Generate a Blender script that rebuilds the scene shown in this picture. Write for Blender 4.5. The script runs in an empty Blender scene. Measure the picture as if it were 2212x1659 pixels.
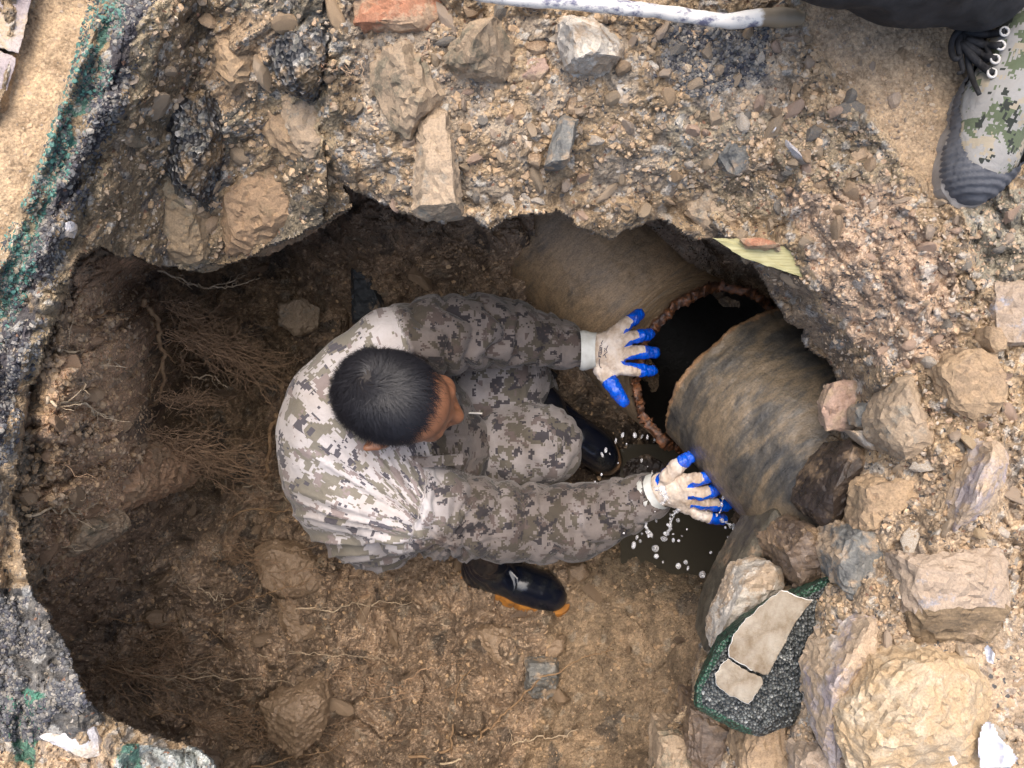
import bpy, bmesh, math, random
import numpy as np
from mathutils import Vector, Matrix
from mathutils.geometry import convex_hull_2d
R = math.radians
scene = bpy.context.scene
COL = scene.collection

# ------------------------------------------------------------------ camera, sky, sun, exposure
GC = 1.05                       # camera height above the paving (m)
FPX = 1663.0                    # focal length in layout pixels (picture 2212 x 1659)
CU, CV = 1106.0, 829.5
cam = bpy.data.cameras.new("camera"); cam_o = bpy.data.objects.new("camera", cam); COL.objects.link(cam_o)
cam.sensor_width = 36; cam.lens = 36 * FPX / 2212.0
cam.clip_start = 0.02; cam.clip_end = 500
cam_o.location = (0, 0, GC); cam_o.rotation_euler = (0, 0, 0)
scene.camera = cam_o
w = bpy.data.worlds.new("World"); scene.world = w; w.use_nodes = True
nt = w.node_tree; nt.nodes.clear()
sky = nt.nodes.new('ShaderNodeTexSky'); sky.sky_type = 'NISHITA'; sky.sun_disc = False
sky.sun_elevation = R(65); sky.sun_rotation = R(-9); sky.dust_density = 6; sky.ozone_density = 1.0; sky.air_density = 1.0
bg = nt.nodes.new('ShaderNodeBackground'); bg.inputs[1].default_value = 0.15
ow = nt.nodes.new('ShaderNodeOutputWorld'); nt.links.new(sky.outputs[0], bg.inputs[0]); nt.links.new(bg.outputs[0], ow.inputs[0])
sun = bpy.data.lights.new("sun", 'SUN'); sun.energy = 1.25; sun.angle = R(70); sun.color = (1.0, 0.96, 0.9)
sun_o = bpy.data.objects.new("sun", sun); COL.objects.link(sun_o)
SDIR = Vector((-0.04, 0.34, 1.0)).normalized()
sun_o.rotation_euler = SDIR.to_track_quat('Z', 'Y').to_euler()
scene.render.engine = 'CYCLES'
scene.view_settings.view_transform = 'Standard'; scene.view_settings.look = 'None'
scene.view_settings.exposure = 1.12; scene.view_settings.gamma = 1

# ------------------------------------------------------------------ helpers
def P(u, v, d):
    """point seen at layout pixel (u,v) lying d metres below the lens"""
    return Vector(((u - CU) * d / FPX, (CV - v) * d / FPX, GC - d))
def Pn(u, v, d):
    return np.stack([(u - CU) * d / FPX, (CV - v) * d / FPX, GC - d], -1)
def proj(p):
    d = GC - p[..., 2]
    return p[..., 0] / d * FPX + CU, CV - p[..., 1] / d * FPX, d

def _h(ix, iy, iz, s):
    with np.errstate(over='ignore'):
        h = (ix.astype(np.int64) * 374761393 + iy.astype(np.int64) * 668265263 + iz.astype(np.int64) * 2147483647 + s * 1274126177) & 0xffffffff
        h = ((h ^ (h >> 13)) * 1274126177) & 0xffffffff
        h = ((h ^ (h >> 16)) * 2246822519) & 0xffffffff
        h = h ^ (h >> 13)
    return (h & 0xffffff).astype(np.float64) / 0xffffff
def vnoise(p, s=0):
    """value noise, p (...,2|3) -> 0..1"""
    i = np.floor(p).astype(np.int64); f = p - i; f = f * f * (3 - 2 * f)
    if p.shape[-1] == 2:
        z = np.zeros_like(i[..., 0])
        a = _h(i[..., 0], i[..., 1], z, s); b = _h(i[..., 0] + 1, i[..., 1], z, s)
        c = _h(i[..., 0], i[..., 1] + 1, z, s); d = _h(i[..., 0] + 1, i[..., 1] + 1, z, s)
        return (a * (1 - f[..., 0]) + b * f[..., 0]) * (1 - f[..., 1]) + (c * (1 - f[..., 0]) + d * f[..., 0]) * f[..., 1]
    r = 0
    for dx in (0, 1):
        wx = f[..., 0] if dx else 1 - f[..., 0]
        for dy in (0, 1):
            wy = f[..., 1] if dy else 1 - f[..., 1]
            for dz in (0, 1):
                wz = f[..., 2] if dz else 1 - f[..., 2]
                r = r + _h(i[..., 0] + dx, i[..., 1] + dy, i[..., 2] + dz, s) * wx * wy * wz
    return r
def fbm(p, o=4, s=0, g=0.5):
    r = 0; a = 1; t = 0
    for k in range(o):
        r = r + a * vnoise(p * (2.03 ** k) + 17.3 * k, s + k); t += a; a *= g
    return r / t
def worley(p, s=0):
    """2-D cells: F1, F2, id(0..1), offset vector to the nearest feature"""
    i = np.floor(p).astype(np.int64); f = p - i
    F1 = np.full(p.shape[:-1], 9.0); F2 = F1.copy(); ID = np.zeros_like(F1); OX = np.zeros_like(F1); OY = np.zeros_like(F1)
    z = np.zeros_like(i[..., 0])
    for dx in (-1, 0, 1):
        for dy in (-1, 0, 1):
            cx = i[..., 0] + dx; cy = i[..., 1] + dy
            ox = dx + _h(cx, cy, z, s) - f[..., 0]; oy = dy + _h(cx, cy, z + 1, s) - f[..., 1]
            d = np.sqrt(ox * ox + oy * oy); n = d < F1
            F2 = np.where(n, F1, np.minimum(F2, d)); ID = np.where(n, _h(cx, cy, z + 2, s), ID)
            OX = np.where(n, ox, OX); OY = np.where(n, oy, OY); F1 = np.where(n, d, F1)
    return F1, F2, ID, OX, OY
def inpoly(u, v, poly):
    r = np.zeros(u.shape, bool); n = len(poly); j = n - 1
    for i in range(n):
        xi, yi = poly[i]; xj, yj = poly[j]
        if yi != yj:
            r ^= ((yi > v) != (yj > v)) & (u < (xj - xi) * (v - yi) / (yj - yi) + xi)
        j = i
    return r
def segdist(u, v, poly, closed=True):
    best = np.full(u.shape, 1e9); n = len(poly)
    for i in range(n if closed else n - 1):
        ax, ay = poly[i]; bx, by = poly[(i + 1) % n]; dx, dy = bx - ax, by - ay
        t = np.clip(((u - ax) * dx + (v - ay) * dy) / max(dx * dx + dy * dy, 1e-9), 0, 1)
        best = np.minimum(best, np.hypot(u - ax - t * dx, v - ay - t * dy))
    return best
def rbf(pts):
    a = np.array(pts, float); X = a[:, :2] / 300; y = a[:, 2]; n = len(a)
    D = np.sqrt(((X[:, None] - X[None]) ** 2).sum(-1)); A = np.zeros((n + 1, n + 1)); A[:n, :n] = D + np.eye(n) * -0.05
    A[:n, n] = 1; A[n, :n] = 1
    c = np.linalg.solve(A, np.append(y, 0))
    def f(u, v):
        r = np.full(u.shape, c[n]); 
        for k in range(n): r = r + c[k] * np.hypot(u / 300 - X[k, 0], v / 300 - X[k, 1])
        return r
    return f
def sstep(a, b, x):
    t = np.clip((x - a) / (b - a), 0, 1); return t * t * (3 - 2 * t)

def mk(name, V, quads=None, tris=None, mat=None, parent=None, smooth=True, attrs=None):
    """one mesh object out of numpy arrays"""
    me = bpy.data.meshes.new(name); V = np.asarray(V, np.float32)
    q = np.zeros((0, 4), np.int32) if quads is None or len(quads) == 0 else np.asarray(quads, np.int32)
    t = np.zeros((0, 3), np.int32) if tris is None or len(tris) == 0 else np.asarray(tris, np.int32)
    me.vertices.add(len(V)); me.vertices.foreach_set('co', V.ravel())
    me.loops.add(q.size + t.size); me.loops.foreach_set('vertex_index', np.concatenate([q.ravel(), t.ravel()]))
    me.polygons.add(len(q) + len(t))
    st = np.concatenate([np.arange(len(q)) * 4, q.size + np.arange(len(t)) * 3]).astype(np.int32)
    me.polygons.foreach_set('loop_start', st)
    me.polygons.foreach_set('use_smooth', np.full(len(st), smooth))
    me.update(calc_edges=True); me.validate()
    for k, a in (attrs or {}).items():
        a = np.asarray(a, np.float32)
        if a.ndim == 2:
            at = me.attributes.new(k, 'FLOAT_COLOR', 'POINT'); at.data.foreach_set('color', np.concatenate([a, np.ones((len(a), 1), np.float32)], 1).ravel())
        else:
            at = me.attributes.new(k, 'FLOAT', 'POINT'); at.data.foreach_set('value', a)
    if mat: me.materials.append(mat)
    o = bpy.data.objects.new(name, me); COL.objects.link(o)
    if parent: o.parent = parent
    return o
def tag(o, label=None, cat=None, group=None, kind=None):
    if label: o['label'] = label
    if cat: o['category'] = cat
    if group: o['group'] = group
    if kind: o['kind'] = kind
    return o
def empty(name, loc, label, cat, group=None):
    o = bpy.data.objects.new(name, None); o.empty_display_size = 0.02; COL.objects.link(o); o.location = loc
    tag(o, label, cat, group); return o
def adopt(root, o):
    """parent a mesh built in world space to an empty that only has a location"""
    o.parent = root; o.data.transform(Matrix.Translation(-root.location)); return o

# ------------------------------------------------------------------ materials
class NT:
    def __init__(s, name):
        s.m = bpy.data.materials.new(name); s.m.use_nodes = True; s.t = s.m.node_tree; s.t.nodes.clear()
        s.out = s.t.nodes.new('ShaderNodeOutputMaterial'); s.b = s.t.nodes.new('ShaderNodeBsdfPrincipled')
        s.t.links.new(s.b.outputs[0], s.out.inputs[0])
    def n(s, typ, **kw):
        x = s.t.nodes.new(typ)
        for k, v in kw.items():
            if k.startswith('i_'):
                key = k[2:]; key = int(key) if key.isdigit() else key
                x.inputs[key].default_value = v
            else: setattr(x, k, v)
        return x
    def l(s, a, b): s.t.links.new(a, b)
    def noise(s, vec, scale, detail=4, rough=0.6, dist=0):
        x = s.n('ShaderNodeTexNoise', i_Scale=scale, i_Detail=detail, i_Roughness=rough, i_Distortion=dist)
        if vec is not None: s.l(vec, x.inputs['Vector'])
        return x.outputs[0]
    def vor(s, vec, scale, out='Distance', feature='F1'):
        x = s.n('ShaderNodeTexVoronoi', i_Scale=scale, feature=feature); s.l(vec, x.inputs['Vector']); return x.outputs[out]
    def ramp(s, fac, stops, interp='LINEAR'):
        x = s.n('ShaderNodeValToRGB'); cr = x.color_ramp; cr.interpolation = interp
        while len(cr.elements) < len(stops): cr.elements.new(0.5)
        for e, (p, c) in zip(cr.elements, stops):
            e.position = p; e.color = (*c, 1) if len(c) == 3 else c
        s.l(fac, x.inputs[0]); return x.outputs[0]
    def mix(s, fac, a, b, mode='MIX'):
        x = s.n('ShaderNodeMix', data_type='RGBA', blend_type=mode)
        for val, idx in ((fac, 0), (a, 6), (b, 7)):
            if hasattr(val, 'links'): s.l(val, x.inputs[idx])
            elif isinstance(val, (int, float)): x.inputs[idx].default_value = val
            else: x.inputs[idx].default_value = (*val, 1)
        return x.outputs[2]
    def math(s, op, a, b=0.0, clamp=False):
        x = s.n('ShaderNodeMath', operation=op, use_clamp=clamp)
        for val, idx in ((a, 0), (b, 1)):
            if hasattr(val, 'links'): s.l(val, x.inputs[idx])
            else: x.inputs[idx].default_value = val
        return x.outputs[0]
    def bump(s, h, strength=0.5, dist=0.002, prev=None):
        x = s.n('ShaderNodeBump', i_Strength=strength, i_Distance=dist); s.l(h, x.inputs['Height'])
        if prev is not None: s.l(prev, x.inputs['Normal'])
        return x.outputs[0]
    def fin(s, color=None, rough=None, normal=None, spec=None, **kw):
        for val, key in ((color, 'Base Color'), (rough, 'Roughness'), (normal, 'Normal'), (spec, 'Specular IOR Level')):
            if val is None: continue
            if hasattr(val, 'links'): s.l(val, s.b.inputs[key])
            elif isinstance(val, (int, float)): s.b.inputs[key].default_value = val
            else: s.b.inputs[key].default_value = (*val, 1)
        for k, v in kw.items(): s.b.inputs[k.replace('_', ' ')].default_value = v
        return s.m
    def obj(s): return s.n('ShaderNodeTexCoord').outputs['Object']

def m_earth(name, wet=0.0):
    """soil / asphalt whose base colour comes from the mesh attribute 'col', with grit at millimetre scale"""
    t = NT(name); o = t.obj()
    c = t.n('ShaderNodeAttribute', attribute_name='col').outputs['Color']
    n1 = t.noise(o, 35, 6, 0.7); n2 = t.noise(o, 260, 4, 0.75)
    f = t.ramp(n1, [(0.32, (0.55, 0.52, 0.49)), (0.5, (1, 1, 1)), (0.68, (1.35, 1.32, 1.27))])
    c = t.mix(1.0, c, f, 'MULTIPLY')
    f2 = t.ramp(n2, [(0.34, (0.55, 0.53, 0.51)), (0.52, (1, 1, 1)), (0.70, (1.4, 1.38, 1.35))])
    c = t.mix(0.8, c, f2, 'MULTIPLY')
    n5 = t.noise(o, 95, 5, 0.75, 0.8); c = t.mix(0.8, c, t.ramp(n5, [(0.34, (0.58, 0.56, 0.54)), (0.5, (1, 1, 1)), (0.68, (1.25, 1.24, 1.22))]), 'MULTIPLY')
    vc = t.vor(o, 230, 'Color'); vs = t.n('ShaderNodeSeparateColor'); t.l(vc, vs.inputs[0])
    spk = t.ramp(vs.outputs[0], [(0.0, (0, 0, 0)), (0.90, (0, 0, 0)), (0.92, (1, 1, 1))], 'CONSTANT')
    sc = t.ramp(vs.outputs[1], [(0.0, (0.09, 0.085, 0.08)), (0.4, (0.30, 0.25, 0.19)), (0.8, (0.42, 0.38, 0.33)), (0.88, (0.2, 0.11, 0.07))], 'CONSTANT')
    gr = t.n('ShaderNodeAttribute', attribute_name='grit').outputs['Fac']
    c = t.mix(t.math('MULTIPLY', spk, gr), c, sc)
    wv = t.n('ShaderNodeAttribute', attribute_name='wet').outputs['Fac']
    rr = t.math('SUBTRACT', t.math('MULTIPLY_ADD', n1, 0.25), t.math('MULTIPLY', wv, 0.45)); 
    rr = t.math('ADD', rr, 0.68, True)
    b = t.bump(n2, 0.7, 0.004); b = t.bump(t.vor(o, 170), 0.6, 0.004, b)
    return t.fin(c, rr, b, 0.5)
def m_rock(name, cols, mud=(0.30, 0.19, 0.10), mudamt=0.4, rough=0.7, scale=25, stretch=None, spec=0.4):
    t = NT(name); o = t.obj()
    if stretch:
        mp = t.n('ShaderNodeMapping'); mp.inputs['Scale'].default_value = stretch; t.l(o, mp.inputs[0]); oo = mp.outputs[0]
    else: oo = o
    n = t.noise(oo, scale, 7, 0.65, 0.4)
    k = len(cols); c = t.ramp(n, [(0.28 + 0.44 * i / max(k - 1, 1), cols[i]) for i in range(k)])
    f = t.noise(o, 320, 4, 0.75)
    c = t.mix(0.75, c, t.ramp(f, [(0.3, (0.55, 0.53, 0.5)), (0.5, (1, 1, 1)), (0.7, (1.4, 1.38, 1.35))]), 'MULTIPLY')
    m = t.noise(o, 18, 8, 0.72)
    mm = t.ramp(m, [(0.62 - 0.4 * mudamt - 0.03, (0, 0, 0)), (0.62 - 0.4 * mudamt + 0.05, (1, 1, 1))])
    mm = t.mix(1.0, (1, 1, 1), mm, 'DIFFERENCE') if mudamt < 0 else mm
    geo = t.n('ShaderNodeNewGeometry'); sx = t.n('ShaderNodeSeparateXYZ'); t.l(geo.outputs['Normal'], sx.inputs[0])
    mudc = t.mix(0.9, mud, t.ramp(f, [(0.3, (0.6, 0.6, 0.6)), (0.5, (1, 1, 1)), (0.7, (1.3, 1.3, 1.3))]), 'MULTIPLY')
    c = t.mix(t.math('MULTIPLY', mm, 0.85), c, mudc)
    b = t.bump(f, 0.6, 0.003); b = t.bump(t.noise(oo, scale * 3, 6, 0.7), 0.4, 0.003, b)
    return t.fin(c, t.math('ADD', t.math('MULTIPLY', n, 0.25), rough - 0.12, True), b, spec)
MUD = (0.34, 0.25, 0.165); WETMUD = (0.23, 0.16, 0.10)
M = {}
M['earth'] = m_earth('earth_surface')
M['grey'] = m_rock('grey_rock', [(0.14, 0.13, 0.11), (0.27, 0.24, 0.19), (0.38, 0.34, 0.28)], MUD, 0.55)
M['dgrey'] = m_rock('dark_grey_rock', [(0.07, 0.07, 0.07), (0.14, 0.14, 0.13), (0.24, 0.22, 0.19)], MUD, 0.22)
M['olive'] = m_rock('olive_grey_rock', [(0.10, 0.085, 0.06), (0.19, 0.16, 0.11), (0.27, 0.23, 0.16)], MUD, 0.45)
M['pale'] = m_rock('pale_rock', [(0.30, 0.27, 0.23), (0.48, 0.44, 0.38), (0.62, 0.58, 0.52)], MUD, 0.3)
M['bluegrey'] = m_rock('blue_grey_rock', [(0.16, 0.17, 0.20), (0.30, 0.30, 0.33), (0.42, 0.40, 0.38)], MUD, 0.6)
M['purple'] = m_rock('purple_rock', [(0.22, 0.18, 0.20), (0.35, 0.30, 0.29), (0.50, 0.44, 0.36)], (0.42, 0.31, 0.2), 0.38, stretch=(1, 0.3, 1))
M['brown'] = m_rock('brown_rock', [(0.14, 0.09, 0.055), (0.24, 0.16, 0.095), (0.33, 0.23, 0.14)], MUD, 0.4)
M['clod'] = m_rock('earth_clod', [(0.20, 0.145, 0.09), (0.29, 0.205, 0.13), (0.36, 0.265, 0.17)], (0.34, 0.24, 0.145), 0.4, 0.85, 40)
M['wclod'] = m_rock('wet_earth_clod', [(0.14, 0.095, 0.06), (0.24, 0.17, 0.11), (0.31, 0.22, 0.145)], WETMUD, 0.6, 0.5, 40, spec=0.5)
M['yclod'] = m_rock('yellow_earth_clod', [(0.30, 0.22, 0.135), (0.42, 0.33, 0.225), (0.52, 0.45, 0.34)], (0.40, 0.285, 0.165), 0.35, 0.85, 28)
M['pink'] = m_rock('pinkish_rock', [(0.26, 0.17, 0.12), (0.38, 0.26, 0.2), (0.46, 0.33, 0.26)], MUD, 0.3)
M['red'] = m_rock('reddish_rock', [(0.20, 0.10, 0.055), (0.36, 0.16, 0.09), (0.30, 0.18, 0.10)], MUD, 0.35)
M['blackwet'] = m_rock('black_wet_rock', [(0.015, 0.012, 0.01), (0.04, 0.03, 0.025), (0.10, 0.075, 0.055)], WETMUD, 0.12, 0.3, 30, spec=0.6)
M['brownwet'] = m_rock('brown_wet_rock', [(0.05, 0.035, 0.025), (0.12, 0.085, 0.06), (0.2, 0.15, 0.11)], WETMUD, 0.2, 0.32, 30, stretch=(1, 4, 1), spec=0.6)
M['slate'] = m_rock('black_slate', [(0.02, 0.024, 0.028), (0.035, 0.04, 0.045), (0.06, 0.065, 0.07)], WETMUD, 0.08, 0.5)
M['white'] = m_rock('white_stone', [(0.38, 0.37, 0.38), (0.52, 0.51, 0.53), (0.66, 0.65, 0.67)], (0.42, 0.35, 0.27), 0.3)
M['woody'] = m_rock('fractured_brown_side', [(0.06, 0.045, 0.03), (0.17, 0.12, 0.07), (0.30, 0.22, 0.13)], MUD, 0.1, 0.75, 30, stretch=(0.35, 3, 3))

# ------------------------------------------------------------------ the ground (upper crust round the pit)
HOLE = [(215,528),(250,548),(330,565),(420,580),(500,560),(560,545),(620,522),(700,477),(755,445),(742,400),(800,425),(890,465),(950,482),(1010,470),
        (1060,495),(1120,470),(1200,450),(1250,482),(1330,515),(1400,470),(1450,480),(1500,515),(1560,520),(1600,560),(1655,615),
        (1690,665),(1740,712),(1757,755),(1800,790),(1815,850),(1808,900),(1790,960),(1758,1010),(1700,1095),(1640,1150),(1575,1230),
        (1535,1330),(1512,1420),(1500,1500),(1425,1595),(1400,1700),(1380,1900),(1200,2150),(800,2200),(520,2000),(470,1750),(455,1645),(400,1600),(310,1588),
        (250,1560),(205,1530),(165,1480),(150,1400),(112,1330),(70,1285),(52,1220),(36,1140),(30,1050),(38,960),(62,860),(105,740),(140,640),(165,570)]
dA = rbf([(-300,-300,1.05),(300,-300,1.05),(1100,-300,1.05),(1900,-300,1.05),(2600,-300,1.05),(2600,400,1.05),(2600,1100,1.05),(2600,1900,1.02),(1900,2200,1.05),(1100,2400,1.05),(300,2400,1.05),(-400,2000,1.05),(-400,1200,1.05),(-400,500,1.05),
  (30,100,1.05),(180,60,1.05),(300,60,1.055),(230,230,1.055),(150,400,1.055),(80,560,1.055),(0,800,1.06),(60,760,1.07),(130,600,1.09),(20,950,1.08),(25,1050,1.11),(0,1150,1.10),(40,1200,1.13),
  (345,60,1.06),(290,250,1.08),(250,300,1.10),(330,320,1.20),(400,60,1.13),(450,110,1.16),(400,250,1.21),(560,130,1.12),(600,60,1.09),(680,140,1.075),(680,210,1.12),
  (470,330,1.24),(600,350,1.24),(650,260,1.17),(720,250,1.11),(700,330,1.19),(420,560,1.34),(620,505,1.33),(250,520,1.26),(300,450,1.24),(180,520,1.14),(545,450,1.29),(735,400,1.24),
  (800,60,1.06),(760,150,1.08),(800,330,1.11),(900,420,1.13),(1000,250,1.08),(1100,350,1.10),(1060,470,1.17),(1200,430,1.16),(1300,480,1.22),(1300,380,1.13),(1450,460,1.22),(1540,505,1.25),(1200,100,1.06),(1400,200,1.06),
  (1500,350,1.12),(1600,420,1.17),(1640,330,1.10),(1750,300,1.09),(1700,420,1.13),(1870,380,1.075),(1600,100,1.055),(1850,150,1.05),(2000,350,1.05),(1650,550,1.17),(1700,640,1.28),(1745,720,1.32),(1760,620,1.12),(1850,720,1.12),(1800,770,1.30),(1900,820,1.13),(1830,900,1.28),
  (1950,560,1.06),(2050,700,1.055),(2150,850,1.04),(1950,950,1.06),(2060,1060,1.04),(1900,1100,1.08),(1780,1050,1.34),(1690,1130,1.40),(1600,1240,1.42),(1560,1340,1.42),(1540,1450,1.38),(1700,1300,1.23),(1850,1260,1.08),(2050,1300,1.03),(1800,1500,1.06),(1640,1600,1.25),(1470,1600,1.42),(1470,1750,1.35),(1950,1500,1.0),(2150,1600,1.0),
  (50,1450,1.05),(130,1420,1.07),(60,1620,1.05),(200,1600,1.055),(330,1640,1.06),(440,1680,1.07)])
OCHRE_R = [(1735,60),(1700,-80),(2300,-80),(2300,330),(2190,330),(2035,400),(2010,470),(1985,400),(1930,335),(1880,270),(1840,215),(1800,170),(1760,120)]
STRIP_L = [(75,-60),(245,-60),(215,40),(178,120),(130,240),(95,350),(50,470),(10,560),(-60,680),(-300,900),(-300,300),(0,230)]
def line_band(u, v, pts): return segdist(u, v, pts, False)
GREEN_L = [(270,-60),(235,60),(215,130),(165,240),(140,320),(100,400),(70,480),(25,600),(-40,760)]
BLACK_L = [(310,-60),(285,40),(262,100),(235,180),(200,260),(165,330),(130,420),(95,520),(55,650),(20,780),(-30,950)]
def axis(lo, hi, step, out):
    a = list(np.arange(lo, hi, step)); s = step; x = a[-1]
    while x < out[1]: s *= 1.09; x += s; a.append(x)
    s = step; x = lo; pre = []
    while x > out[0]: s *= 1.09; x -= s; pre.append(x)
    return np.array(pre[::-1] + a)
def chunks(q, amp, s, tilt=0.6):
    F1, F2, ID, OX, OY = worley(q, s)
    ang = ID * 40.0
    dome = np.clip(1 - (F1 / 0.75) ** 2, 0, 1)
    return amp * (dome * (0.35 + 0.65 * _frac(ID * 7.3)) + tilt * (OX * np.cos(ang) + OY * np.sin(ang)) * np.clip((F2 - F1) * 3, 0, 1)), ID, F2 - F1
def _frac(x): return x - np.floor(x)

def billow(q, s, o=4, g=0.55):
    r = 0; a = 1; t = 0
    for k in range(o):
        n = fbm(q * (2.1 ** k) + 31.7 * k, 2, s + k * 3); r = r + a * np.minimum(np.abs(n - 0.5) * 5, 1.0); t += a; a *= g
    return r / t
def upper_layer():
    us = axis(-40, 2255, 3.2, (-30000, 32000)); vs = axis(-40, 1700, 3.2, (-30000, 30000))
    U, V = np.meshgrid(us, vs); base = dA(np.clip(U, -300, 2600), np.clip(V, -300, 2400))
    far = np.maximum(np.maximum(-250 - U, U - 2450), np.maximum(-250 - V, V - 2300)); base = np.where(far > 0, 1.05, base)
    wp0 = Pn(U, V, base); q = np.stack([(U - CU), (CV - V)], -1) * (1.15 / FPX)
    wu = U + (fbm(q * 28, 4, 3) - 0.5) * 46; wv = V + (fbm(q * 28 + 50, 4, 9) - 0.5) * 46
    rough = np.ones_like(U)
    och = inpoly(wu, wv, OCHRE_R); stl = inpoly(wu, wv, STRIP_L)
    ochs = sstep(-6, 26, np.where(inpoly(U, V, OCHRE_R), segdist(U, V, OCHRE_R), -segdist(U, V, OCHRE_R)))
    stls = sstep(-6, 20, np.where(inpoly(U, V, STRIP_L), segdist(U, V, STRIP_L), -segdist(U, V, STRIP_L)))
    rough = rough * (1 - 0.93 * ochs) * (1 - 0.95 * stls)
    rough = np.where(far > 0, 0, rough)
    offf = np.maximum(np.maximum(-60 - U, U - 2270), np.maximum(-60 - V, V - 1720)); rough = rough * sstep(170, 20, offf)
    gravel_top = inpoly(U, V, [(740,20),(1750,60),(1700,300),(1500,400),(1100,460),(900,430),(740,330)])
    gp = [(770,0),(1750,60),(1700,300),(1500,400),(1100,460),(900,430),(760,330)]
    gts = sstep(-25, 25, np.where(inpoly(wu, wv, gp), segdist(wu, wv, gp), -segdist(wu, wv, gp)))
    rough = rough * (1 - 0.4 * gts)
    rough = rough * (1 - 0.45 * sstep(40, 10, line_band(U, V, GREEN_L))) 
    warp = np.stack([fbm(q * 20, 3, 21), fbm(q * 20 + 9, 3, 22)], -1) * 0.03
    qq = q + warp
    # rotated coordinates: chunks lie along the dip of the beds (up-right to down-left)
    ca, sa = math.cos(R(55)), math.sin(R(55)); qr = np.stack([(qq[..., 0] * ca + qq[..., 1] * sa) * 0.55, -qq[..., 0] * sa + qq[..., 1] * ca], -1)
    leftwall = (wu < 700) & (wv < 620)
    qm = np.where(leftwall[..., None], qr, qq)
    c0, id0, e0 = chunks(qm * 6.5, 0.050, 30, 0.9)
    c1, id1, e1 = chunks(qm * 15, 0.034, 31, 0.9)
    c2, id2, e2 = chunks(qm * 36, 0.0150, 32, 0.8)
    c3, id3, e3 = chunks(qq * 85, 0.0085, 33, 0.8)
    big = (fbm(q * 9, 3, 5) - 0.5) * 0.05
    edge_in = inpoly(U, V, HOLE); ed = segdist(U, V, HOLE)
    near = sstep(150, 10, ed)
    amp1 = (0.85 - 0.5 * gts) * (0.5 + 0.8 * near)
    h = rough * (c1 * amp1 + c0 * np.where(leftwall, 0.9, 0.25 + 0.5 * near) * (1 - 0.7 * gts) + 0.6 * c2 + 0.55 * c3 + (billow(qm * 16, 50) - 0.4) * 0.026 + big * (0.3 + 0.9 * near)) + (fbm(q * 130, 2, 8) - 0.5) * 0.0022 + (fbm(q * 16, 3, 18) - 0.5) * 0.004
    d = base - h
    # real ground left of the strip slopes gently; keep sheet above -1 mm of paving tiles
    D = np.maximum(d, 0.985 + 0.0 * d)
    # ---- hole with a ragged lip
    sd = np.where(edge_in, ed, -ed)
    rag = (fbm(q * 22, 4, 41) - 0.5) * 30 + (id2 - 0.5) * 9
    hole = (sd + rag) > 0
    W = Pn(U, V, D)
    # ---- colour
    col = np.zeros(U.shape + (3,)); col[:] = (0.30, 0.215, 0.13)
    def put(mask, c, k=1.0):
        nonlocal col
        m = (mask * k)[..., None] if mask.dtype != bool else (mask.astype(float) * k)[..., None]
        col = col * (1 - m) + np.array(c) * m
    put(gravel_top & (id1 > 0.4), (0.27, 0.22, 0.165), 0.8)
    lw = sstep(780, 700, wu) * sstep(640, 560, wv) * (wu > 200)
    put(lw, (0.215, 0.155, 0.092)); put(lw * (id1 > 0.6), (0.16, 0.135, 0.095), 0.8)
    bl = [(395,200),(500,170),(560,90),(600,20),(720,0),(735,90),(700,170),(640,200),(600,160),(520,240),(480,300),(490,400),(430,520),(360,540),(330,480),(380,380)]
    put(inpoly(wu, wv, bl) & (id2 > 0.35), (0.075, 0.07, 0.06), 0.85)
    put(inpoly(wu, wv, [(470,60),(560,10),(620,60),(560,150),(520,230),(470,260),(450,160)]), (0.34, 0.235, 0.14), 0.8)
    put(inpoly(wu, wv, [(560,200),(700,190),(740,260),(720,330),(600,290)]), (0.33, 0.25, 0.15), 0.7)
    put(inpoly(wu, wv, [(1410,40),(1600,50),(1660,110),(1620,180),(1470,200)]), (0.12, 0.11, 0.095), 0.7)
    put(inpoly(wu, wv, [(1440,230),(1640,240),(1900,230),(1960,400),(1830,480),(1560,470),(1440,440)]) & (id1 > 0.3), (0.255, 0.205, 0.135), 0.7)
    put(inpoly(wu, wv, [(1500,480),(1700,540),(1760,650),(1850,780),(1780,800),(1650,640)]), (0.17, 0.125, 0.085), 0.8)
    put(inpoly(wu, wv, [(1690,420),(1950,400),(2060,600),(2080,780),(1900,800),(1780,650)]), (0.36, 0.255, 0.18), 0.8)
    put(inpoly(wu, wv, [(2060,430),(2300,380),(2300,620),(2110,600)]), (0.22, 0.20, 0.15), 0.8)
    put(inpoly(wu, wv, [(1840,1000),(2300,950),(2300,1800),(1500,1800),(1600,1600),(1820,1350)]), (0.34, 0.25, 0.165), 0.75)
    put(ochs * 1.0, (0.37, 0.265, 0.165)); put(stls, (0.37, 0.26, 0.155))
    gb = line_band(wu, wv, GREEN_L); bb = line_band(wu, wv, BLACK_L)
    put((wu < 420) & (wv < 1200) & (gb < 46), (0.30, 0.22, 0.13), 0.6)
    put((bb < 34) & (V < 1200) & (U < 420) & (id2 > 0.12), (0.04, 0.038, 0.048), 0.92)
    put((gb < 21) & (V < 1000) & (id2 > 0.2), (0.045, 0.125, 0.095), 0.9)
    put((wu > 290) & (wu < 420) & (bb > 27) & (bb < 80) & (wv < 340), (0.33, 0.26, 0.165), 0.9)
    put((bb >= 27) & (bb < 70) & (wv > 340) & (wu > 60) & (wu < 400) & (wv < 1200), (0.24, 0.185, 0.115), 0.8)
    bla = inpoly(wu, wv, [(-300,1270),(70,1270),(120,1330),(160,1400),(180,1480),(230,1560),(90,1620),(0,1560),(-300,1600)])
    put(bla, (0.15, 0.135, 0.115), 1.0); put(bla & (id3 > 0.40), (0.07, 0.066, 0.062), 0.8)
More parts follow.
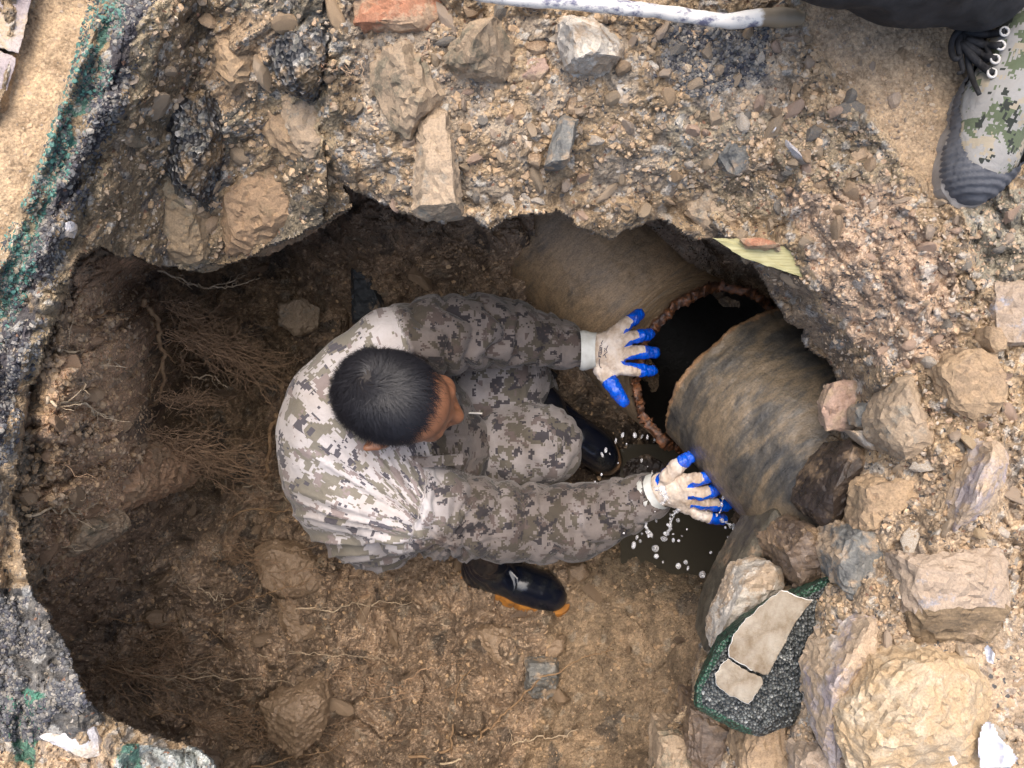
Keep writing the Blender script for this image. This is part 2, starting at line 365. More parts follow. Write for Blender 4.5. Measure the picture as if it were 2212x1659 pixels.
    put(inpoly(wu, wv, [(0,1500),(60,1480),(110,1500),(90,1560),(80,1600),(60,1660),(25,1640),(0,1580)]), (0.05, 0.15, 0.10), 0.9)
    put(inpoly(wu, wv, [(-300,1590),(20,1590),(60,1670),(60,1720),(-300,1720)]), (0.46, 0.33, 0.2), 1)
    put(inpoly(wu, wv, [(80,1590),(250,1625),(250,1740),(60,1740)]), (0.46, 0.33, 0.21), 1)
    put(inpoly(wu, wv, [(250,1625),(470,1600),(470,1740),(250,1740)]), (0.30, 0.31, 0.28), 1)
    put(inpoly(wu, wv, [(255,1620),(300,1620),(310,1700),(255,1700)]), (0.05, 0.13, 0.09), 0.9)
    put(far > 0, (0.40, 0.27, 0.15), 0.9)
    var = (0.62 + 0.5 * id2 + 0.26 * id1)[..., None]; smooth_zone = np.maximum(ochs, stls)[..., None]
    col = col * (var * (1 - smooth_zone) + smooth_zone * (0.92 + 0.16 * fbm(q * 18, 4, 60))[..., None])
    hue = np.where((id3 > 0.90)[..., None] & (smooth_zone < 0.4), np.array([0.42, 0.40, 0.36]), col)
    hue = np.where((id3 < 0.10)[..., None] & (smooth_zone < 0.4), np.array([0.10, 0.09, 0.085]), hue)
    col = 0.45 * col + 0.55 * hue
    col = col * np.array([1.10, 1.14, 1.19])
    wet = 0.25 + 0.5 * fbm(q * 12, 3, 70) * 1.0; wet = np.where(bb < 40, 0.75, wet); wet = np.where(smooth_zone[..., 0] > 0.5, 0.35, wet)
    grit = 1 - smooth_zone[..., 0] * 0.9
    # ---- faces
    ny, nx = U.shape; idx = np.arange(ny * nx).reshape(ny, nx)
    hv = hole | False
    fq = ~(hv[:-1, :-1] | hv[1:, :-1] | hv[:-1, 1:] | hv[1:, 1:])
    quads = np.stack([idx[1:, :-1], idx[1:, 1:], idx[:-1, 1:], idx[:-1, :-1]], -1)[fq]
    e = np.concatenate([quads[:, [0, 1]], quads[:, [1, 2]], quads[:, [2, 3]], quads[:, [3, 0]]])
    key = np.minimum(e[:, 0], e[:, 1]).astype(np.int64) * (ny * nx) + np.maximum(e[:, 0], e[:, 1])
    uq, inv, cnt = np.unique(key, return_inverse=True, return_counts=True)
    be = e[cnt[inv] == 1]
    uf, vf = U.ravel(), V.ravel()
    inside = lambda i: (uf[i] > -1500) & (uf[i] < 3000) & (vf[i] > -1500) & (vf[i] < 3500)
    be = be[inside(be[:, 0]) & inside(be[:, 1])]
    bv = np.unique(be); Wf = W.reshape(-1, 3); cf = col.reshape(-1, 3); wf = wet.ravel(); gf = grit.ravel(); Df = D.ravel()
    ub, vb, db = uf[bv], vf[bv], Df[bv]
    cx, cy = 1000.0, np.clip(vb, 900, 1500); ox = ub - cx; oy = vb - cy; L = np.hypot(ox, oy) + 1e-6; ox /= L; oy /= L
    Vs = [Wf]; Cs = [cf]; Ws = [wf]; Gs = [gf]; prev = np.full(ny * nx, -1); prev[bv] = bv; Q = [quads]; n0 = ny * nx
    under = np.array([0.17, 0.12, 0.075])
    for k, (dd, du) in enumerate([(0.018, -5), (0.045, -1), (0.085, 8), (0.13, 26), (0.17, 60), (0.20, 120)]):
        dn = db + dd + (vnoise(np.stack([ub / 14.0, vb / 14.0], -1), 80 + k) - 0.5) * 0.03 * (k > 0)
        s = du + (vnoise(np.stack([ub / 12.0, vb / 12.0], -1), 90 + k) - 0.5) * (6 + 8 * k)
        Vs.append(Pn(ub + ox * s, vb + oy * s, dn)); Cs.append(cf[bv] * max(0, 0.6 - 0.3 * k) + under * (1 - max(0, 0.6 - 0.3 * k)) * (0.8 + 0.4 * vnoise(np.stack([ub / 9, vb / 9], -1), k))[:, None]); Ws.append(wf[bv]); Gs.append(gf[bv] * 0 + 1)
        cur = np.full(ny * nx, -1); cur[bv] = n0 + np.arange(len(bv)); n0 += len(bv)
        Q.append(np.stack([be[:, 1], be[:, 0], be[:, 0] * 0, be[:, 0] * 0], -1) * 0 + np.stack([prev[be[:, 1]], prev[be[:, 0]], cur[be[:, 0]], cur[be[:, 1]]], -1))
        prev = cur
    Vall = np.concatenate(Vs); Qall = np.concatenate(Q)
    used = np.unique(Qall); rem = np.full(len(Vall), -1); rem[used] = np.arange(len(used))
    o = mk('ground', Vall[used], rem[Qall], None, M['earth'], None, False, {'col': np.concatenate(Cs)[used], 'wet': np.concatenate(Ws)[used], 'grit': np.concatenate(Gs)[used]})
    o['kind'] = 'structure'
    return us, vs, D, hole
US, VS, DA, HOLEM = upper_layer()
def sample(us, vs, D, u, v):
    u = np.asarray(u, float); v = np.asarray(v, float)
    i = np.clip(np.searchsorted(us, u) - 1, 0, len(us) - 2); j = np.clip(np.searchsorted(vs, v) - 1, 0, len(vs) - 2)
    a = np.clip((u - us[i]) / (us[i + 1] - us[i]), 0, 1); b = np.clip((v - vs[j]) / (vs[j + 1] - vs[j]), 0, 1)
    return (D[j, i] * (1 - a) + D[j, i + 1] * a) * (1 - b) + (D[j + 1, i] * (1 - a) + D[j + 1, i + 1] * a) * b

# ------------------------------------------------------------------ the pit: floor and walls below the crust
dB = rbf([(300,620,1.95),(450,640,2.1),(500,750,2.15),(700,600,2.05),(620,560,2.1),(820,520,1.80),(1000,560,1.86),(1150,600,1.88),(900,420,1.62),(1100,430,1.66),(1300,520,1.75),(1500,560,1.75),(1250,700,1.92),
  (1350,820,2.02),(1300,950,2.12),(1400,1000,2.16),(650,850,2.1),(500,950,2.12),(420,850,2.15),(600,1200,2.05),(800,1000,2.08),(900,1400,2.04),(1100,1400,2.02),(1300,1400,1.96),(1450,1480,1.86),
  (1400,1250,2.0),(1480,1300,1.96),(1500,1180,2.14),(1560,1180,2.14),(1330,1180,2.1),(1580,1000,2.05),(1600,700,1.95),(1750,800,1.7),(1700,1000,1.75),
  (100,700,1.13),(60,900,1.14),(10,1100,1.18),(165,900,1.26),(190,740,1.25),(230,640,1.34),(240,960,1.38),(300,990,1.45),(345,1010,1.95),(250,820,1.42),(290,900,1.5),(290,720,1.5),(350,740,1.95),(350,880,2.0),(290,560,1.6),(200,560,1.35),
  (150,1130,1.34),(210,1160,1.45),(275,1180,1.8),(60,1200,1.30),(300,1100,1.55),(350,1080,2.0),(10,1270,1.25),(100,1300,1.5),(140,1350,1.72),(210,1400,1.92),(220,1500,1.93),(400,1600,1.98),(350,1300,1.98),(700,1500,2.0),(900,1620,1.95),(1200,1640,1.93),(450,1100,2.05),
  (-300,300,1.25),(-300,1200,1.2),(-300,1700,1.3),(200,1900,1.85),(700,1900,1.8),(1200,1900,1.75),(700,2300,1.3),(1200,2300,1.25),(200,2300,1.4),(400,300,1.6),(700,300,1.6),(1100,200,1.35),(700,0,1.35),(1500,250,1.35),(300,0,1.3),
  (1900,600,1.4),(1900,900,1.4),(1900,1200,1.5),(1700,1300,1.62),(1620,1450,1.6),(1550,1600,1.7),(2200,1200,1.3),(2300,600,1.25),(2000,1800,1.35)])
def lower_layer():
    us = np.arange(-420, 2420, 3.6); vs = np.arange(0, 2420, 3.6)
    vs = np.concatenate([np.arange(60, 1690, 3.0), np.arange(1690, 2420, 12)]); us = np.concatenate([np.arange(-420, -20, 10), np.arange(-20, 1950, 3.0), np.arange(1950, 2420, 10)])
    U, V = np.meshgrid(us, vs); base = dB(U, V)
    w0 = Pn(U, V, base); q = np.stack([(U - CU), (CV - V)], -1) * (1.75 / FPX) + w0[..., 2:3] * 0.15
    q = q + np.stack([fbm(q * 12, 3, 121), fbm(q * 12 + 9, 3, 122)], -1) * 0.05
    c0, id0, e0 = chunks(q * 5.5, 0.075, 130, 0.9)
    c1, id1, e1 = chunks(q * 12, 0.048, 131, 0.8)
    c2, id2, e2 = chunks(q * 28, 0.034, 132, 0.7)
    c3, id3, e3 = chunks(q * 62, 0.020, 133, 0.6)
    mudp = [(1180,1300),(1330,1170),(1560,1160),(1560,1400),(1480,1560),(1400,1700),(1100,1700),(1180,1500)]
    sm = sstep(-30, 60, np.where(inpoly(U, V, mudp), segdist(U, V, mudp), -segdist(U, V, mudp)))
    pool = sstep(-10, 25, 62 - np.hypot((U - 1540) * 0.9, (V - 1195) * 0.9))
    wall = sstep(420, 300, U)
    amp = (1 - 0.72 * sm) * (1 - pool)
    crumb = sstep(0.42, 0.55, fbm(q * 6, 3, 140))
    h = amp * (c0 * (0.55 - 0.3 * wall + 0.55 * sstep(1050, 1250, V) * sstep(1150, 900, U) * sstep(250, 400, U)) + c1 * (0.8) + c2 * 0.35 * (0.5 + 0.8 * crumb) + c3 * 0.35 + (billow(q * 7, 170, 5, 0.66) - 0.4) * 0.10 + (fbm(q * 5, 4, 141) - 0.5) * 0.10) + (fbm(q * 110, 2, 142) - 0.5) * 0.006 * (1 - pool) 
    D = base - h
    corr = np.minimum(segdist(U, V, [(1580, 822), (1500, 740), (1400, 620), (1250, 480)], False), 999)
    D = np.where(corr < 95, np.maximum(D, 2.16), D); D = np.where(np.hypot(U - 1575, V - 815) < 150, np.maximum(D, 2.25), D)
    corb = segdist(U, V, [(1585, 822), (1700, 1010), (1800, 1150)], False); D = np.where(corb < 110, np.maximum(D, 2.0), D)
    a = sample(US, VS, DA, U, V)
    inside = inpoly(U, V, HOLE); ed = segdist(U, V, HOLE)
    D = np.where(inside, D, np.maximum(D, a + 0.05 + np.minimum(ed, 60) / 60 * 0.12))
    D = np.where(inside & (ed < 60), np.maximum(D, a + 0.05 * (1 - ed / 60)), D)
    col = np.zeros(U.shape + (3,)); col[:] = (0.30, 0.22, 0.15)
    wu = U + (fbm(q * 20, 4, 150) - 0.5) * 90; wv = V + (fbm(q * 20 + 40, 4, 151) - 0.5) * 90
    def put(mask, c, k=1.0):
        nonlocal col
        m = (mask.astype(float) * k)[..., None]; col = col * (1 - m) + np.array(c) * m
    put(inpoly(wu, wv, [(180,560),(330,560),(340,760),(290,900),(330,1010),(290,1110),(150,1230),(60,1280),(-50,1250),(60,1000),(130,800)]), (0.50, 0.34, 0.22), 0.9)
    put(inpoly(wu, wv, [(-100,900),(40,850),(80,950),(70,1100),(100,1250),(60,1330),(-100,1300)]), (0.34, 0.28, 0.20), 0.9)
    put(sm > 0.3, (0.26, 0.19, 0.12), 0.9)
    put(inpoly(wu, wv, [(1290,1170),(1540,1180),(1560,1260),(1480,1310),(1330,1270)]), (0.17, 0.13, 0.085), 0.8)
    put(inpoly(wu, wv, [(350,560),(650,560),(640,820),(500,1060),(380,1040)]), (0.24, 0.17, 0.10), 0.7)
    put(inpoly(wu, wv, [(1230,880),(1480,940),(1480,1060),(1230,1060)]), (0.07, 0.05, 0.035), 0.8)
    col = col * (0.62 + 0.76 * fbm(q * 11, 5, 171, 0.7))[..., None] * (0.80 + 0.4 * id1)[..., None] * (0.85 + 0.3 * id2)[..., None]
    col = np.where((id3 > 0.93)[..., None], col * 0.5 + np.array([0.30, 0.26, 0.2]) * 0.5, col)
    col = np.where((id2 < 0.05)[..., None], col * 0.5 + np.array([0.07, 0.065, 0.06]) * 0.5, col)
    wet = 0.60 + 0.7 * fbm(q * 10, 3, 160) + 0.35 * sm
    ny, nx = U.shape; idx = np.arange(ny * nx).reshape(ny, nx)
    quads = np.stack([idx[1:, :-1], idx[1:, 1:], idx[:-1, 1:], idx[:-1, :-1]], -1).reshape(-1, 4)
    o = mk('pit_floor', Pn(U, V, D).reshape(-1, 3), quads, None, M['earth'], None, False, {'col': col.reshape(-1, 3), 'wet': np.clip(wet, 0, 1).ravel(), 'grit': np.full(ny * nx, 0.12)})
    o['kind'] = 'structure'
    return us, vs, D
UB, VB, DB = lower_layer()
def depth_at(u, v, layer='A'):
    return float(sample(US, VS, DA, u, v)) if layer == 'A' else float(sample(UB, VB, DB, u, v))

#@@PART2
# ------------------------------------------------------------------ implicit surfaces -> one continuous mesh
def surface_nets(F, org, h):
    nx, ny, nz = F.shape
    S = F < 0
    acc = np.zeros((nx - 1, ny - 1, nz - 1, 3), np.float32); cnt = np.zeros((nx - 1, ny - 1, nz - 1), np.float32)
    corners = [(0,0,0),(1,0,0),(0,1,0),(1,1,0),(0,0,1),(1,0,1),(0,1,1),(1,1,1)]
    sl = lambda c: tuple(slice(c[k], c[k] + F.shape[k] - 1) for k in range(3))
    for a in range(8):
        for b in range(a + 1, 8):
            ca, cb = corners[a], corners[b]
            if sum(abs(ca[k] - cb[k]) for k in range(3)) != 1: continue
            fa, fb = F[sl(ca)], F[sl(cb)]; m = (fa < 0) != (fb < 0)
            I = np.nonzero(m); x = fa[I] / (fa[I] - fb[I])
            for k in range(3): acc[I + (np.full(len(I[0]), k),)] += ca[k] + x * (cb[k] - ca[k])
            cnt[I] += 1
    cell = cnt > 0; ids = np.full(cell.shape, -1, np.int64); I = np.nonzero(cell); ids[I] = np.arange(len(I[0]))
    V = (acc[I] / cnt[I][:, None] + np.stack(I, -1)) * h + np.array(org)
    Q = []
    for ax in range(3):
        o1, o2 = [(1, 2), (2, 0), (0, 1)][ax]
        s0 = [slice(None)] * 3; s1 = [slice(None)] * 3; s0[ax] = slice(0, -1); s1[ax] = slice(1, None)
        A, B = S[tuple(s0)], S[tuple(s1)]
        for flip in (False, True):
            m = (A & ~B) if not flip else (~A & B)
            J = np.array(np.nonzero(m)); ok = (J[o1] > 0) & (J[o2] > 0) & (J[o1] < F.shape[o1] - 1) & (J[o2] < F.shape[o2] - 1); J = J[:, ok]
            def g(d1, d2):
                K = J.copy(); K[o1] += d1; K[o2] += d2; return ids[K[0], K[1], K[2]]
            q = np.stack([g(-1, -1), g(0, -1), g(0, 0), g(-1, 0)], -1)
            Q.append(q[:, ::-1] if flip else q)
    return V, np.concatenate(Q)
def vnormals(V, Q):
    n = np.cross(V[Q[:, 2]] - V[Q[:, 0]], V[Q[:, 3]] - V[Q[:, 1]]); N = np.zeros_like(V)
    for k in range(4): np.add.at(N, Q[:, k], n)
    return N / (np.linalg.norm(N, axis=1, keepdims=True) + 1e-12)
def relax(V, Q, it=2, lam=0.5):
    for _ in range(it):
        A = np.zeros_like(V); c = np.zeros(len(V))
        for a, b in ((0, 1), (1, 2), (2, 3), (3, 0)):
            np.add.at(A, Q[:, a], V[Q[:, b]]); np.add.at(A, Q[:, b], V[Q[:, a]]); np.add.at(c, Q[:, a], 1); np.add.at(c, Q[:, b], 1)
        V = V * (1 - lam) + lam * A / c[:, None]
    return V
def field(prims, h):
    """prims: ('c', a, b, ra, rb, k) round cone, ('e', centre, radii, R3x3|None, k) ellipsoid, ('-e'...) carved ellipsoid"""
    lo = np.full(3, 1e9); hi = -lo
    for p in prims:
        if p[0] == 'c': r = max(p[3], p[4]); pts = np.array([p[1], p[2]])
        elif p[0] == 'e': r = max(p[2]); pts = np.array([p[1]])
        else: continue
        lo = np.minimum(lo, pts.min(0) - r - 3 * h); hi = np.maximum(hi, pts.max(0) + r + 3 * h)
    n = np.ceil((hi - lo) / h).astype(int) + 1
    F = np.full(n, 1.0, np.float32); ax = [lo[k] + h * np.arange(n[k]) for k in range(3)]
    for p in prims:
        if p[0] == 'c': r = max(p[3], p[4]); pts = np.array([p[1], p[2]]); k = p[5]
        else: r = max(p[2]); pts = np.array([p[1]]); k = p[4]
        m = r + k + 3 * h; a = np.maximum(((pts.min(0) - m - lo) / h).astype(int), 0); b = np.minimum(((pts.max(0) + m - lo) / h).astype(int) + 2, n)
        X, Y, Z = np.meshgrid(ax[0][a[0]:b[0]], ax[1][a[1]:b[1]], ax[2][a[2]:b[2]], indexing='ij')
        G = np.stack([X, Y, Z], -1)
        if p[0] == 'c':
            A = np.array(p[1]); D = np.array(p[2]) - A; t = np.clip(((G - A) @ D) / max(D @ D, 1e-12), 0, 1)
            d = np.linalg.norm(G - A - t[..., None] * D, axis=-1) - (p[3] + (p[4] - p[3]) * t)
        else:
            L = G - np.array(p[1]); 
            if p[3] is not None: L = L @ np.array(p[3])
            L = L / np.array(p[2]); q = np.linalg.norm(L, axis=-1); g = np.linalg.norm(L / np.array(p[2]), axis=-1) + 1e-9
            d = q * (q - 1) / g
        s = F[a[0]:b[0], a[1]:b[1], a[2]:b[2]]
        if p[0] == '-e':
            kk = max(k, 1e-4); hh = np.clip(0.5 - 0.5 * (s + d) / kk, 0, 1); s[...] = s * (1 - hh) - d * hh + kk * hh * (1 - hh)
        else:
            kk = max(k, 1e-4); hh = np.clip(0.5 + 0.5 * (s - d) / kk, 0, 1); s[...] = s * (1 - hh) + d * hh - kk * hh * (1 - hh)
    return F, lo
def sculpt(prims, h, it=2):
    F, lo = field(prims, h); V, Q = surface_nets(F, lo, h); V = relax(V, Q, it); return V, Q
def cap(a, b, ra, rb, k=0.02): return ('c', tuple(a), tuple(b), ra, rb, k)
def ell(c, r, Rm=None, k=0.02): return ('e', tuple(c), tuple(r), Rm, k)
def chain(pts, k=0.02):
    """pts = [(u,v,d,r),...] -> round cones in world space"""
    return [cap(P(*a[:3]), P(*b[:3]), a[3], b[3], k) for a, b in zip(pts[:-1], pts[1:])]

# ------------------------------------------------------------------ materials of the people
def m_camo(name, c, mapscale=(1, 1, 1), scale=15, px=0.0062, sat=1.0, attr='pat'):
    t = NT(name); a = t.n('ShaderNodeAttribute', attribute_name=attr).outputs['Vector']
    def snapped(off, sc):
        mp = t.n('ShaderNodeVectorMath', operation='ADD'); mp.inputs[1].default_value = off; t.l(a, mp.inputs[0])
        sn = t.n('ShaderNodeVectorMath', operation='SNAP'); sn.inputs[1].default_value = (px, px, px); t.l(mp.outputs[0], sn.inputs[0])
        m2 = t.n('ShaderNodeMapping'); m2.inputs['Scale'].default_value = mapscale; t.l(sn.outputs[0], m2.inputs[0])
        return t.noise(m2.outputs[0], sc, 3, 0.62, 0.2)
    n1 = snapped((0, 0, 0), scale); n2 = snapped((3.1, 1.7, 0.4), scale * 1.1); n3 = snapped((7.3, 2.2, 5), scale * 1.15)
    st = lambda n, th: t.ramp(n, [(0, (0, 0, 0)), (th, (1, 1, 1))], 'CONSTANT')
    col = t.mix(st(n1, 0.525), c[0], c[1]); col = t.mix(st(n2, 0.575), col, c[2]); col = t.mix(st(n3, 0.585), col, c[3])
    o = t.obj(); wv = t.noise(o, 900, 2, 0.6); dirt = t.ramp(t.noise(o, 9, 5, 0.65), [(0.35, (1, 1, 1)), (0.75, (0.72, 0.68, 0.62))])
    col = t.mix(1.0, col, dirt, 'MULTIPLY')
    dp = t.n('ShaderNodeAttribute', attribute_name='cloth_dark').outputs['Fac']  # attribute that darkens sleeves, shirt front, hem, collar and trousers
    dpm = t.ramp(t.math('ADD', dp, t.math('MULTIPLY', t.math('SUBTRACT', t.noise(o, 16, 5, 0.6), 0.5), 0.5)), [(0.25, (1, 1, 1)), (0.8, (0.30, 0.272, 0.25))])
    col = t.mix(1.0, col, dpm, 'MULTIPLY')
    b = t.bump(wv, 0.15, 0.0006); b = t.bump(t.noise(o, 45, 4, 0.6, 0.6), 0.45, 0.008, b)
    t.b.inputs['Sheen Weight'].default_value = 0.15
    return t.fin(col, 0.85, b, 0.25)
M['camo'] = m_camo('digital_camouflage_cloth', [(0.46, 0.435, 0.44), (0.195, 0.18, 0.15), (0.085, 0.08, 0.095), (0.24, 0.20, 0.195)], scale=28, px=0.0036)
M['camo_green'] = m_camo('green_digital_camouflage_canvas', [(0.29, 0.285, 0.275), (0.10, 0.125, 0.075), (0.03, 0.035, 0.03), (0.33, 0.29, 0.22)], scale=36, px=0.0030)
t = NT('skin'); o = t.obj(); n = t.noise(o, 30, 4); c = t.ramp(n, [(0.3, (0.21, 0.092, 0.048)), (0.7, (0.30, 0.14, 0.078))])
t.b.inputs['Subsurface Weight'].default_value = 0.08; t.b.inputs['Subsurface Radius'].default_value = (0.01, 0.004, 0.002)
M['skin'] = t.fin(c, 0.45, t.bump(t.noise(o, 500, 3), 0.2, 0.0008), 0.4)
t = NT('black_hair'); M['hair'] = t.fin((0.012, 0.012, 0.016), 0.5, None, 0.4)
t = NT('scalp'); M['scalp'] = t.fin((0.02, 0.016, 0.014), 0.7)
t = NT('knitted_glove'); o = t.obj(); at = t.n('ShaderNodeAttribute', attribute_name='coat').outputs['Fac']
n = t.noise(o, 26, 6, 0.65); knit = t.ramp(n, [(0.3, (0.34, 0.25, 0.17)), (0.5, (0.52, 0.43, 0.35)), (0.72, (0.68, 0.62, 0.56))])
wav = t.n('ShaderNodeTexWave', i_Scale=330.0, i_Distortion=0.5); t.l(o, wav.inputs[0])
mm = t.ramp(t.math('ADD', at, t.math('MULTIPLY', t.math('SUBTRACT', t.noise(o, 120, 3), 0.5), 0.35)), [(0.48, (0, 0, 0)), (0.53, (1, 1, 1))])
col = t.mix(mm, knit, t.ramp(t.noise(o, 45, 5, 0.7), [(0.35, (0.0, 0.06, 0.42)), (0.6, (0.0, 0.095, 0.66))]))
col = t.mix(t.ramp(t.noise(o, 34, 6, 0.75), [(0.52, (0, 0, 0)), (0.72, (0.55, 0.55, 0.55))]), col, (0.20, 0.13, 0.08))
rg = t.math('SUBTRACT', 0.9, t.math('MULTIPLY', mm, 0.68))
b = t.bump(wav.outputs[0], 0.25, 0.0006); b = t.bump(t.noise(o, 90, 4, 0.6), 0.3, 0.002, b)
M['glove'] = t.fin(col, rg, b, 0.5)
t = NT('glove_cuff_knit'); o = t.obj(); wav = t.n('ShaderNodeTexWave', i_Scale=160.0); t.l(o, wav.inputs[0])
M['cuff'] = t.fin(t.ramp(t.noise(o, 30, 5), [(0.3, (0.42, 0.42, 0.38)), (0.7, (0.62, 0.63, 0.60))]), 0.9, t.bump(wav.outputs[0], 0.3, 0.001), 0.2)
t = NT('navy_rubber'); o = t.obj(); n = t.noise(o, 14, 7, 0.7); c = t.ramp(n, [(0.45, (0.006, 0.008, 0.016)), (0.62, (0.018, 0.02, 0.022)), (0.8, (0.09, 0.075, 0.05))])
M['rubber'] = t.fin(c, t.math('ADD', t.math('MULTIPLY', n, 0.35), 0.0), t.bump(t.noise(o, 20, 3), 0.25, 0.004), 0.6)
t = NT('amber_rubber_sole'); o = t.obj(); M['sole'] = t.fin(t.ramp(t.noise(o, 22, 5), [(0.35, (0.16, 0.10, 0.05)), (0.48, (0.36, 0.15, 0.03)), (0.7, (0.50, 0.22, 0.04))]), 0.5, t.bump(t.noise(o, 200, 3), 0.2, 0.001))
def m_plain(name, c1, c2, rough=0.8, sc=30, bs=0.4, spec=0.4, **kw):
    t = NT(name); o = t.obj()
    return t.fin(t.ramp(t.noise(o, sc, 6, 0.65), [(0.35, c1), (0.68, c2)]), rough, t.bump(t.noise(o, sc * 8, 4, 0.7), bs, 0.002), spec, **kw)
M['trouser_black'] = m_plain('black_cotton', (0.012, 0.012, 0.013), (0.035, 0.035, 0.038), 0.9)
M['shoe_rubber'] = m_plain('grey_ribbed_rubber', (0.06, 0.064, 0.075), (0.12, 0.123, 0.135), 0.75, 20)
M['shoe_sole'] = m_plain('muddy_grey_sole', (0.17, 0.15, 0.13), (0.30, 0.28, 0.26), 0.85, 25)
M['lace'] = m_plain('black_lace', (0.008, 0.008, 0.01), (0.02, 0.02, 0.022), 0.75, 200)
M['eyelet'] = m_plain('white_eyelet', (0.45, 0.43, 0.40), (0.6, 0.58, 0.55), 0.4)
M['suede'] = m_plain('tan_suede', (0.16, 0.13, 0.10), (0.22, 0.18, 0.14), 0.9)

# ------------------------------------------------------------------ the worker in the pit
person = empty('person', P(800, 1000, 2.05), 'crouching worker in grey digital camouflage reaching into the broken pipe with blue-tipped gloves', 'person')
HC = P(852, 859, 1.43)     # skull centre
yaw = R(-17); pit = R(5)
Rh = Matrix.Rotation(yaw, 3, 'Z') @ Matrix.Rotation(pit, 3, 'Y')
Rn = np.array(Rh)
def Hw(p): return np.asarray(p, float) @ Rn.T + np.array(HC)
def hcap(a, b, ra, rb, k=0.012): return cap(Hw(a), Hw(b), ra, rb, k)
def hell(c, r, k=0.015): return ell(Hw(c), r, Rn, k)
SK_C = np.array((-0.008, 0, 0.012)); SK_R = np.array((0.099, 0.083, 0.095))
head = [hell(SK_C, SK_R), hell((0.03, 0, -0.045), (0.066, 0.062, 0.085), 0.03), hell((0.054, 0, 0.030), (0.048, 0.060, 0.045), 0.03),
        hcap((0.092, -0.038, 0.000), (0.092, 0.038, 0.000), 0.015, 0.015, 0.016), hcap((0.100, 0, -0.004), (0.122, -0.002, -0.038), 0.011, 0.0145, 0.016), hell((0.098, 0, -0.062), (0.026, 0.036, 0.026), 0.02),
        hcap((0.114, -0.013, -0.045), (0.114, 0.013, -0.045), 0.0085, 0.0085, 0.008), hell((0.080, 0.040, -0.040), (0.026, 0.026, 0.024), 0.02), hell((0.080, -0.040, -0.040), (0.026, 0.026, 0.024), 0.02),
        hcap((0.092, -0.018, -0.074), (0.092, 0.018, -0.074), 0.007, 0.007, 0.008), hcap((0.088, -0.016, -0.085), (0.088, 0.016, -0.085), 0.008, 0.008, 0.008),
        hell((0.072, 0, -0.115), (0.028, 0.026, 0.020), 0.02), hcap((0.0, 0.055, -0.07), (0.06, 0.025, -0.115), 0.018, 0.015, 0.02), hcap((0.0, -0.055, -0.07), (0.06, -0.025, -0.115), 0.018, 0.015, 0.02),
        ('-e', tuple(Hw((0.101, 0.031, -0.018))), (0.018, 0.017, 0.011), Rn, 0.010), ('-e', tuple(Hw((0.101, -0.031, -0.018))), (0.018, 0.017, 0.011), Rn, 0.010),
        hell((0.083, 0.031, -0.018), (0.010, 0.013, 0.010), 0.003), hell((0.083, -0.031, -0.018), (0.010, 0.013, 0.010), 0.003)]
for s in (-1,):
    head += [hell((-0.006, s * 0.090, -0.022), (0.022, 0.012, 0.034), 0.006), hcap((-0.022, s * 0.104, 0.002), (-0.024, s * 0.104, -0.030), 0.006, 0.005, 0.005), hcap((-0.022, s * 0.104, 0.002), (0.002, s * 0.096, 0.008), 0.006, 0.005, 0.005), hcap((-0.024, s * 0.104, -0.03), (-0.004, s * 0.084, -0.052), 0.005, 0.006, 0.005)]
neckb = P(775, 890, 1.60)
body = head + [cap(Hw((-0.045, 0, -0.05)), neckb, 0.056, 0.062, 0.03)]
torso_core = chain([(775, 890, 1.60, 0.07), (735, 960, 1.66, 0.085), (770, 1060, 1.78, 0.10), (810, 1090, 1.88, 0.10)], 0.05)
body += torso_core + chain([(800, 790, 1.60, 0.05), (1000, 715, 1.63, 0.04), (1130, 715, 1.66, 0.035), (1265, 755, 1.63, 0.026)], 0.03) + chain([(840, 1080, 1.62, 0.05), (1010, 1120, 1.66, 0.04), (1150, 1130, 1.69, 0.035), (1410, 1068, 1.60, 0.026)], 0.03)
body += chain([(800, 1000, 1.88, 0.08), (1110, 950, 1.78, 0.055), (1150, 950, 1.80, 0.05), (1060, 1200, 2.02, 0.035)], 0.04) + chain([(800, 950, 1.88, 0.08), (1090, 810, 1.82, 0.05), (1215, 915, 2.03, 0.035)], 0.04)
V, Q = sculpt(body, 0.0034, 2)
ob = adopt(person, mk('body', V, Q, None, M['skin'])); 
# hair
def skull_mask(p):   # p local to the head, hair growth zone
    x, y, z = p[:, 0], p[:, 1], p[:, 2]
    front = x - 0.25 * z
    hl = 0.040 - 0.20 * np.abs(y) + 0.15 * y + 0.006 * np.sin(y * 220)
    side = z > -0.045 + 0.5 * np.maximum(x - 0.01, 0) * 2
    side |= (x < -0.03) & (z > -0.075)
    return (front < hl) & side
rng = np.random.default_rng(5)
def skpt(d, off):
    d = d / np.linalg.norm(d, axis=1, keepdims=True)
    s = 1 / np.sqrt(((d / (SK_R + off[:, None])) ** 2).sum(1)); return SK_C + d * s[:, None]
n = 26000
d0 = rng.normal(size=(n, 3)); p0 = skpt(d0, np.full(n, 0.0)); keep = skull_mask(p0); d0 = d0[keep]; p0 = p0[keep]; n = len(p0)
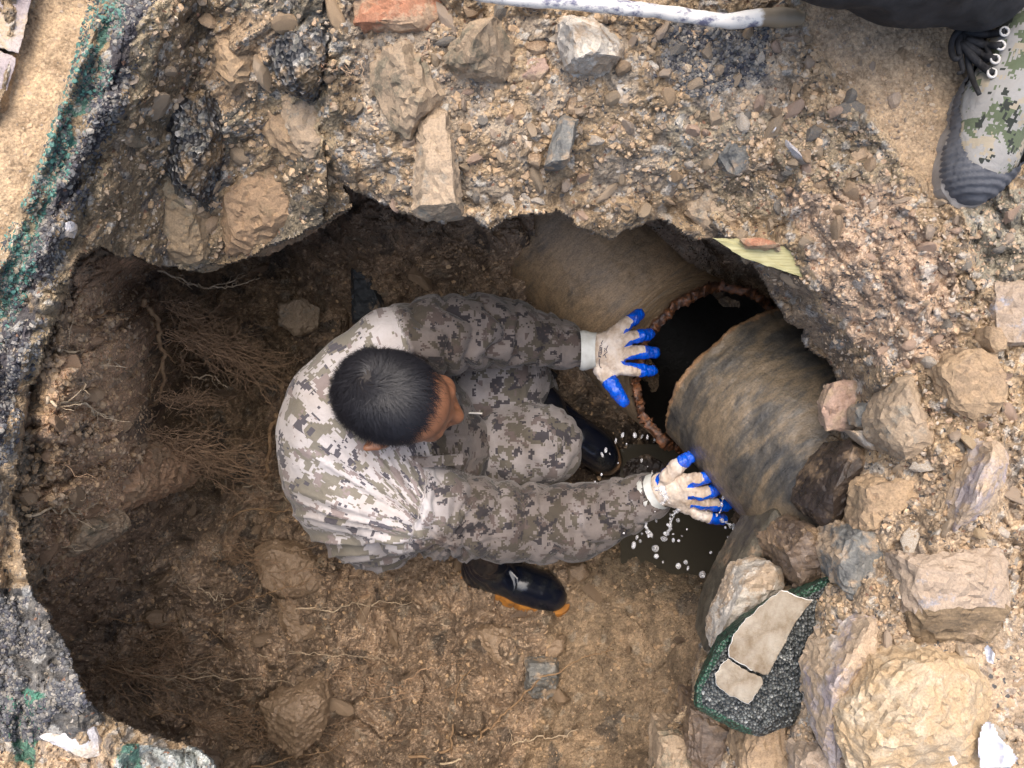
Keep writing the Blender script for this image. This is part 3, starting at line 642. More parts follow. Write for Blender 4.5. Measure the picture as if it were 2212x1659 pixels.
# cap underneath
th = np.linspace(0, 2 * np.pi, 97)[:-1]; ph = np.linspace(0, np.pi, 60)
T, Pm = np.meshgrid(th, ph); dd = np.stack([np.cos(T) * np.sin(Pm), np.sin(T) * np.sin(Pm), np.cos(Pm)], -1).reshape(-1, 3)
pc = skpt(dd, np.full(len(dd), 0.0025)); km = skull_mask(pc)
nn = 96; qs = []
for i in range(59):
    for j in range(96):
        a = i * 96 + j; b = i * 96 + (j + 1) % 96
        q = (a, a + 96, b + 96, b)
        if all(km[k] for k in q): qs.append(q)
adopt(person, mk('scalp', Hw(pc), qs, None, M['scalp']))
whorl = np.array([-0.046, 0.022, 0.082])
lengths = np.where(p0[:, 2] > 0.03, rng.uniform(0.026, 0.050, n), rng.uniform(0.012, 0.024, n))
segs = 5; cur = d0 / np.linalg.norm(d0, axis=1, keepdims=True); pos = [skpt(cur, np.full(n, 0.001))]
jit = rng.normal(size=(n, 3)) * 0.30; lift = rng.uniform(0.3, 1.0, n)
clump = (fbm(p0 * 95, 2, 7)[:, None] - 0.5)
for k in range(1, segs + 1):
    pl = pos[-1]; nrm = (pl - SK_C) / (SK_R ** 2); nrm /= np.linalg.norm(nrm, axis=1, keepdims=True)
    v = pl - whorl; v -= nrm * (v * nrm).sum(1, keepdims=True); v /= np.linalg.norm(v, axis=1, keepdims=True) + 1e-6
    dist = np.linalg.norm(pl - whorl, axis=1, keepdims=True); sw = np.cross(nrm, v) * np.clip(1.0 - dist / 0.11, -0.1, 1) * 1.0
    dr = v + sw + jit + np.cross(nrm, v) * clump * 3.4; dr -= nrm * (dr * nrm).sum(1, keepdims=True); dr /= np.linalg.norm(dr, axis=1, keepdims=True)
    st = (lengths / segs)[:, None]; off = 0.001 + np.where(np.abs(p0[:, 1]) > 0.065, 0.006, 0.015) * lift * (k / segs) ** 0.7 * np.clip(lengths / 0.03, 0.3, 1.1)
    pos.append(skpt(pl + dr * st - SK_C, off))
HS = np.stack(pos, 1)   # n, segs+1, 3
tan = np.gradient(HS, axis=1); nr = HS - SK_C; side = np.cross(tan, nr); side /= np.linalg.norm(side, axis=-1, keepdims=True) + 1e-9
wdt = np.linspace(1, 0.15, segs + 1)[None, :, None] * 0.0006
Lf = HS - side * wdt; Rt = HS + side * wdt; VV = np.stack([Lf, Rt], 2).reshape(n, -1, 3)
base_i = np.arange(n)[:, None] * (2 * (segs + 1)); qq = np.array([[2 * k, 2 * k + 1, 2 * k + 3, 2 * k + 2] for k in range(segs)])
Q = (base_i[:, :, None] + qq[None]).reshape(-1, 4)
adopt(person, mk('hair', Hw(VV.reshape(-1, 3)), Q, None, M['hair']))
# eyebrows
for s in (-1, 1):
    bp = []; bq = []
    for i in range(260):
        y = s * rng.uniform(0.014, 0.052); x = 0.099 - 0.35 * max(abs(y) - 0.03, 0) - 4 * y * y * 1.2; z = 0.005 + rng.normal() * 0.003
        a = np.array([x, y, z]); b = a + np.array([0.002, s * 0.007, 0.003 * rng.normal()]); m = len(bp)
        bp += [a, a + (0, 0, 0.0008), b + (0, 0, 0.0008), b]; bq.append((m, m + 1, m + 2, m + 3))
    adopt(person, mk('eyebrow', Hw(np.array(bp)), bq, None, M['hair']))

# --- shirt
LA = [(790, 800, 1.555, 0.082), (850, 757, 1.55, 0.082), (930, 728, 1.57, 0.073), (1010, 717, 1.60, 0.071), (1080, 716, 1.63, 0.066), (1150, 728, 1.64, 0.055), (1215, 746, 1.64, 0.043), (1256, 754, 1.63, 0.036)]
RA = [(800, 1040, 1.58, 0.088), (870, 1085, 1.58, 0.090), (960, 1110, 1.60, 0.080), (1060, 1122, 1.63, 0.077), (1150, 1131, 1.655, 0.077), (1240, 1128, 1.65, 0.074), (1320, 1102, 1.63, 0.058), (1380, 1080, 1.61, 0.045), (1408, 1070, 1.60, 0.038)]
shirt = chain([(790, 830, 1.56, 0.09), (748, 880, 1.57, 0.102), (735, 945, 1.60, 0.112), (752, 1010, 1.65, 0.120), (782, 1070, 1.72, 0.125), (818, 1120, 1.80, 0.118)], 0.06)
shirt += chain(LA, 0.03) + chain(RA, 0.03)
shirt += chain([(800, 850, 1.60, 0.10), (800, 1020, 1.62, 0.11)], 0.06) + chain([(900, 850, 1.70, 0.085), (930, 960, 1.70, 0.09), (900, 1050, 1.72, 0.09)], 0.05)
shirt += chain([(955, 880, 1.76, 0.06), (1000, 960, 1.74, 0.055), (990, 1040, 1.73, 0.05)], 0.04)          # rolled shirt front
shirt += [('-e', tuple(Hw((0.035, 0, -0.05))), (0.10, 0.086, 0.105), Rn, 0.02)]
V, Q = sculpt(shirt, 0.0046, 3)
N = vnormals(V, Q)
def ridge(x, p=2.0): return (1 - np.abs(2 * x - 1)) ** p
def arm_param(V, pts):
    """arclength along a limb, distance from its axis"""
    best = np.full(len(V), 1e9); S = np.zeros(len(V)); acc = 0; D3 = np.zeros((len(V), 3))
    for a, b in zip(pts[:-1], pts[1:]):
        A = np.array(P(*a[:3])); B = np.array(P(*b[:3])); D = B - A; t = np.clip((V - A) @ D / (D @ D), 0, 1); L = np.linalg.norm(D)
        e = V - A - t[:, None] * D; d = np.linalg.norm(e, axis=1) - (a[3] + (b[3] - a[3]) * t); m = d < best
        best = np.where(m, d, best); S = np.where(m, acc + t * L, S); D3[m] = e[m]; acc += L
    return S, best, D3, acc
pu, pv, pd = proj(V)
sl, dl, el, Ll = arm_param(V, LA); sr, dr_, er, Lr = arm_param(V, RA)
wl = sstep(0.02, 0.004, dl) * sstep(0.05, 0.11, sl); wr = sstep(0.02, 0.004, dr_) * sstep(0.06, 0.13, sr)
def sleeve(S, E, freq, seed):
    ang = np.arctan2(E[:, 2], E[:, 1]); wob = fbm(np.stack([S * 8, np.cos(ang) * 1.2, np.sin(ang) * 1.2], -1), 3, seed)
    ph = S * freq + wob * 1.5 + 0.35 * np.sin(ang * 1.0 + seed)
    brk = vnoise(np.stack([np.floor(ph) * 1.7, np.cos(ang) * 1.1, np.sin(ang) * 1.1], -1), seed + 4)
    return (np.abs(np.sin(np.pi * ph)) ** 0.75 - 0.6) * (0.55 + 0.7 * brk)
rs = np.hypot(pu - 965, pv - 1168); th_ = np.arctan2(pv - 1168, pu - 965)
fan = (ridge(fbm(np.stack([th_ * 5.5, rs / 420, rs * 0], -1), 3, 201), 1.6) - 0.5)
fan2 = (ridge(vnoise(np.stack([th_ * 13, rs / 260, rs * 0 + 4], -1), 203), 1.5) - 0.5)
wt = np.clip(1 - wl - wr, 0, 1); wfan = sstep(900, 1130, pv) * sstep(420, 120, rs) + 0.55 * sstep(900, 700, pu) * sstep(460, 200, rs)
disp = wt * (fan * 0.022 + fan2 * 0.014) * np.clip(wfan, 0, 1) + wt * (fbm(V * 22, 3, 205) - 0.5) * 0.008
elbl = np.exp(-((sl - 0.24) / 0.11) ** 2); 
disp += wl * (sleeve(sl, el, 17, 210) * (0.009 + 0.014 * elbl)) + wr * (sleeve(sr, er, 15, 220) * 0.014 + (fan * 0.016) * sstep(200, 60, rs))
front = (pu > 930) & (wl + wr < 0.5)
disp += front * (ridge(fbm(V * np.array([9, 26, 9]), 3, 230), 2) - 0.4) * 0.012
# seams
for s_, w_, pos_ in ((sl, wl, 0.085), (sr, wr, 0.10)):
    disp -= 0.003 * np.exp(-((s_ - pos_ - 0.02 * np.sin(4 * s_)) / 0.0035) ** 2) * (w_ + 0.3)
V2 = V + N * disp[:, None]
pat = V2.copy()
# pattern coordinates run with the cloth: along the body from neck to hem, stretched like a printed fabric
bt = wt[:, None]
back = np.stack([th_ * 0.13, rs / FPX * 0.62, V2[:, 2] * 0.4], -1); pat = np.where(bt > 0.5, np.stack([th_ * 0.30 + fan * 0.02, rs / FPX * 0.95, V2[:, 2] * 0.5], -1), pat)
me_o = mk('shirt', V2, Q, None, M['camo'], None, True, {'cloth_dark': np.clip(wl * sstep(0.02, 0.12, sl) * 1.0 + wr * sstep(0.05, 0.2, sr) * 0.85 + front + 0.5 * sstep(1120, 1230, pv), 0, 1)})
def set_vec(o, arr):
    at = o.data.attributes.new('pat', 'FLOAT_VECTOR', 'POINT'); at.data.foreach_set('vector', np.asarray(arr, np.float32).ravel())
set_vec(me_o, pat); adopt(person, me_o)
# collar: a stand of cloth round the neck with a flat corner beside the right ear
def cloth_strip(name, pts, wid, th, mat, parent, up=(0, 0, 1)):
    """flat band with thickness along (u,v,d) points"""
    C = np.array([P(*p[:3]) for p in pts]); T = np.gradient(C, axis=0); T /= np.linalg.norm(T, axis=1, keepdims=True); U_ = np.array([p[3] if len(p) > 3 else up for p in pts], float)
    S = np.cross(T, U_); S /= np.linalg.norm(S, axis=1, keepdims=True); U2 = np.cross(S, T)
    VV = []; 
    for c, s, u2 in zip(C, S, U2): VV += [c - s * wid / 2 - u2 * th / 2, c + s * wid / 2 - u2 * th / 2, c + s * wid / 2 + u2 * th / 2, c - s * wid / 2 + u2 * th / 2]
    qs = []
    for i in range(len(C) - 1):
        for k in range(4): qs.append((4 * i + k, 4 * i + (k + 1) % 4, 4 * i + 4 + (k + 1) % 4, 4 * i + 4 + k))
    qs += [(3, 2, 1, 0), tuple(4 * (len(C) - 1) + k for k in range(4))]
    o = mk(name, VV, qs, None, mat, None, False); 
    if mat == M['camo']:
        set_vec(o, np.array(VV)); da = o.data.attributes.new('cloth_dark', 'FLOAT', 'POINT'); da.data.foreach_set('value', np.full(len(VV), 0.75, np.float32))
    return adopt(parent, o) if parent is not None else o
cp = [(1000, 992, 1.56), (960, 995, 1.545), (920, 998, 1.535), (880, 997, 1.53), (845, 985, 1.53), (800, 958, 1.535), (765, 920, 1.54), (748, 880, 1.54), (752, 835, 1.545), (785, 800, 1.55), (840, 785, 1.57), (900, 790, 1.60)]
cloth_strip('collar', cp, 0.022, 0.004, M['camo'], person)
def tube(name, pts, radii, mat, parent=None, seg=8, world=False, smooth=True, caps=True):
    C = np.array([p if world else P(*p[:3]) for p in pts], float); T = np.gradient(C, axis=0); T /= np.linalg.norm(T, axis=1, keepdims=True) + 1e-12
    r = np.full(len(C), radii) if np.isscalar(radii) else np.array(radii); VV = []; ref = np.array([0.13, 0.21, 0.97])
    S = np.cross(T, ref); S /= np.linalg.norm(S, axis=1, keepdims=True) + 1e-9; B = np.cross(T, S)
    a = np.linspace(0, 2 * np.pi, seg, endpoint=False)
    VV = (C[:, None] + r[:, None, None] * (np.cos(a)[None, :, None] * S[:, None] + np.sin(a)[None, :, None] * B[:, None])).reshape(-1, 3)
    i = np.arange(len(C) - 1)[:, None] * seg; k = np.arange(seg)[None]; Q = np.stack([i + k, i + (k + 1) % seg, i + seg + (k + 1) % seg, i + seg + k], -1).reshape(-1, 4)
    tr = []
    if caps:
        m = len(VV); VV = np.concatenate([VV, C[:1], C[-1:]])
        for j in range(seg): tr += [(m, (j + 1) % seg, j), (m + 1, (len(C) - 1) * seg + j, (len(C) - 1) * seg + (j + 1) % seg)]
    if name is None: return VV, Q, tr
    o = mk(name, VV, Q, tr, mat, None, smooth); return adopt(parent, o) if parent is not None else o
M['silver'] = m_plain('dull_zip_metal', (0.3, 0.3, 0.29), (0.5, 0.5, 0.48), 0.45, 80, Metallic=0.6)
M['whitecord'] = m_plain('white_cord', (0.5, 0.47, 0.42), (0.66, 0.63, 0.58), 0.8)
tube('zipper', [(960, 838, 1.66), (972, 842, 1.67), (985, 850, 1.68), (994, 862, 1.70), (1000, 880, 1.72)], 0.0022, M['silver'], person, 6)
tube('drawcord', [(1005, 893, 1.69), (1020, 892, 1.685), (1035, 893, 1.68), (1042, 893, 1.68)], 0.0022, M['whitecord'], person, 6)
M['patch'] = m_plain('dark_patch', (0.03, 0.035, 0.05), (0.06, 0.065, 0.08), 0.6)
M['patch_y'] = m_plain('yellow_thread', (0.35, 0.26, 0.04), (0.45, 0.35, 0.07), 0.7)
M['patch_w'] = m_plain('white_thread', (0.5, 0.52, 0.55), (0.62, 0.63, 0.66), 0.7)
def surf_snap(verts_w, lift):
    """push flat decoration onto the shirt along the viewing ray"""
    out = []
    for p in verts_w:
        u_, v_, d_ = proj(np.array(p)); k = np.argmin((pu - u_) ** 2 + (pv - v_) ** 2 + ((pd > 1.66) * 1e5)); out.append(P(u_, v_, GC - V2[k, 2] - lift))
    return out
def decal(name, poly, lift, mat, parent):
    vs_ = surf_snap([P(a, b, 1.5) for a, b in poly], lift); c = sum(vs_, Vector()) / len(vs_); vv = [c] + vs_ + [p - Vector((0, 0, 0.004)) for p in vs_]
    n = len(vs_); tr = [(0, i + 1, (i + 1) % n + 1) for i in range(n)]; qd = [((i + 1) % n + 1, i + 1, i + 1 + n, (i + 1) % n + 1 + n) for i in range(n)]
    return adopt(parent, mk(name, [tuple(p) for p in vv], qd, tr, mat, None, True))
decal('shoulder_patch', [(870, 675), (882, 671), (898, 673), (912, 680), (920, 692), (918, 706), (908, 714), (893, 708), (878, 696), (868, 684)], 0.006, M['patch'], person)
decal('patch_ribbon', [(846, 680), (856, 678), (872, 690), (890, 704), (894, 712), (882, 706), (866, 698), (854, 690)], 0.0075, M['patch_y'], person)
decal('patch_emblem', [(872, 682), (880, 678), (884, 684), (890, 677), (894, 684), (903, 681), (898, 692), (888, 697), (880, 690)], 0.0085, M['patch_w'], person)

# --- trousers
RK = [(810, 1060, 1.88, 0.11), (980, 1000, 1.84, 0.095), (1110, 965, 1.78, 0.087), (1168, 960, 1.765, 0.083)]
RS = [(1168, 960, 1.765, 0.083), (1120, 1050, 1.86, 0.07), (1070, 1150, 1.95, 0.060), (1050, 1190, 2.0, 0.055)]
LK = [(810, 960, 1.88, 0.10), (960, 880, 1.86, 0.085), (1060, 820, 1.83, 0.078), (1115, 812, 1.82, 0.070)]
LS = [(1115, 812, 1.82, 0.068), (1150, 840, 1.90, 0.058)]
V, Q = sculpt(chain(RK, 0.04) + chain(RS, 0.03) + chain(LK, 0.04) + chain(LS, 0.03), 0.0048, 3)
N = vnormals(V, Q); du = (ridge(fbm(V * np.array([18, 9, 14]), 3, 240), 2) - 0.4) * 0.010
tu, tv, td = proj(V)
du += -0.003 * np.exp(-((tv - 978 - 0.12 * (tu - 1150)) / 2.5) ** 2) * (tu > 1120) * (tu < 1240) + 0.006 * np.abs(np.sin((tu + tv * 0.6) / 11)) * sstep(1185, 1225, tu)
V = V + N * du[:, None]; ot = mk('trousers', V, Q, None, M['camo'], None, True, {'cloth_dark': np.full(len(V), 0.62)}); set_vec(ot, V * 0.8); adopt(person, ot)

# --- gloves
def glove(wrist, knuckles, fingers, thumb, hd, coat_from, cuffpts, palm_r=0.0135, seed=1, label=None):
    """wrist (u,v,d); knuckles [(u,v,d)]*4; fingers [[(u,v,d,r)...]]*4; thumb [...]"""
    W0 = np.array(P(*wrist)); prims = []
    for i, k in enumerate(knuckles):
        K = np.array(P(*k)); off = (i - 1.5) * 0.011
        prims.append(cap(W0 + (K - W0) * 0.0 + hd * off, K, 0.020, palm_r + 0.001, 0.014))
    for a, b in zip(knuckles[:-1], knuckles[1:]): prims.append(cap(P(*a), P(*b), palm_r - 0.001, palm_r - 0.001, 0.010))
    for a, b in zip(knuckles[:-1], knuckles[1:]):
        A = np.array(P(*a)); B = np.array(P(*b)); prims.append(cap(W0 * 0.45 + A * 0.55, W0 * 0.45 + B * 0.55, 0.0155, 0.0155, 0.012))
    segs_ = []
    fingers = [[(a[0], a[1], a[2], a[3] * 1.10) for a in f] for f in fingers]; thumb = [(a[0], a[1], a[2], a[3] * 1.06) for a in thumb]
    for f in fingers + [thumb]:
        for a, b in zip(f[:-1], f[1:]): prims.append(cap(P(*a[:3]), P(*b[:3]), a[3], b[3], 0.0035))
        segs_.append(f)
    V, Q = sculpt(prims, 0.0019, 2); N = vnormals(V, Q)
    V = V + N * ((fbm(V * 120, 3, seed) - 0.5) * 0.0034 + (ridge(fbm(V * np.array([150, 60, 60]), 3, seed + 4), 2) - 0.4) * 0.0028)[:, None]
    coat = np.zeros(len(V))
    bestd = np.full(len(V), 1e9)
    for fi, f in enumerate(segs_):
        tot = sum((P(*a[:3]) - P(*b[:3])).length for a, b in zip(f[:-1], f[1:])); acc = 0
        for a, b in zip(f[:-1], f[1:]):
            A = np.array(P(*a[:3])); B = np.array(P(*b[:3])); D = B - A; tt = np.clip((V - A) @ D / (D @ D), 0, 1); L = np.linalg.norm(D)
            e = V - A - tt[:, None] * D; dd_ = np.linalg.norm(e, axis=1) - (a[3] + (b[3] - a[3]) * tt); s_ = (acc + tt * L) / tot
            th_b = coat_from[fi]
            c_ = np.where(s_ > th_b, 1.0, 0.0); 
            side_ = e @ hd / (np.linalg.norm(e, axis=1) + 1e-9)          # +1 towards the little finger side
            sel = coat_side[fi]
            c_ = np.maximum(c_, ((side_ * sel > 0.05 + 0.9 * (1 - s_ * 1.5).clip(0, 1)) & (s_ > 0.12)).astype(float)) if sel else c_
            c_ = np.maximum(c_, (e[:, 2] < -0.002).astype(float))
            m = dd_ < bestd; coat = np.where(m, c_, coat); bestd = np.where(m, dd_, bestd); acc += L
    coat = np.where(bestd > 0.008, (N[:, 2] < -0.1).astype(float), coat)
    o = adopt(person, mk('glove', V, Q, None, M['glove'], None, True, {'coat': coat}))
    if label: o['label'] = label
    cf = tube('glove_cuff', cuffpts, [0.0400, 0.0425, 0.0418, 0.0385, 0.0375][:len(cuffpts)], M['cuff'], None, 28, caps=False)
    cf.data.transform(Matrix.Translation(-person.location)); cf.parent = person
    cf.data.transform(Matrix.Identity(4)); 
    return V, N, o
dq = 1.60
coat_side = [-1, -1, -1, 1, 0]
hdv = np.array([0.0, 1.0, 0.0])
GV, GN, go = glove((1278, 757, 1.615), [(1326, 722, dq), (1334, 742, dq), (1336, 768, dq), (1330, 796, dq)],
      [[(1326, 722, dq, .0125), (1348, 704, dq - .005, .0115), (1366, 690, dq, .0115), (1380, 679, dq + .008, .0105)],
       [(1334, 742, dq, .0125), (1362, 730, dq - .008, .0115), (1385, 725, dq - .004, .0115), (1402, 722, dq + .006, .0105)],
       [(1336, 768, dq, .0125), (1366, 761, dq - .008, .012), (1394, 761, dq - .004, .0115), (1414, 762, dq + .006, .0105)],
       [(1330, 796, dq, .0125), (1358, 798, dq - .008, .012), (1386, 800, dq - .004, .0115), (1408, 801, dq + .006, .0105)],], 
      [(1300, 800, dq + .005, .0155), (1318, 826, dq - .002, .0145), (1332, 846, dq - .006, .0125), (1346, 867, dq, .0112)], hdv, [0.62, 0.60, 0.66, 0.62, 0.30],
      [(1252, 757, 1.615), (1258, 757, 1.615), (1266, 757, 1.615), (1276, 757, 1.615), (1290, 757, 1.612)], seed=2)
coat_side = [-1, -1, -1, 0, 0]
dq = 1.52
hd2 = np.array([0.25, 0.95, 0.0])
GV2, GN2, go2 = glove((1424, 1060, 1.575), [(1478, 1040, dq + .02), (1484, 1056, dq + .02), (1487, 1074, dq + .03), (1482, 1092, dq + .045)],
      [[(1478, 1040, dq + .02, .0125), (1505, 1036, dq, .0115), (1528, 1030, dq, .0112), (1548, 1026, dq + .008, .0105)],
       [(1484, 1056, dq + .02, .0125), (1512, 1066, dq + .005, .0115), (1536, 1062, dq + .01, .0112), (1556, 1052, dq + .02, .0105)],
       [(1487, 1074, dq + .03, .0125), (1516, 1085, dq + .02, .0115), (1543, 1090, dq + .025, .0112), (1568, 1092, dq + .035, .0105)],
       [(1482, 1092, dq + .045, .012), (1506, 1108, dq + .04, .011), (1532, 1118, dq + .045, .0105), (1560, 1122, dq + .055, .0098)]],
      [(1440, 1032, dq + .03, .0150), (1462, 1008, dq + .015, .0140), (1476, 996, dq + .005, .0122), (1490, 988, dq + .008, .0112)], hd2, [0.55, 0.60, 0.72, 0.62, 0.72],
      [(1398, 1072, 1.60), (1404, 1069, 1.597), (1412, 1066, 1.59), (1420, 1062, 1.582), (1430, 1058, 1.575)], seed=3)
# printed mark on the back of the glove (ink strokes)
M['ink'] = m_plain('printed_ink', (0.05, 0.045, 0.06), (0.11, 0.10, 0.12), 0.8)
gu, gv, gd = proj(GV)
def stroke(a, b, wpx):
    (x0, y0), (x1, y1) = a, b; L = math.hypot(x1 - x0, y1 - y0); nx_, ny_ = -(y1 - y0) / L * wpx / 2, (x1 - x0) / L * wpx / 2
    return [(x0 + nx_, y0 + ny_), (x1 + nx_, y1 + ny_), (x1 - nx_, y1 - ny_), (x0 - nx_, y0 - ny_)]
def gp(x, y):  # coordinates read off the close-up (1106 px = 200 source px)
    return (2350 + x / 5.53) / 1.8228, (1250 + y / 5.53) / 1.8228
strokes = [((95, 560), (135, 500)), ((95, 560), (120, 585)), ((70, 620), (110, 600)), ((60, 660), (120, 655)), ((62, 690), (115, 690)), ((50, 720), (105, 725)), ((45, 750), (100, 765)), ((40, 790), (100, 800)), ((38, 830), (90, 850)), ((40, 850), (92, 870)), ((60, 905), (50, 960)), ((50, 960), (55, 1030)), ((55, 1030), (80, 1095)), ((80, 1095), (110, 1100)),
           ((160, 670), (205, 700)), ((245, 610), (205, 690)), ((205, 690), (215, 740)), ((235, 745), (170, 800)), ((170, 800), (205, 885)), ((170, 800), (130, 845)), ((165, 700), (180, 760)), ((70, 620), (60, 700)), ((105, 650), (98, 800)), ((45, 740), (40, 860))]
iv = []; iq = []
for a, b in strokes:
    for x, y in stroke(gp(*a), gp(*b), 1.7):
        dsel = np.where(gd < 1.612, 0, 1e4); k = np.argmin((gu - x) ** 2 + (gv - y) ** 2 + dsel); iv.append(tuple(P(x, y, gd[k] - 0.0012)))
    m = len(iv); iq.append((m - 4, m - 3, m - 2, m - 1))
ink = adopt(person, mk('glove_print', iv, iq, None, M['ink'], None, False))

# --- rubber boots
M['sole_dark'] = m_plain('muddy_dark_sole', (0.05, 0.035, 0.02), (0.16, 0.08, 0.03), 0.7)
def boot(origin, ang, roll, shaft_top, name_label, smat='sole'):
    """local: X towards the toe, Z up; heel under the origin"""
    Rm = Matrix.Rotation(ang, 4, 'Z') @ Matrix.Rotation(roll, 4, 'X'); O = Vector(origin); Mx = Matrix.Translation(O) @ Rm
    up = [cap((0, 0, .050), (0.05, 0, .060), .040, .042, .03), cap((0.05, 0, .060), (.12, 0, .052), .042, .044, .03), cap((.12, .004, .050), (.175, .006, .044), .045, .043, .03), cap((.175, .006, .044), (.205, .002, .042), .043, .036, .03),
          cap((.16, .016, .035), (.19, .012, .032), .032, .028, .02), cap((0, 0, .05), (.0, 0, .13), .042, .046, .03)]
    st = Mx.inverted() @ Vector(shaft_top); up.append(cap((.0, 0, .12), tuple(st), .046, .056, .03))
    V, Q = sculpt(up, 0.003, 3); V[:, 2] = np.maximum(V[:, 2], 0.012 + 0.1 * (V[:, 2] - 0.012))
    N = vnormals(V, Q)
    x, y, z = V[:, 0], V[:, 1], V[:, 2]
    wr_ = np.exp(-((z - 0.095) / 0.03) ** 2) * np.sin((x * 0.9 + z * 1.2 + 0.02 * np.sin(y * 60)) * 170) * 0.0028 * (x < 0.10)
    V = V + N * wr_[:, None]
    b = mk('rubber_boot', V, Q, None, M['rubber']); b.data.transform(Mx); adopt(person, b); b['label'] = name_label
    # sole: outline offset from the foot axis, scalloped tread edge
    a = np.linspace(0, 2 * np.pi, 160, endpoint=False); outl = []
    for t_ in a:
        dx, dy = math.cos(t_), math.sin(t_)
        # support of the sole outline (union of circles along the foot)
        best = 0
        for cx, cy, r_ in ((0, 0, .040), (.03, 0, .041), (.06, -.002, .037), (.10, 0, .039), (.14, .004, .046), (.17, .006, .048), (.20, .004, .044), (.215, .002, .036)):
            px, py = cx - 0.1, cy; bq_ = dx * px + dy * py; c_ = px * px + py * py - r_ * r_; disc = bq_ * bq_ - c_
            if disc > 0: best = max(best, bq_ + math.sqrt(disc))
        outl.append((0.1 + dx * (best + 0.006), dy * (best + 0.006)))
    outl = np.array(outl); ring = []; 
    zs = [0.028, 0.020, 0.009, 0.000, -0.006]
    for zi, z_ in enumerate(zs):
        arc = np.cumsum(np.hypot(*(np.roll(outl, -1, 0) - outl).T)); notch = (np.sin(arc / 0.012 * 2 * np.pi) > 0.55) * (zi >= 2) * ((outl[:, 0] > 0.11) | (outl[:, 0] < 0.03)) * 0.0045
        off = outl - np.array([0.1, 0]); off = off / np.linalg.norm(off, axis=1, keepdims=True)
        o2 = outl - off * (notch[:, None] + (0.003 if zi == 0 else 0)); zz = np.full(len(o2), z_)
        if zi >= 3: zz = zz + 0.008 * ((o2[:, 0] > 0.045) & (o2[:, 0] < 0.085))   # instep raised in front of the heel
        ring.append(np.column_stack([o2, zz]))
    VV = np.concatenate(ring + [[[0.1, 0, 0.034]], [[0.1, 0, -0.004]]]); n_ = len(outl); Q = []; T_ = []
    for r_ in range(len(zs) - 1):
        for k in range(n_): Q.append((r_ * n_ + k, (r_ + 1) * n_ + k, (r_ + 1) * n_ + (k + 1) % n_, r_ * n_ + (k + 1) % n_))
    for k in range(n_): T_ += [(len(VV) - 2, k, (k + 1) % n_), (len(VV) - 1, (len(zs) - 1) * n_ + (k + 1) % n_, (len(zs) - 1) * n_ + k)]
    s = mk('boot_sole', VV, Q, T_, M[smat], None, False); s.data.transform(Mx); s.data.transform(Matrix.Translation(-person.location)); s.parent = b
    return b, Mx
bt_o = P(1028, 1250, 2.04); 
boot((bt_o.x, bt_o.y, bt_o.z), R(-19), R(-42), P(1075, 1140, 1.84), 'right rubber boot, glossy navy with an amber sole')
b2 = P(1170, 880, 2.02)
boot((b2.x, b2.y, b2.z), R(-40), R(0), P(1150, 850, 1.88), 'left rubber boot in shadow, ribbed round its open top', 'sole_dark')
# ribbed rim of the left boot top
rim = np.array([P(1040, 872, 1.86), P(1075, 874, 1.85), P(1110, 866, 1.84), P(1145, 850, 1.84), P(1172, 830, 1.85), (P(1192, 800, 1.87))])
Cr = np.array([rim[0] + (rim[1] - rim[0]) * 0.0]) 
ts = np.linspace(0, len(rim) - 1, 60); ri = np.stack([np.interp(ts, np.arange(len(rim)), rim[:, k]) for k in range(3)], -1)
M['ribrubber'] = m_plain('black_ribbed_rubber', (0.012, 0.012, 0.012), (0.03, 0.03, 0.03), 0.4)
bandv = []; 
for i, p in enumerate(ri):
    a = ri[min(i + 1, 59)] - ri[max(i - 1, 0)]; a /= np.linalg.norm(a); out = np.cross(a, (0, 0, 1)); rb = 0.0022 * (i % 3 == 0)
    bandv += [p + (0, 0, 0.0) - out * 0.004, p + out * 0.0 + (0, 0, 0.006 + rb), p + out * 0.012 + (0, 0, 0.004 + rb), p + out * 0.016 + (0, 0, -0.002), p + out * 0.019 + (0, 0, 0.003), p + out * 0.022 + (0, 0, -0.03), p + out * 0.03 + (0, 0, -0.14)]
qd = []
for i in range(59):
    for k in range(6): qd.append((7 * i + k, 7 * i + k + 1, 7 * i + 8 + k, 7 * i + 7 + k))
adopt(person, mk('boot_rim', np.array(bandv), qd, None, M['ribrubber'], None, True))

# ------------------------------------------------------------------ the second worker (only a shoe and a trouser leg reach the picture)
p2 = empty('person', (0.70, 0.62, 0.0), 'standing bystander at pit edge, one camouflage canvas shoe and a black trouser leg in view', 'person')
SH = Matrix.Translation(Vector((0.690, 0.505, 0.0))) @ Matrix.Rotation(R(-110), 4, 'Z') @ Matrix.Diagonal((1.08, 1.04, 1.0, 1.0))     # heel behind, toe towards the pit
def sh(x, y, z): return SH @ Vector((x, y, z))
shoe_prims = [cap((-0.02, 0, .05), (.06, 0, .055), .036, .038, .03), cap((.06, 0, .055), (.14, 0, .045), .038, .040, .03), cap((.14, 0, .043), (.20, .004, .036), .043, .038, .03), cap((.20, .004, .034), (.225, .002, .032), .036, .032, .02), cap((-0.02, 0, .05), (-.02, 0, .10), .036, .036, .02)]
Vs, Qs = sculpt(shoe_prims, 0.003, 3); Vs[:, 2] = np.maximum(Vs[:, 2], 0.016 + 0.1 * (Vs[:, 2] - 0.016))
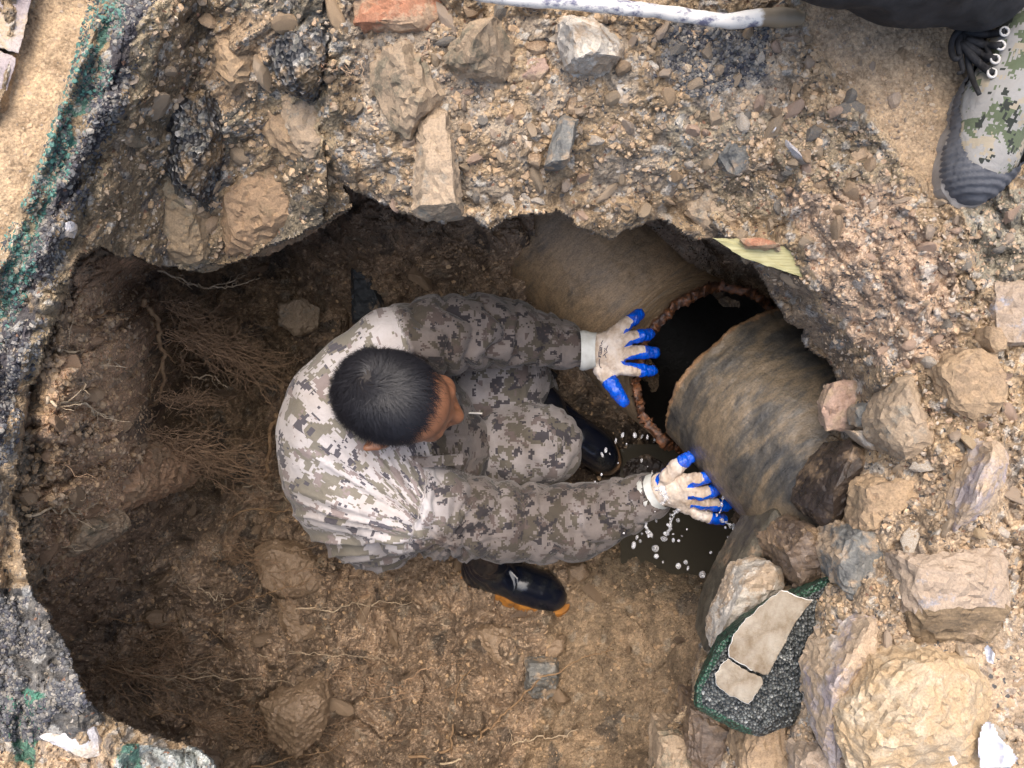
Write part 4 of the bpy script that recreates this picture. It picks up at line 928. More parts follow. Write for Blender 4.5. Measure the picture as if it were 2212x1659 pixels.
body2 = [cap(sh(-0.02, 0, 0.06), P(1980, -150, 0.90), 0.04, 0.05, .03), cap(P(1980, -150, 0.90), (0.30, 0.72, 0.36), 0.05, 0.055, .03), cap((0.30, 0.72, 0.36), (0.62, 1.05, 0.40), 0.06, 0.09, .03), cap((0.62, 1.05, 0.40), (0.66, 1.0, 0.75), .13, .13, .05), cap((0.66, 1.0, 0.75), (0.66, 0.92, 0.98), .12, .06, .04), ell((0.66, 0.88, 1.08), (.09, .1, .12), None, .03), cap((0.62, 1.05, 0.40), (1.0, 0.75, 0.42), .09, .06, .03), cap((1.0, 0.75, 0.42), (0.98, 0.85, 0.06), .055, .04, .03), cap((.55, .98, .88), (.4, .9, .62), .05, .04, .03), cap((.4, .9, .62), (.5, .72, .5), .04, .03, .02), cap((.78, .98, .88), (.95, .9, .62), .05, .04, .03), cap((.95, .9, .62), (.85, .72, .5), .04, .03, .02)]
V, Q = sculpt(body2, 0.008, 2); adopt(p2, mk('body', V, Q, None, M['skin']))
tr2 = [cap(P(2125, -45, 0.95), P(1985, -120, 0.91), 0.055, 0.078, .03), cap(P(1985, -120, 0.91), P(1830, -190, 0.86), 0.078, 0.085, .03), cap(P(1830, -190, 0.86), (0.30, 0.72, 0.36), 0.08, 0.085, .03), cap((0.30, 0.72, 0.36), (0.62, 1.05, 0.40), 0.085, 0.12, .03), cap((0.62, 1.05, 0.40), (1.0, 0.75, 0.42), .12, .085, .03), cap((1.0, 0.75, 0.42), (0.98, 0.85, 0.12), .08, .06, .03), cap((0.62, 1.05, 0.40), (0.66, 1.0, 0.78), .15, .15, .05), cap((.55, .98, .88), (.4, .9, .62), .07, .06, .03), cap((.78, .98, .88), (.95, .9, .62), .07, .06, .03), cap((0.66, 1.0, 0.75), (0.66, 0.94, 0.9), .15, .1, .05)]
V, Q = sculpt(tr2, 0.006, 3); N = vnormals(V, Q); V = V + N * ((ridge(fbm(V * 14, 3, 300), 2) - 0.4) * 0.01)[:, None]; adopt(p2, mk('trousers', V, Q, None, M['trouser_black']))
shoe = mk('canvas_shoe', np.array([tuple(SH @ Vector(v)) for v in Vs]), Qs, None, M['camo_green']); set_vec(shoe, Vs); adopt(p2, shoe); shoe['label'] = 'camouflage canvas shoe with black laces and a ribbed grey toe cap'
def shell(name, mask, off, mat, fn=None):
    """a layer proud of the shoe's surface where mask holds"""
    N = vnormals(Vs, Qs); o_ = off + (fn(Vs) if fn else 0); VV = Vs + N * np.asarray(o_).reshape(-1, 1) if fn else Vs + N * off
    km = mask(Vs); q = Qs[km[Qs].all(1)]; us_ = np.unique(q); rm = np.full(len(Vs), -1); rm[us_] = np.arange(len(us_))
    o = mk(name, np.array([tuple(SH @ Vector(v)) for v in VV[us_]]), rm[q], None, mat)
    if mat == M['camo_green']: set_vec(o, VV[us_])
    o.data.transform(Matrix.Translation(-p2.location)); o.parent = shoe; return o
x_ = lambda V: V[:, 0]
shell('toe_cap', lambda V: (V[:, 0] + 0.9 * np.maximum(V[:, 2] - 0.045, 0) * -1 + 1.2 * np.maximum(np.abs(V[:, 1]) - 0.02, 0) > 0.205) | ((V[:, 2] < 0.045 + 0.1 * (V[:, 0] - 0.1)) & (V[:, 0] > 0.03)), 0.003, M['shoe_rubber'], lambda V: 0.0022 * (np.sin((V[:, 0] + 0.3 * V[:, 1]) / 0.0075 * 2 * np.pi) > 0))
a = np.linspace(0, 2 * np.pi, 140, endpoint=False); outl = []
for t_ in a:
    dx, dy = math.cos(t_), math.sin(t_); best = 0
    for cx, cy, r_ in ((-0.02, 0, .036), (.06, 0, .037), (.14, 0, .043), (.18, .003, .044), (.21, .003, .040), (.228, .002, .033)):
        px, py = cx - 0.1, cy; bq_ = dx * px + dy * py; c_ = px * px + py * py - r_ * r_; disc = bq_ * bq_ - c_
        if disc > 0: best = max(best, bq_ + math.sqrt(disc))
    outl.append((0.1 + dx * (best + 0.006), dy * (best + 0.006)))
outl = np.array(outl); arc = np.cumsum(np.hypot(*(np.roll(outl, -1, 0) - outl).T)); rings = []
for zi, z_ in enumerate([0.030, 0.026, 0.012, 0.002]):
    off = outl - np.array([0.1, 0]); off = off / np.linalg.norm(off, axis=1, keepdims=True)
    o2 = outl - off * ((0.004 if zi == 0 else 0) + (np.sin(arc / 0.010 * 2 * np.pi) > 0.2)[:, None] * 0.002 * (zi > 0)); rings.append(np.column_stack([o2, np.full(len(o2), z_)]))
VV = np.concatenate(rings + [[[0.1, 0, 0.03]]]); n_ = len(outl)
Q = [(r_ * n_ + k, (r_ + 1) * n_ + k, (r_ + 1) * n_ + (k + 1) % n_, r_ * n_ + (k + 1) % n_) for r_ in range(3) for k in range(n_)]; T_ = [(len(VV) - 1, k, (k + 1) % n_) for k in range(n_)]
so = mk('shoe_sole', np.array([tuple(SH @ Vector(v)) for v in VV]), Q, T_, M['shoe_sole'], None, False); so.data.transform(Matrix.Translation(-p2.location)); so.parent = shoe
def top_z(u, v, up=0.0):
    """point on the shoe's upper seen at (u,v)"""
    W_ = np.array([tuple(SH @ Vector(x)) for x in Vs[::3]]); a_, b_, c_ = proj(W_); k = np.argmin((a_ - u) ** 2 + (b_ - v) ** 2 + np.where(Vs[::3, 2] < 0.045, 900, 0)); return P(u, v, c_[k] - up)
sh2 = shoe.copy(); COL.objects.link(sh2); sh2.parent = p2; sh2.location = Vector((0.42, 0.46, 0)) ; sh2['label'] = 'second camouflage canvas shoe outside the picture'
so2 = so.copy(); COL.objects.link(so2); so2.parent = sh2
# eyelet strap, laces
for i, ((eu, ev), (ku, kv)) in enumerate((((2170, 68), (2085, 68)), ((2162, 98), (2088, 84)), ((2150, 128), (2080, 90)), ((2143, 158), (2075, 92)))):
    c = top_z(eu, ev, 0.006); bm = bmesh.new()
    tor = []; 
    th_ = np.linspace(0, 2 * np.pi, 17)[:-1]
    pts = [Vector(c) + Vector((math.cos(t_) * 0.0052, math.sin(t_) * 0.0052, 0)) for t_ in th_] + [Vector(c) + Vector((0.0052, 0, 0))]
    VV, QQ, TT = tube(None, [tuple(p) for p in pts], 0.0018, None, seg=6, world=True, caps=False); e = mk('eyelet', VV, QQ, None, M['eyelet']); e.data.transform(Matrix.Translation(-p2.location)); e.parent = shoe
    pts = []
    for s_ in np.linspace(0, 1, 9):
        uu = eu + (ku - eu) * s_; vv_ = ev + (kv - ev) * s_ + 6 * math.sin(s_ * 3.14); p = Vector(top_z(uu, vv_, 0.0065 + 0.012 * math.sin(s_ * 2.2))); pts.append(tuple(p))
    VV, QQ, TT = tube(None, pts, [0.0048] * 8 + [0.004], None, seg=8, world=True); e = mk('lace', VV, QQ, TT, M['lace']); e.data.transform(Matrix.Translation(-p2.location)); e.parent = shoe
for lp in ([(2085, 60), (2068, 68), (2056, 86), (2054, 112), (2062, 130), (2074, 126), (2078, 104), (2084, 82)], [(2080, 66), (2088, 100), (2092, 140), (2100, 170), (2110, 192), (2116, 205)], [(2084, 64), (2100, 90), (2118, 118), (2134, 134), (2140, 120), (2128, 96), (2108, 76)], [(2074, 74), (2070, 96), (2074, 128), (2082, 156), (2070, 158)]):
    pts = [tuple(top_z(a_, b_, 0.012 + 0.004 * math.sin(i_ * 1.7))) for i_, (a_, b_) in enumerate(lp)]
    tt = np.linspace(0, len(pts) - 1, len(pts) * 5); ar = np.array(pts); pp = np.stack([np.interp(tt, np.arange(len(pts)), ar[:, k]) for k in range(3)], -1)
    for _ in range(6): pp[1:-1] = (pp[:-2] + pp[1:-1] + pp[2:]) / 3
    VV, QQ, TT = tube(None, [tuple(p) for p in pp], np.linspace(0.0048, 0.0025, len(pp)), None, seg=8, world=True); e = mk('lace', VV, QQ, TT, M['lace']); e.data.transform(Matrix.Translation(-p2.location)); e.parent = shoe

# ------------------------------------------------------------------ the broken pipe
def m_pipe(name, rust):
    t = NT(name); o = t.obj(); at = t.n('ShaderNodeAttribute', attribute_name='pipe').outputs['Vector']
    mp = t.n('ShaderNodeMapping'); mp.inputs['Scale'].default_value = (0.9, 3.8, 0.9); t.l(at, mp.inputs[0])
    n = t.noise(mp.outputs[0], 7, 8, 0.66, 0.5); n2 = t.noise(mp.outputs[0], 45, 5, 0.7); f = t.noise(o, 300, 4, 0.75)
    c = t.ramp(n, [(0.30, (0.12, 0.10, 0.08)), (0.42, (0.24, 0.175, 0.11)), (0.6, (0.34, 0.235, 0.135)), (0.75, (0.38, 0.27, 0.16))] if rust else [(0.34, (0.04, 0.039, 0.037)), (0.45, (0.075, 0.067, 0.055)), (0.55, (0.135, 0.105, 0.07)), (0.72, (0.22, 0.165, 0.105))])
    c = t.mix(0.7, c, t.ramp(n2, [(0.3, (0.6, 0.6, 0.6)), (0.5, (1, 1, 1)), (0.75, (1.5, 1.42, 1.3))]), 'MULTIPLY')
    r = t.n('ShaderNodeAttribute', attribute_name='rust').outputs['Fac']
    rc = t.ramp(t.noise(o, 60, 6, 0.75), [(0.3, (0.04, 0.026, 0.022)), (0.45, (0.075, 0.04, 0.026)), (0.57, (0.21, 0.08, 0.03)), (0.66, (0.08, 0.055, 0.042))] if rust else [(0.3, (0.10, 0.06, 0.035)), (0.5, (0.24, 0.14, 0.07)), (0.7, (0.30, 0.19, 0.10))])
    rr = t.ramp(t.math('ADD', r, t.math('MULTIPLY', t.math('SUBTRACT', t.noise(o, 40, 5, 0.7), 0.5), 0.9)), [(0.4, (0, 0, 0)), (0.62, (1, 1, 1))])
    c = t.mix(rr, c, rc); c = t.mix(0.7, c, t.ramp(f, [(0.3, (0.55, 0.55, 0.55)), (0.5, (1, 1, 1)), (0.7, (1.5, 1.45, 1.4))]), 'MULTIPLY')
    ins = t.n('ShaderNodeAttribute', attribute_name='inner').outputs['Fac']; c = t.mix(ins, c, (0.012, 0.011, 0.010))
    b = t.bump(f, 0.4, 0.0015); b = t.bump(n2, 0.3, 0.002, b); b = t.bump(t.noise(o, 60, 5, 0.7), 0.4, 0.006, b)
    return t.fin(c, t.math('ADD', t.math('MULTIPLY', n, 0.35), 0.16 if not rust else 0.28), b, 0.5)
M['pipe'] = m_pipe('muddy_cast_iron', 1); M['pipeb'] = m_pipe('muddy_cast_iron_brown_edge', 0)
def pipe(name, C, Ro, th, rag, seed, rust_len, label, lip=None, seg=220, mat='pipe'):
    """hollow pipe along world points C, first point is the open, broken end"""
    C = np.array(C, float); L = np.concatenate([[0], np.cumsum(np.linalg.norm(np.diff(C, axis=0), axis=1))]); m = int(L[-1] / 0.0045); s = np.linspace(0, L[-1], m)
    C = np.stack([np.interp(s, L, C[:, k]) for k in range(3)], -1)
    for _ in range(30): C[1:-1] = (C[:-2] + 2 * C[1:-1] + C[2:]) / 4
    T = np.gradient(C, axis=0); T /= np.linalg.norm(T, axis=1, keepdims=True); S = np.cross(T, (0.35, 0.9, 0.2)); S /= np.linalg.norm(S, axis=1, keepdims=True); B = np.cross(T, S)
    a = np.linspace(0, 2 * np.pi, seg, endpoint=False); ca = np.stack([np.cos(a), np.sin(a)], -1)
    SS, AA = np.meshgrid(s, a, indexing='ij'); n3 = np.stack([np.cos(AA) * 2, np.sin(AA) * 2, SS * 10], -1)
    nz = (fbm(n3 * 1.6, 4, seed) - 0.5) * 0.008 + (fbm(n3 * 9, 3, seed + 9) - 0.5) * 0.003
    edge = np.exp(-SS / 0.03); nz = nz + edge * (fbm(n3 * 3, 4, seed + 3) - 0.5) * 0.014
    R0 = Ro + nz + (lip(SS) if lip else 0); dirn = np.cos(AA)[..., None] * S[:, None] + np.sin(AA)[..., None] * B[:, None]
    shift = (rag * (fbm(np.stack([np.cos(a) * 2.5, np.sin(a) * 2.5, a * 0], -1), 4, seed + 5) - 0.5) + rag * 0.5 * (np.floor(fbm(np.stack([np.cos(a) * 7, np.sin(a) * 7, a * 0], -1), 3, seed + 6) * 7) / 7 - 0.5))[None, :] * np.exp(-SS / 0.05)
    outer = C[:, None] + dirn * R0[..., None] + T[:, None] * shift[..., None]
    inner = C[:, None] + dirn * (Ro - th + 0.3 * nz)[..., None] + T[:, None] * shift[..., None]
    jr = np.random.default_rng(seed); dc = (np.exp(-s / 0.02) * (1.0 if mat == 'pipe' else 0.25))[:, None, None]
    outer = outer + jr.normal(size=outer.shape) * 0.0026 * dc + dirn * ((vnoise(n3 * 11, seed + 20) - 0.5) * 0.016)[..., None] * dc; inner = inner + jr.normal(size=inner.shape) * 0.0026 * dc
    jg = (fbm(np.stack([np.cos(a) * 2.6, np.sin(a) * 2.6, a * 0], -1), 5, seed + 8, 0.6) - 0.5)[:, None] * (0.055 if mat == 'pipe' else 0.016); outer[0] += T[0] * jg; inner[0] += T[0] * jg; outer[1] += T[0] * jg * 0.6; inner[1] += T[0] * jg * 0.6; mid = (outer[0] + inner[0]) / 2 + jr.normal(size=outer[0].shape) * 0.0022; V = np.concatenate([inner[::-1].reshape(-1, 3), mid, outer.reshape(-1, 3)]); rows = 2 * m + 1
    i = np.arange(rows - 1)[:, None] * seg; k = np.arange(seg)[None]; Q = np.stack([i + k, i + seg + k, i + seg + (k + 1) % seg, i + (k + 1) % seg], -1).reshape(-1, 4)
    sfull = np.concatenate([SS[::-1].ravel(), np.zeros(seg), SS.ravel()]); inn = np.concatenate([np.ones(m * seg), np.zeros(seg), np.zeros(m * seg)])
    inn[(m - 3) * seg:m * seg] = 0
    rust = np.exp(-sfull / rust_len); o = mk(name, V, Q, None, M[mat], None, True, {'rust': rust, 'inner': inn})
    af = np.concatenate([AA[::-1].ravel(), a, AA.ravel()]); at = o.data.attributes.new('pipe', 'FLOAT_VECTOR', 'POINT')
    at.data.foreach_set('vector', np.stack([np.cos(af) * 0.25, sfull, np.sin(af) * 0.25], -1).astype(np.float32).ravel())
    tag(o, label, 'pipe', 'broken water main'); return o
OA = np.array(P(1548, 806, 1.68)); nO = np.array([0.30, -0.26, 0.92]); nO /= np.linalg.norm(nO); hor = np.array([-0.62, 0.76, -0.06]); hor /= np.linalg.norm(hor)
pathA = [OA - nO * x for x in (0, 0.03, 0.06)]
c0 = pathA[-1]
for k in range(1, 9):
    w_ = k / 8; dir_ = -nO * (1 - w_) + hor * w_; dir_ /= np.linalg.norm(dir_); pathA.append(pathA[-1] + dir_ * 0.035)
for k in range(18): pathA.append(pathA[-1] + hor * 0.05)
pipe('iron_pipe', pathA, 0.190, 0.013, 0.05, 401, 0.035, 'rusty elbow of broken water main, its dark open mouth beside the gloved hand', lambda s: 0.003 * np.exp(-(s / 0.03) ** 2))
PB = np.array(P(1590, 822, 1.60)); aB = np.array([0.46, -0.62, 0.60]); aB /= np.linalg.norm(aB)
pipe('iron_pipe', [PB + aB * x for x in np.arange(0, 0.62, 0.04)], 0.178, 0.016, 0.008, 411, 0.012, 'mud-smeared straight length of water main rising from elbow mouth toward the rubble', None, mat='pipeb')
# ------------------------------------------------------------------ rocks, clods and slabs
def rock(name, label, poly, d, th, tops=None, mat='grey', seed=0, cat='rock', group=None, layer='A', cell=0.007, amp=1.0, h=None, lay=0.0, smooth=False, sink=0.3):
    """poly: outline in layout pixels; d: distance of the outline below the lens; th: thickness; tops: [(u,v,height)]"""
    rnd = random.Random(seed * 7 + 3); pts = [P(u, v, d) for u, v in poly]; c = sum(pts, Vector()) / len(pts)
    size = max((p - c).length for p in pts); nar = min(size, 1.6 * sorted((p - c).length for p in pts)[0]); h = h if h is not None else 0.40 * nar
    bm = bmesh.new()
    allp = [Vector(p) + Vector((0, 0, rnd.uniform(-.1, .1) * h)) for p in pts]
    if tops: allp += [P(u, v, d - hh) for u, v, hh in tops]
    else: allp += [c + (p - c) * rnd.uniform(0.55, 0.85) + Vector((0, 0, h * rnd.uniform(0.6, 1.0))) for p in pts]
    allp += [c + (p - c) * rnd.uniform(0.75, 0.98) - Vector((0, 0, th * rnd.uniform(0.8, 1.0))) for p in pts]
    for p in allp: bm.verts.new(p)
    r = bmesh.ops.convex_hull(bm, input=bm.verts)
    bmesh.ops.delete(bm, geom=[v for v in bm.verts if not v.link_faces], context='VERTS')
    lim = max(cell, size / 26)
    for _ in range(7):
        e = [e for e in bm.edges if e.calc_length() > lim * 1.6]
        if not e or len(bm.verts) > 9000: break
        bmesh.ops.subdivide_edges(bm, edges=e, cuts=1, use_grid_fill=False)
        bmesh.ops.triangulate(bm, faces=[f for f in bm.faces if len(f.verts) > 3])
    bmesh.ops.smooth_vert(bm, verts=bm.verts, factor=0.22, use_axis_x=True, use_axis_y=True, use_axis_z=True)
    bm.verts.ensure_lookup_table(); bm.normal_update()
    V = np.array([v.co for v in bm.verts]); N = np.array([v.normal for v in bm.verts])
    s = min(1.0, nar / 0.05) * amp
    dsp = (fbm(V * (0.9 / max(size, .02)) * 2.2 + seed, 2, seed) - 0.5) * 0.10 * nar * amp + (ridge(fbm(V * 38 + seed, 3, seed + 1), 1.0) - 0.5) * 0.004 * s + (fbm(V * 130, 3, seed + 2) - 0.5) * 0.006 * s
    # stepped breaks
    stp = fbm(V * 26 + seed * 3, 2, seed + 5); dsp += (np.floor(stp * 6) / 6 - stp) * 0.034 * s
    V = V + N * dsp[:, None]
    for v, co in zip(bm.verts, V): v.co = co
    bm.verts.index_update(); T = np.array([[l.vert.index for l in f.loops] for f in bm.faces]); bm.free()
    o = mk(name, V - np.array(c), None, T, M[mat], None, smooth); o.location = c
    tag(o, label, cat, group); return o
RK_ = [
 ('rock','rounded reddish-brown boulder cut by the top edge above the gravel',[(755,-25),(763,50),(781,62),(850,66),(920,63),(950,37),(956,-25)],1.04,.08,None,'red',1,'rock'),
 ('rock','long brown slab with a sharp ridge lying left of the wedge rock',[(794,147),(834,97),(870,83),(897,83),(924,110),(970,203),(904,243),(884,303),(850,283),(820,217),(797,187)],1.07,.07,[(826,106,.035),(866,92,.045),(905,222,.05),(880,160,.055),(850,120,.05)],'olive',2,'rock'),
 ('rock','wedge-shaped grey rock with one bright and one shaded face near top centre',[(947,143),(966,100),(1008,45),(1068,30),(1092,60),(1112,100),(1110,147),(1086,180),(1054,178),(987,155)],1.05,.07,[(1066,36,.05),(1026,78,.075),(1010,140,.05),(1040,60,.065)],'olive',3,'rock'),
 ('rock','pale boulder with a hollowed white face below the white-painted bar',[(1197,57),(1214,27),(1237,21),(1284,38),(1304,63),(1337,80),(1353,92),(1350,127),(1320,150),(1297,160),(1257,152),(1217,145),(1205,110)],1.04,.07,[(1225,45,.045),(1290,70,.05),(1250,125,.06),(1330,120,.04),(1280,110,.065)],'pale',4,'rock'),
 ('rock','tall pinkish-grey slab leaning over the top lip of the pit',[(898,257),(937,230),(970,232),(980,310),(990,360),(1001,410),(998,458),(970,472),(920,479),(888,457),(893,367),(895,300)],1.08,.07,[(915,262,.03),(962,245,.04),(975,330,.05),(985,440,.045),(905,445,.035),(920,340,.05)],'grey',5,'rock'),
 ('rock','thin dark slate standing behind the tall slab',[(974,217),(993,227),(1000,290),(1000,350),(990,352),(978,290)],1.09,.06,None,'dgrey',6,'rock'),
 ('rock','smooth blue-grey oblong stone lying in the gravel',[(1204,253),(1220,245),(1250,257),(1244,290),(1230,353),(1217,365),(1174,360),(1184,327)],1.07,.04,[(1215,258,.022),(1244,264,.024),(1228,345,.026),(1190,350,.022)],'dgrey',7,'rock'),
 ('rock','brown pointed stone touching the top of the blue-grey oblong stone',[(1227,200),(1264,170),(1262,233),(1250,250),(1220,247)],1.07,.04,None,'brown',8,'rock'),
 ('rock','cream leaf-shaped stone to the lower right of the pale boulder',[(1319,190),(1330,147),(1345,152),(1367,170),(1374,200),(1357,233),(1337,230)],1.06,.04,None,'pale',9,'rock'),
 ('rock','white-veined knobbly stone right of the cream stone',[(1360,130),(1390,120),(1434,137),(1430,160),(1404,170),(1376,156)],1.06,.04,None,'pale',10,'rock'),
 ('rock','flat tan stone between the wedge rock and the pale boulder',[(1130,123),(1184,123),(1190,153),(1167,180),(1124,170)],1.06,.04,None,'pink',11,'rock'),
 ('rock','two-toned brown and olive cobble right of the wedge rock',[(1130,93),(1180,83),(1187,107),(1157,122),(1134,110)],1.055,.04,None,'brown',12,'rock'),
 ('rock','small light grey stone above the olive cobble',[(1147,50),(1177,53),(1172,83),(1150,82)],1.05,.03,None,'pale',13,'rock'),
 ('rock','pinkish-white shard left of the blue-grey oblong stone',[(1134,277),(1143,280),(1154,297),(1149,327),(1130,320)],1.08,.03,None,'pale',14,'rock'),
 ('rock','brown stone under the pinkish-white shard',[(1140,327),(1174,332),(1166,360),(1142,352)],1.085,.03,None,'brown',15,'rock'),
 ('rock','tan blocky stone beside the round grey cobble in mid gravel',[(1104,240),(1124,207),(1147,220),(1140,253),(1108,266)],1.075,.03,None,'clod',16,'rock'),
 ('rock','round grey cobble in mid gravel',[(1145,213),(1170,213),(1178,240),(1154,257),(1144,240)],1.075,.03,None,'bluegrey',17,'rock'),
 ('rock','blue-grey and ochre boulder at the right edge below the shoe',[(2131,603),(2158,583),(2250,590),(2260,760),(2190,772),(2135,760),(2121,680)],1.04,.08,[(2150,610,.03),(2230,620,.04),(2230,740,.04),(2150,740,.03)],'bluegrey',19,'rock'),
 ('rock','earthy lump resting on the blue-grey boulder',[(2139,703),(2165,705),(2175,735),(2172,760),(2150,762),(2136,735)],0.99,.04,None,'clod',60,'rock'),
 ('rock','pinkish-brown lump against the right side of the water main',[(1801,826),(1851,816),(1891,833),(1890,863),(1851,886),(1845,933),(1785,932),(1776,890),(1778,863)],1.20,.05,None,'pink',20,'rock'),
 ('rock','small charcoal cobble on the pinkish lump',[(1848,880),(1875,866),(1901,880),(1901,916),(1875,933),(1848,923)],1.14,.04,None,'dgrey',21,'rock'),
 ('rock','broad flat grey-brown slab right of the charcoal cobble',[(1941,813),(1975,806),(2015,886),(2041,936),(2021,986),(1958,1000),(1908,953),(1901,906),(1938,883)],1.05,.08,[(1960,830,.03),(1990,900,.04),(2010,950,.03),(1950,970,.03)],'grey',22,'rock'),
 ('rock','light grey chip wedged above the black wet rock',[(1835,930),(1875,930),(1913,960),(1911,990),(1870,965)],1.13,.03,None,'pale',24,'rock'),
 ('rock','large black wet rock between the water main and the rubble',[(1838,948),(1870,965),(1905,990),(1892,1020),(1852,1042),(1838,1100),(1815,1150),(1775,1140),(1757,1105),(1767,1053),(1797,990)],1.17,.12,[(1845,965,.03),(1880,995,.03),(1800,1060,.05),(1800,1120,.03)],'blackwet',23,'rock'),
 ('clod','flat-topped clod of tan earth right of the black wet rock',[(1848,1046),(1908,1018),(1980,1008),(2043,1013),(2050,1110),(1990,1145),(1900,1170),(1840,1150)],1.10,.10,[(1870,1055,.04),(1990,1025,.05),(2030,1090,.04),(1880,1145,.04),(1950,1090,.055)],'clod',25,'clod'),
 ('rock','purple and ochre striped rock near the right edge',[(2141,950),(2160,952),(2181,970),(2183,1003),(2165,1060),(2140,1110),(2060,1150),(2066,1080),(2091,1036)],0.99,.08,[(2145,970,.04),(2165,1000,.04),(2110,1090,.045),(2080,1110,.03)],'purple',26,'rock'),
 ('slab','long olive-brown slab set on edge beside the pool',[(1668,1092),(1700,1100),(1741,1120),(1715,1152),(1680,1188),(1625,1235),(1575,1300),(1545,1380),(1528,1412),(1520,1405),(1535,1330),(1570,1240),(1625,1155)],1.34,.12,[(1675,1100,.02),(1700,1130,.03),(1600,1250,.03),(1540,1380,.02)],'olive3',27,'slab'),
 ('rock','brown wet block with vertical grain beside the olive slab',[(1688,1193),(1738,1129),(1765,1136),(1808,1199),(1801,1233),(1760,1270),(1725,1283),(1701,1240)],1.19,.16,[(1700,1195,.03),(1745,1145,.04),(1795,1205,.04),(1728,1265,.03)],'brownwet',28,'rock'),
 ('rock','smooth oval grey cobble above the green-edged asphalt chunk',[(1835,1156),(1862,1146),(1891,1146),(1918,1183),(1901,1206),(1888,1260),(1875,1299),(1838,1303),(1815,1266),(1809,1206)],1.07,.12,None,'dgrey',29,'rock'),
 ('rock','rough light grey stone left of the plaster plate',[(1668,1214),(1691,1229),(1699,1269),(1658,1290),(1608,1338),(1568,1385),(1537,1416),(1545,1369),(1565,1313),(1608,1236)],1.22,.10,[(1670,1230,.02),(1610,1260,.03),(1570,1340,.03),(1680,1265,.02)],'pale',30,'rock'),
 ('rock','square stone block with a pale top and a brown split side on the right',[(1941,1199),(2050,1190),(2168,1186),(2188,1300),(2141,1405),(2050,1412),(1968,1400),(1951,1319)],1.00,.10,None,'purple',33,'rock'),
 ('rock','purple-grey slab leaning under the yellow boulder',[(1865,1326),(1908,1326),(1917,1406),(1875,1440),(1815,1560),(1806,1670),(1776,1613),(1776,1473),(1809,1406)],1.03,.10,[(1880,1345,.03),(1900,1400,.03),(1800,1480,.04),(1840,1440,.04)],'purple',34,'rock'),
 ('rock','big yellow earthy boulder in the lower right corner',[(1875,1440),(1925,1409),(1985,1400),(2041,1400),(2108,1416),(2145,1473),(2147,1523),(2113,1573),(2110,1720),(1860,1720),(1812,1610),(1806,1540)],0.98,.12,[(1900,1450,.03),(2030,1420,.05),(2120,1480,.04),(2080,1600,.05),(1890,1620,.05),(1960,1520,.065)],'yclod',35,'rock'),
 ('clod','lumpy brown clod at the bottom edge below the asphalt chunk',[(1651,1523),(1690,1540),(1710,1573),(1718,1680),(1596,1680),(1601,1620),(1621,1573)],1.18,.10,None,'clod',37,'clod'),
 ('rock','small reddish stone between the brown clod and the purple slab',[(1721,1563),(1738,1546),(1775,1563),(1773,1606),(1738,1603)],1.18,.06,None,'red',38,'rock'),
 ('rock','olive stone at the bottom edge below the mud slope',[(1424,1590),(1455,1588),(1495,1600),(1502,1680),(1480,1710),(1413,1710)],1.36,.12,None,'olive',39,'rock'),
 ('rock','greenish-grey stone cut by the bottom edge left of the yellow boulder',[(1726,1640),(1770,1612),(1815,1620),(1860,1659),(1850,1730),(1723,1730)],1.08,.08,None,'bluegrey',40,'rock'),
 ('rock','dark olive rock under the asphalt chunk at its lower left',[(1492,1530),(1540,1535),(1602,1565),(1590,1660),(1540,1700),(1484,1640)],1.33,.14,None,'brownwet',41,'rock'),
 ('rock','black slate slab behind the left shoulder of the worker',[(757,577),(795,577),(812,615),(834,665),(830,690),(760,700)],1.90,.05,[(765,585,.02),(790,585,.02),(825,670,.02),(765,690,.02)],'slate',42,'rock'),
 ('rock','squarish grey stone with a charcoal top on the wet floor',[(1134,1423),(1160,1420),(1204,1423),(1211,1459),(1199,1506),(1157,1514),(1134,1489)],1.93,.10,[(1142,1432,.06),(1200,1432,.06),(1204,1460,.06),(1142,1470,.06)],'dgrey',43,'rock'),
 ('rock','tan round stone right of the reddish flat rock on the floor',[(1177,1389),(1200,1378),(1221,1376),(1219,1406),(1200,1424),(1181,1423)],1.94,.06,None,'wclod',44,'rock'),
 ('rock','reddish flat rock bedded in mud below the amber-soled boot',[(1031,1363),(1060,1352),(1091,1359),(1135,1365),(1177,1379),(1170,1400),(1151,1423),(1114,1453),(1060,1425),(1035,1389)],1.95,.08,None,'wclod',45,'rock'),
 ('clod','large faceted clod on the floor near the bottom edge',[(560,1520),(600,1500),(683,1476),(712,1506),(708,1556),(690,1600),(640,1640),(580,1600)],1.82,.14,[(680,1490,.05),(705,1515,.04),(640,1570,.06),(590,1540,.05)],'wclod',46,'clod'),
 ('rock','angular olive block jutting from the left wall',[(130,1163),(160,1130),(190,1109),(217,1133),(218,1163),(190,1190),(160,1206),(127,1199)],1.36,.12,[(185,1120,.03),(210,1145,.03),(150,1180,.03)],'olive',47,'rock'),
 ('clod','rounded clod on the floor left of the shirt hem',[(547,1183),(590,1165),(650,1180),(700,1230),(690,1275),(650,1292),(610,1290),(565,1260)],1.95,.10,None,'wclod',48,'clod'),
 ('clod','smaller clod below the rounded clod left of the boot',[(600,1293),(650,1300),(693,1293),(705,1350),(680,1380),(640,1392),(603,1350)],1.96,.09,None,'wclod',49,'clod'),
 ('rock','big squared reddish earth block protruding from the left wall',[(225,975),(262,962),(300,973),(317,1020),(314,1073),(283,1100),(240,1090),(205,1050)],1.50,.30,[(240,985,.03),(300,990,.02),(305,1060,.03),(240,1070,.05)],'pinkw',50,'rock'),
 ('rock','white stone on the black asphalt edge at left',[(120,497),(138,480),(153,476),(155,492),(147,513),(133,513)],1.04,.02,None,'white',52,'rock'),
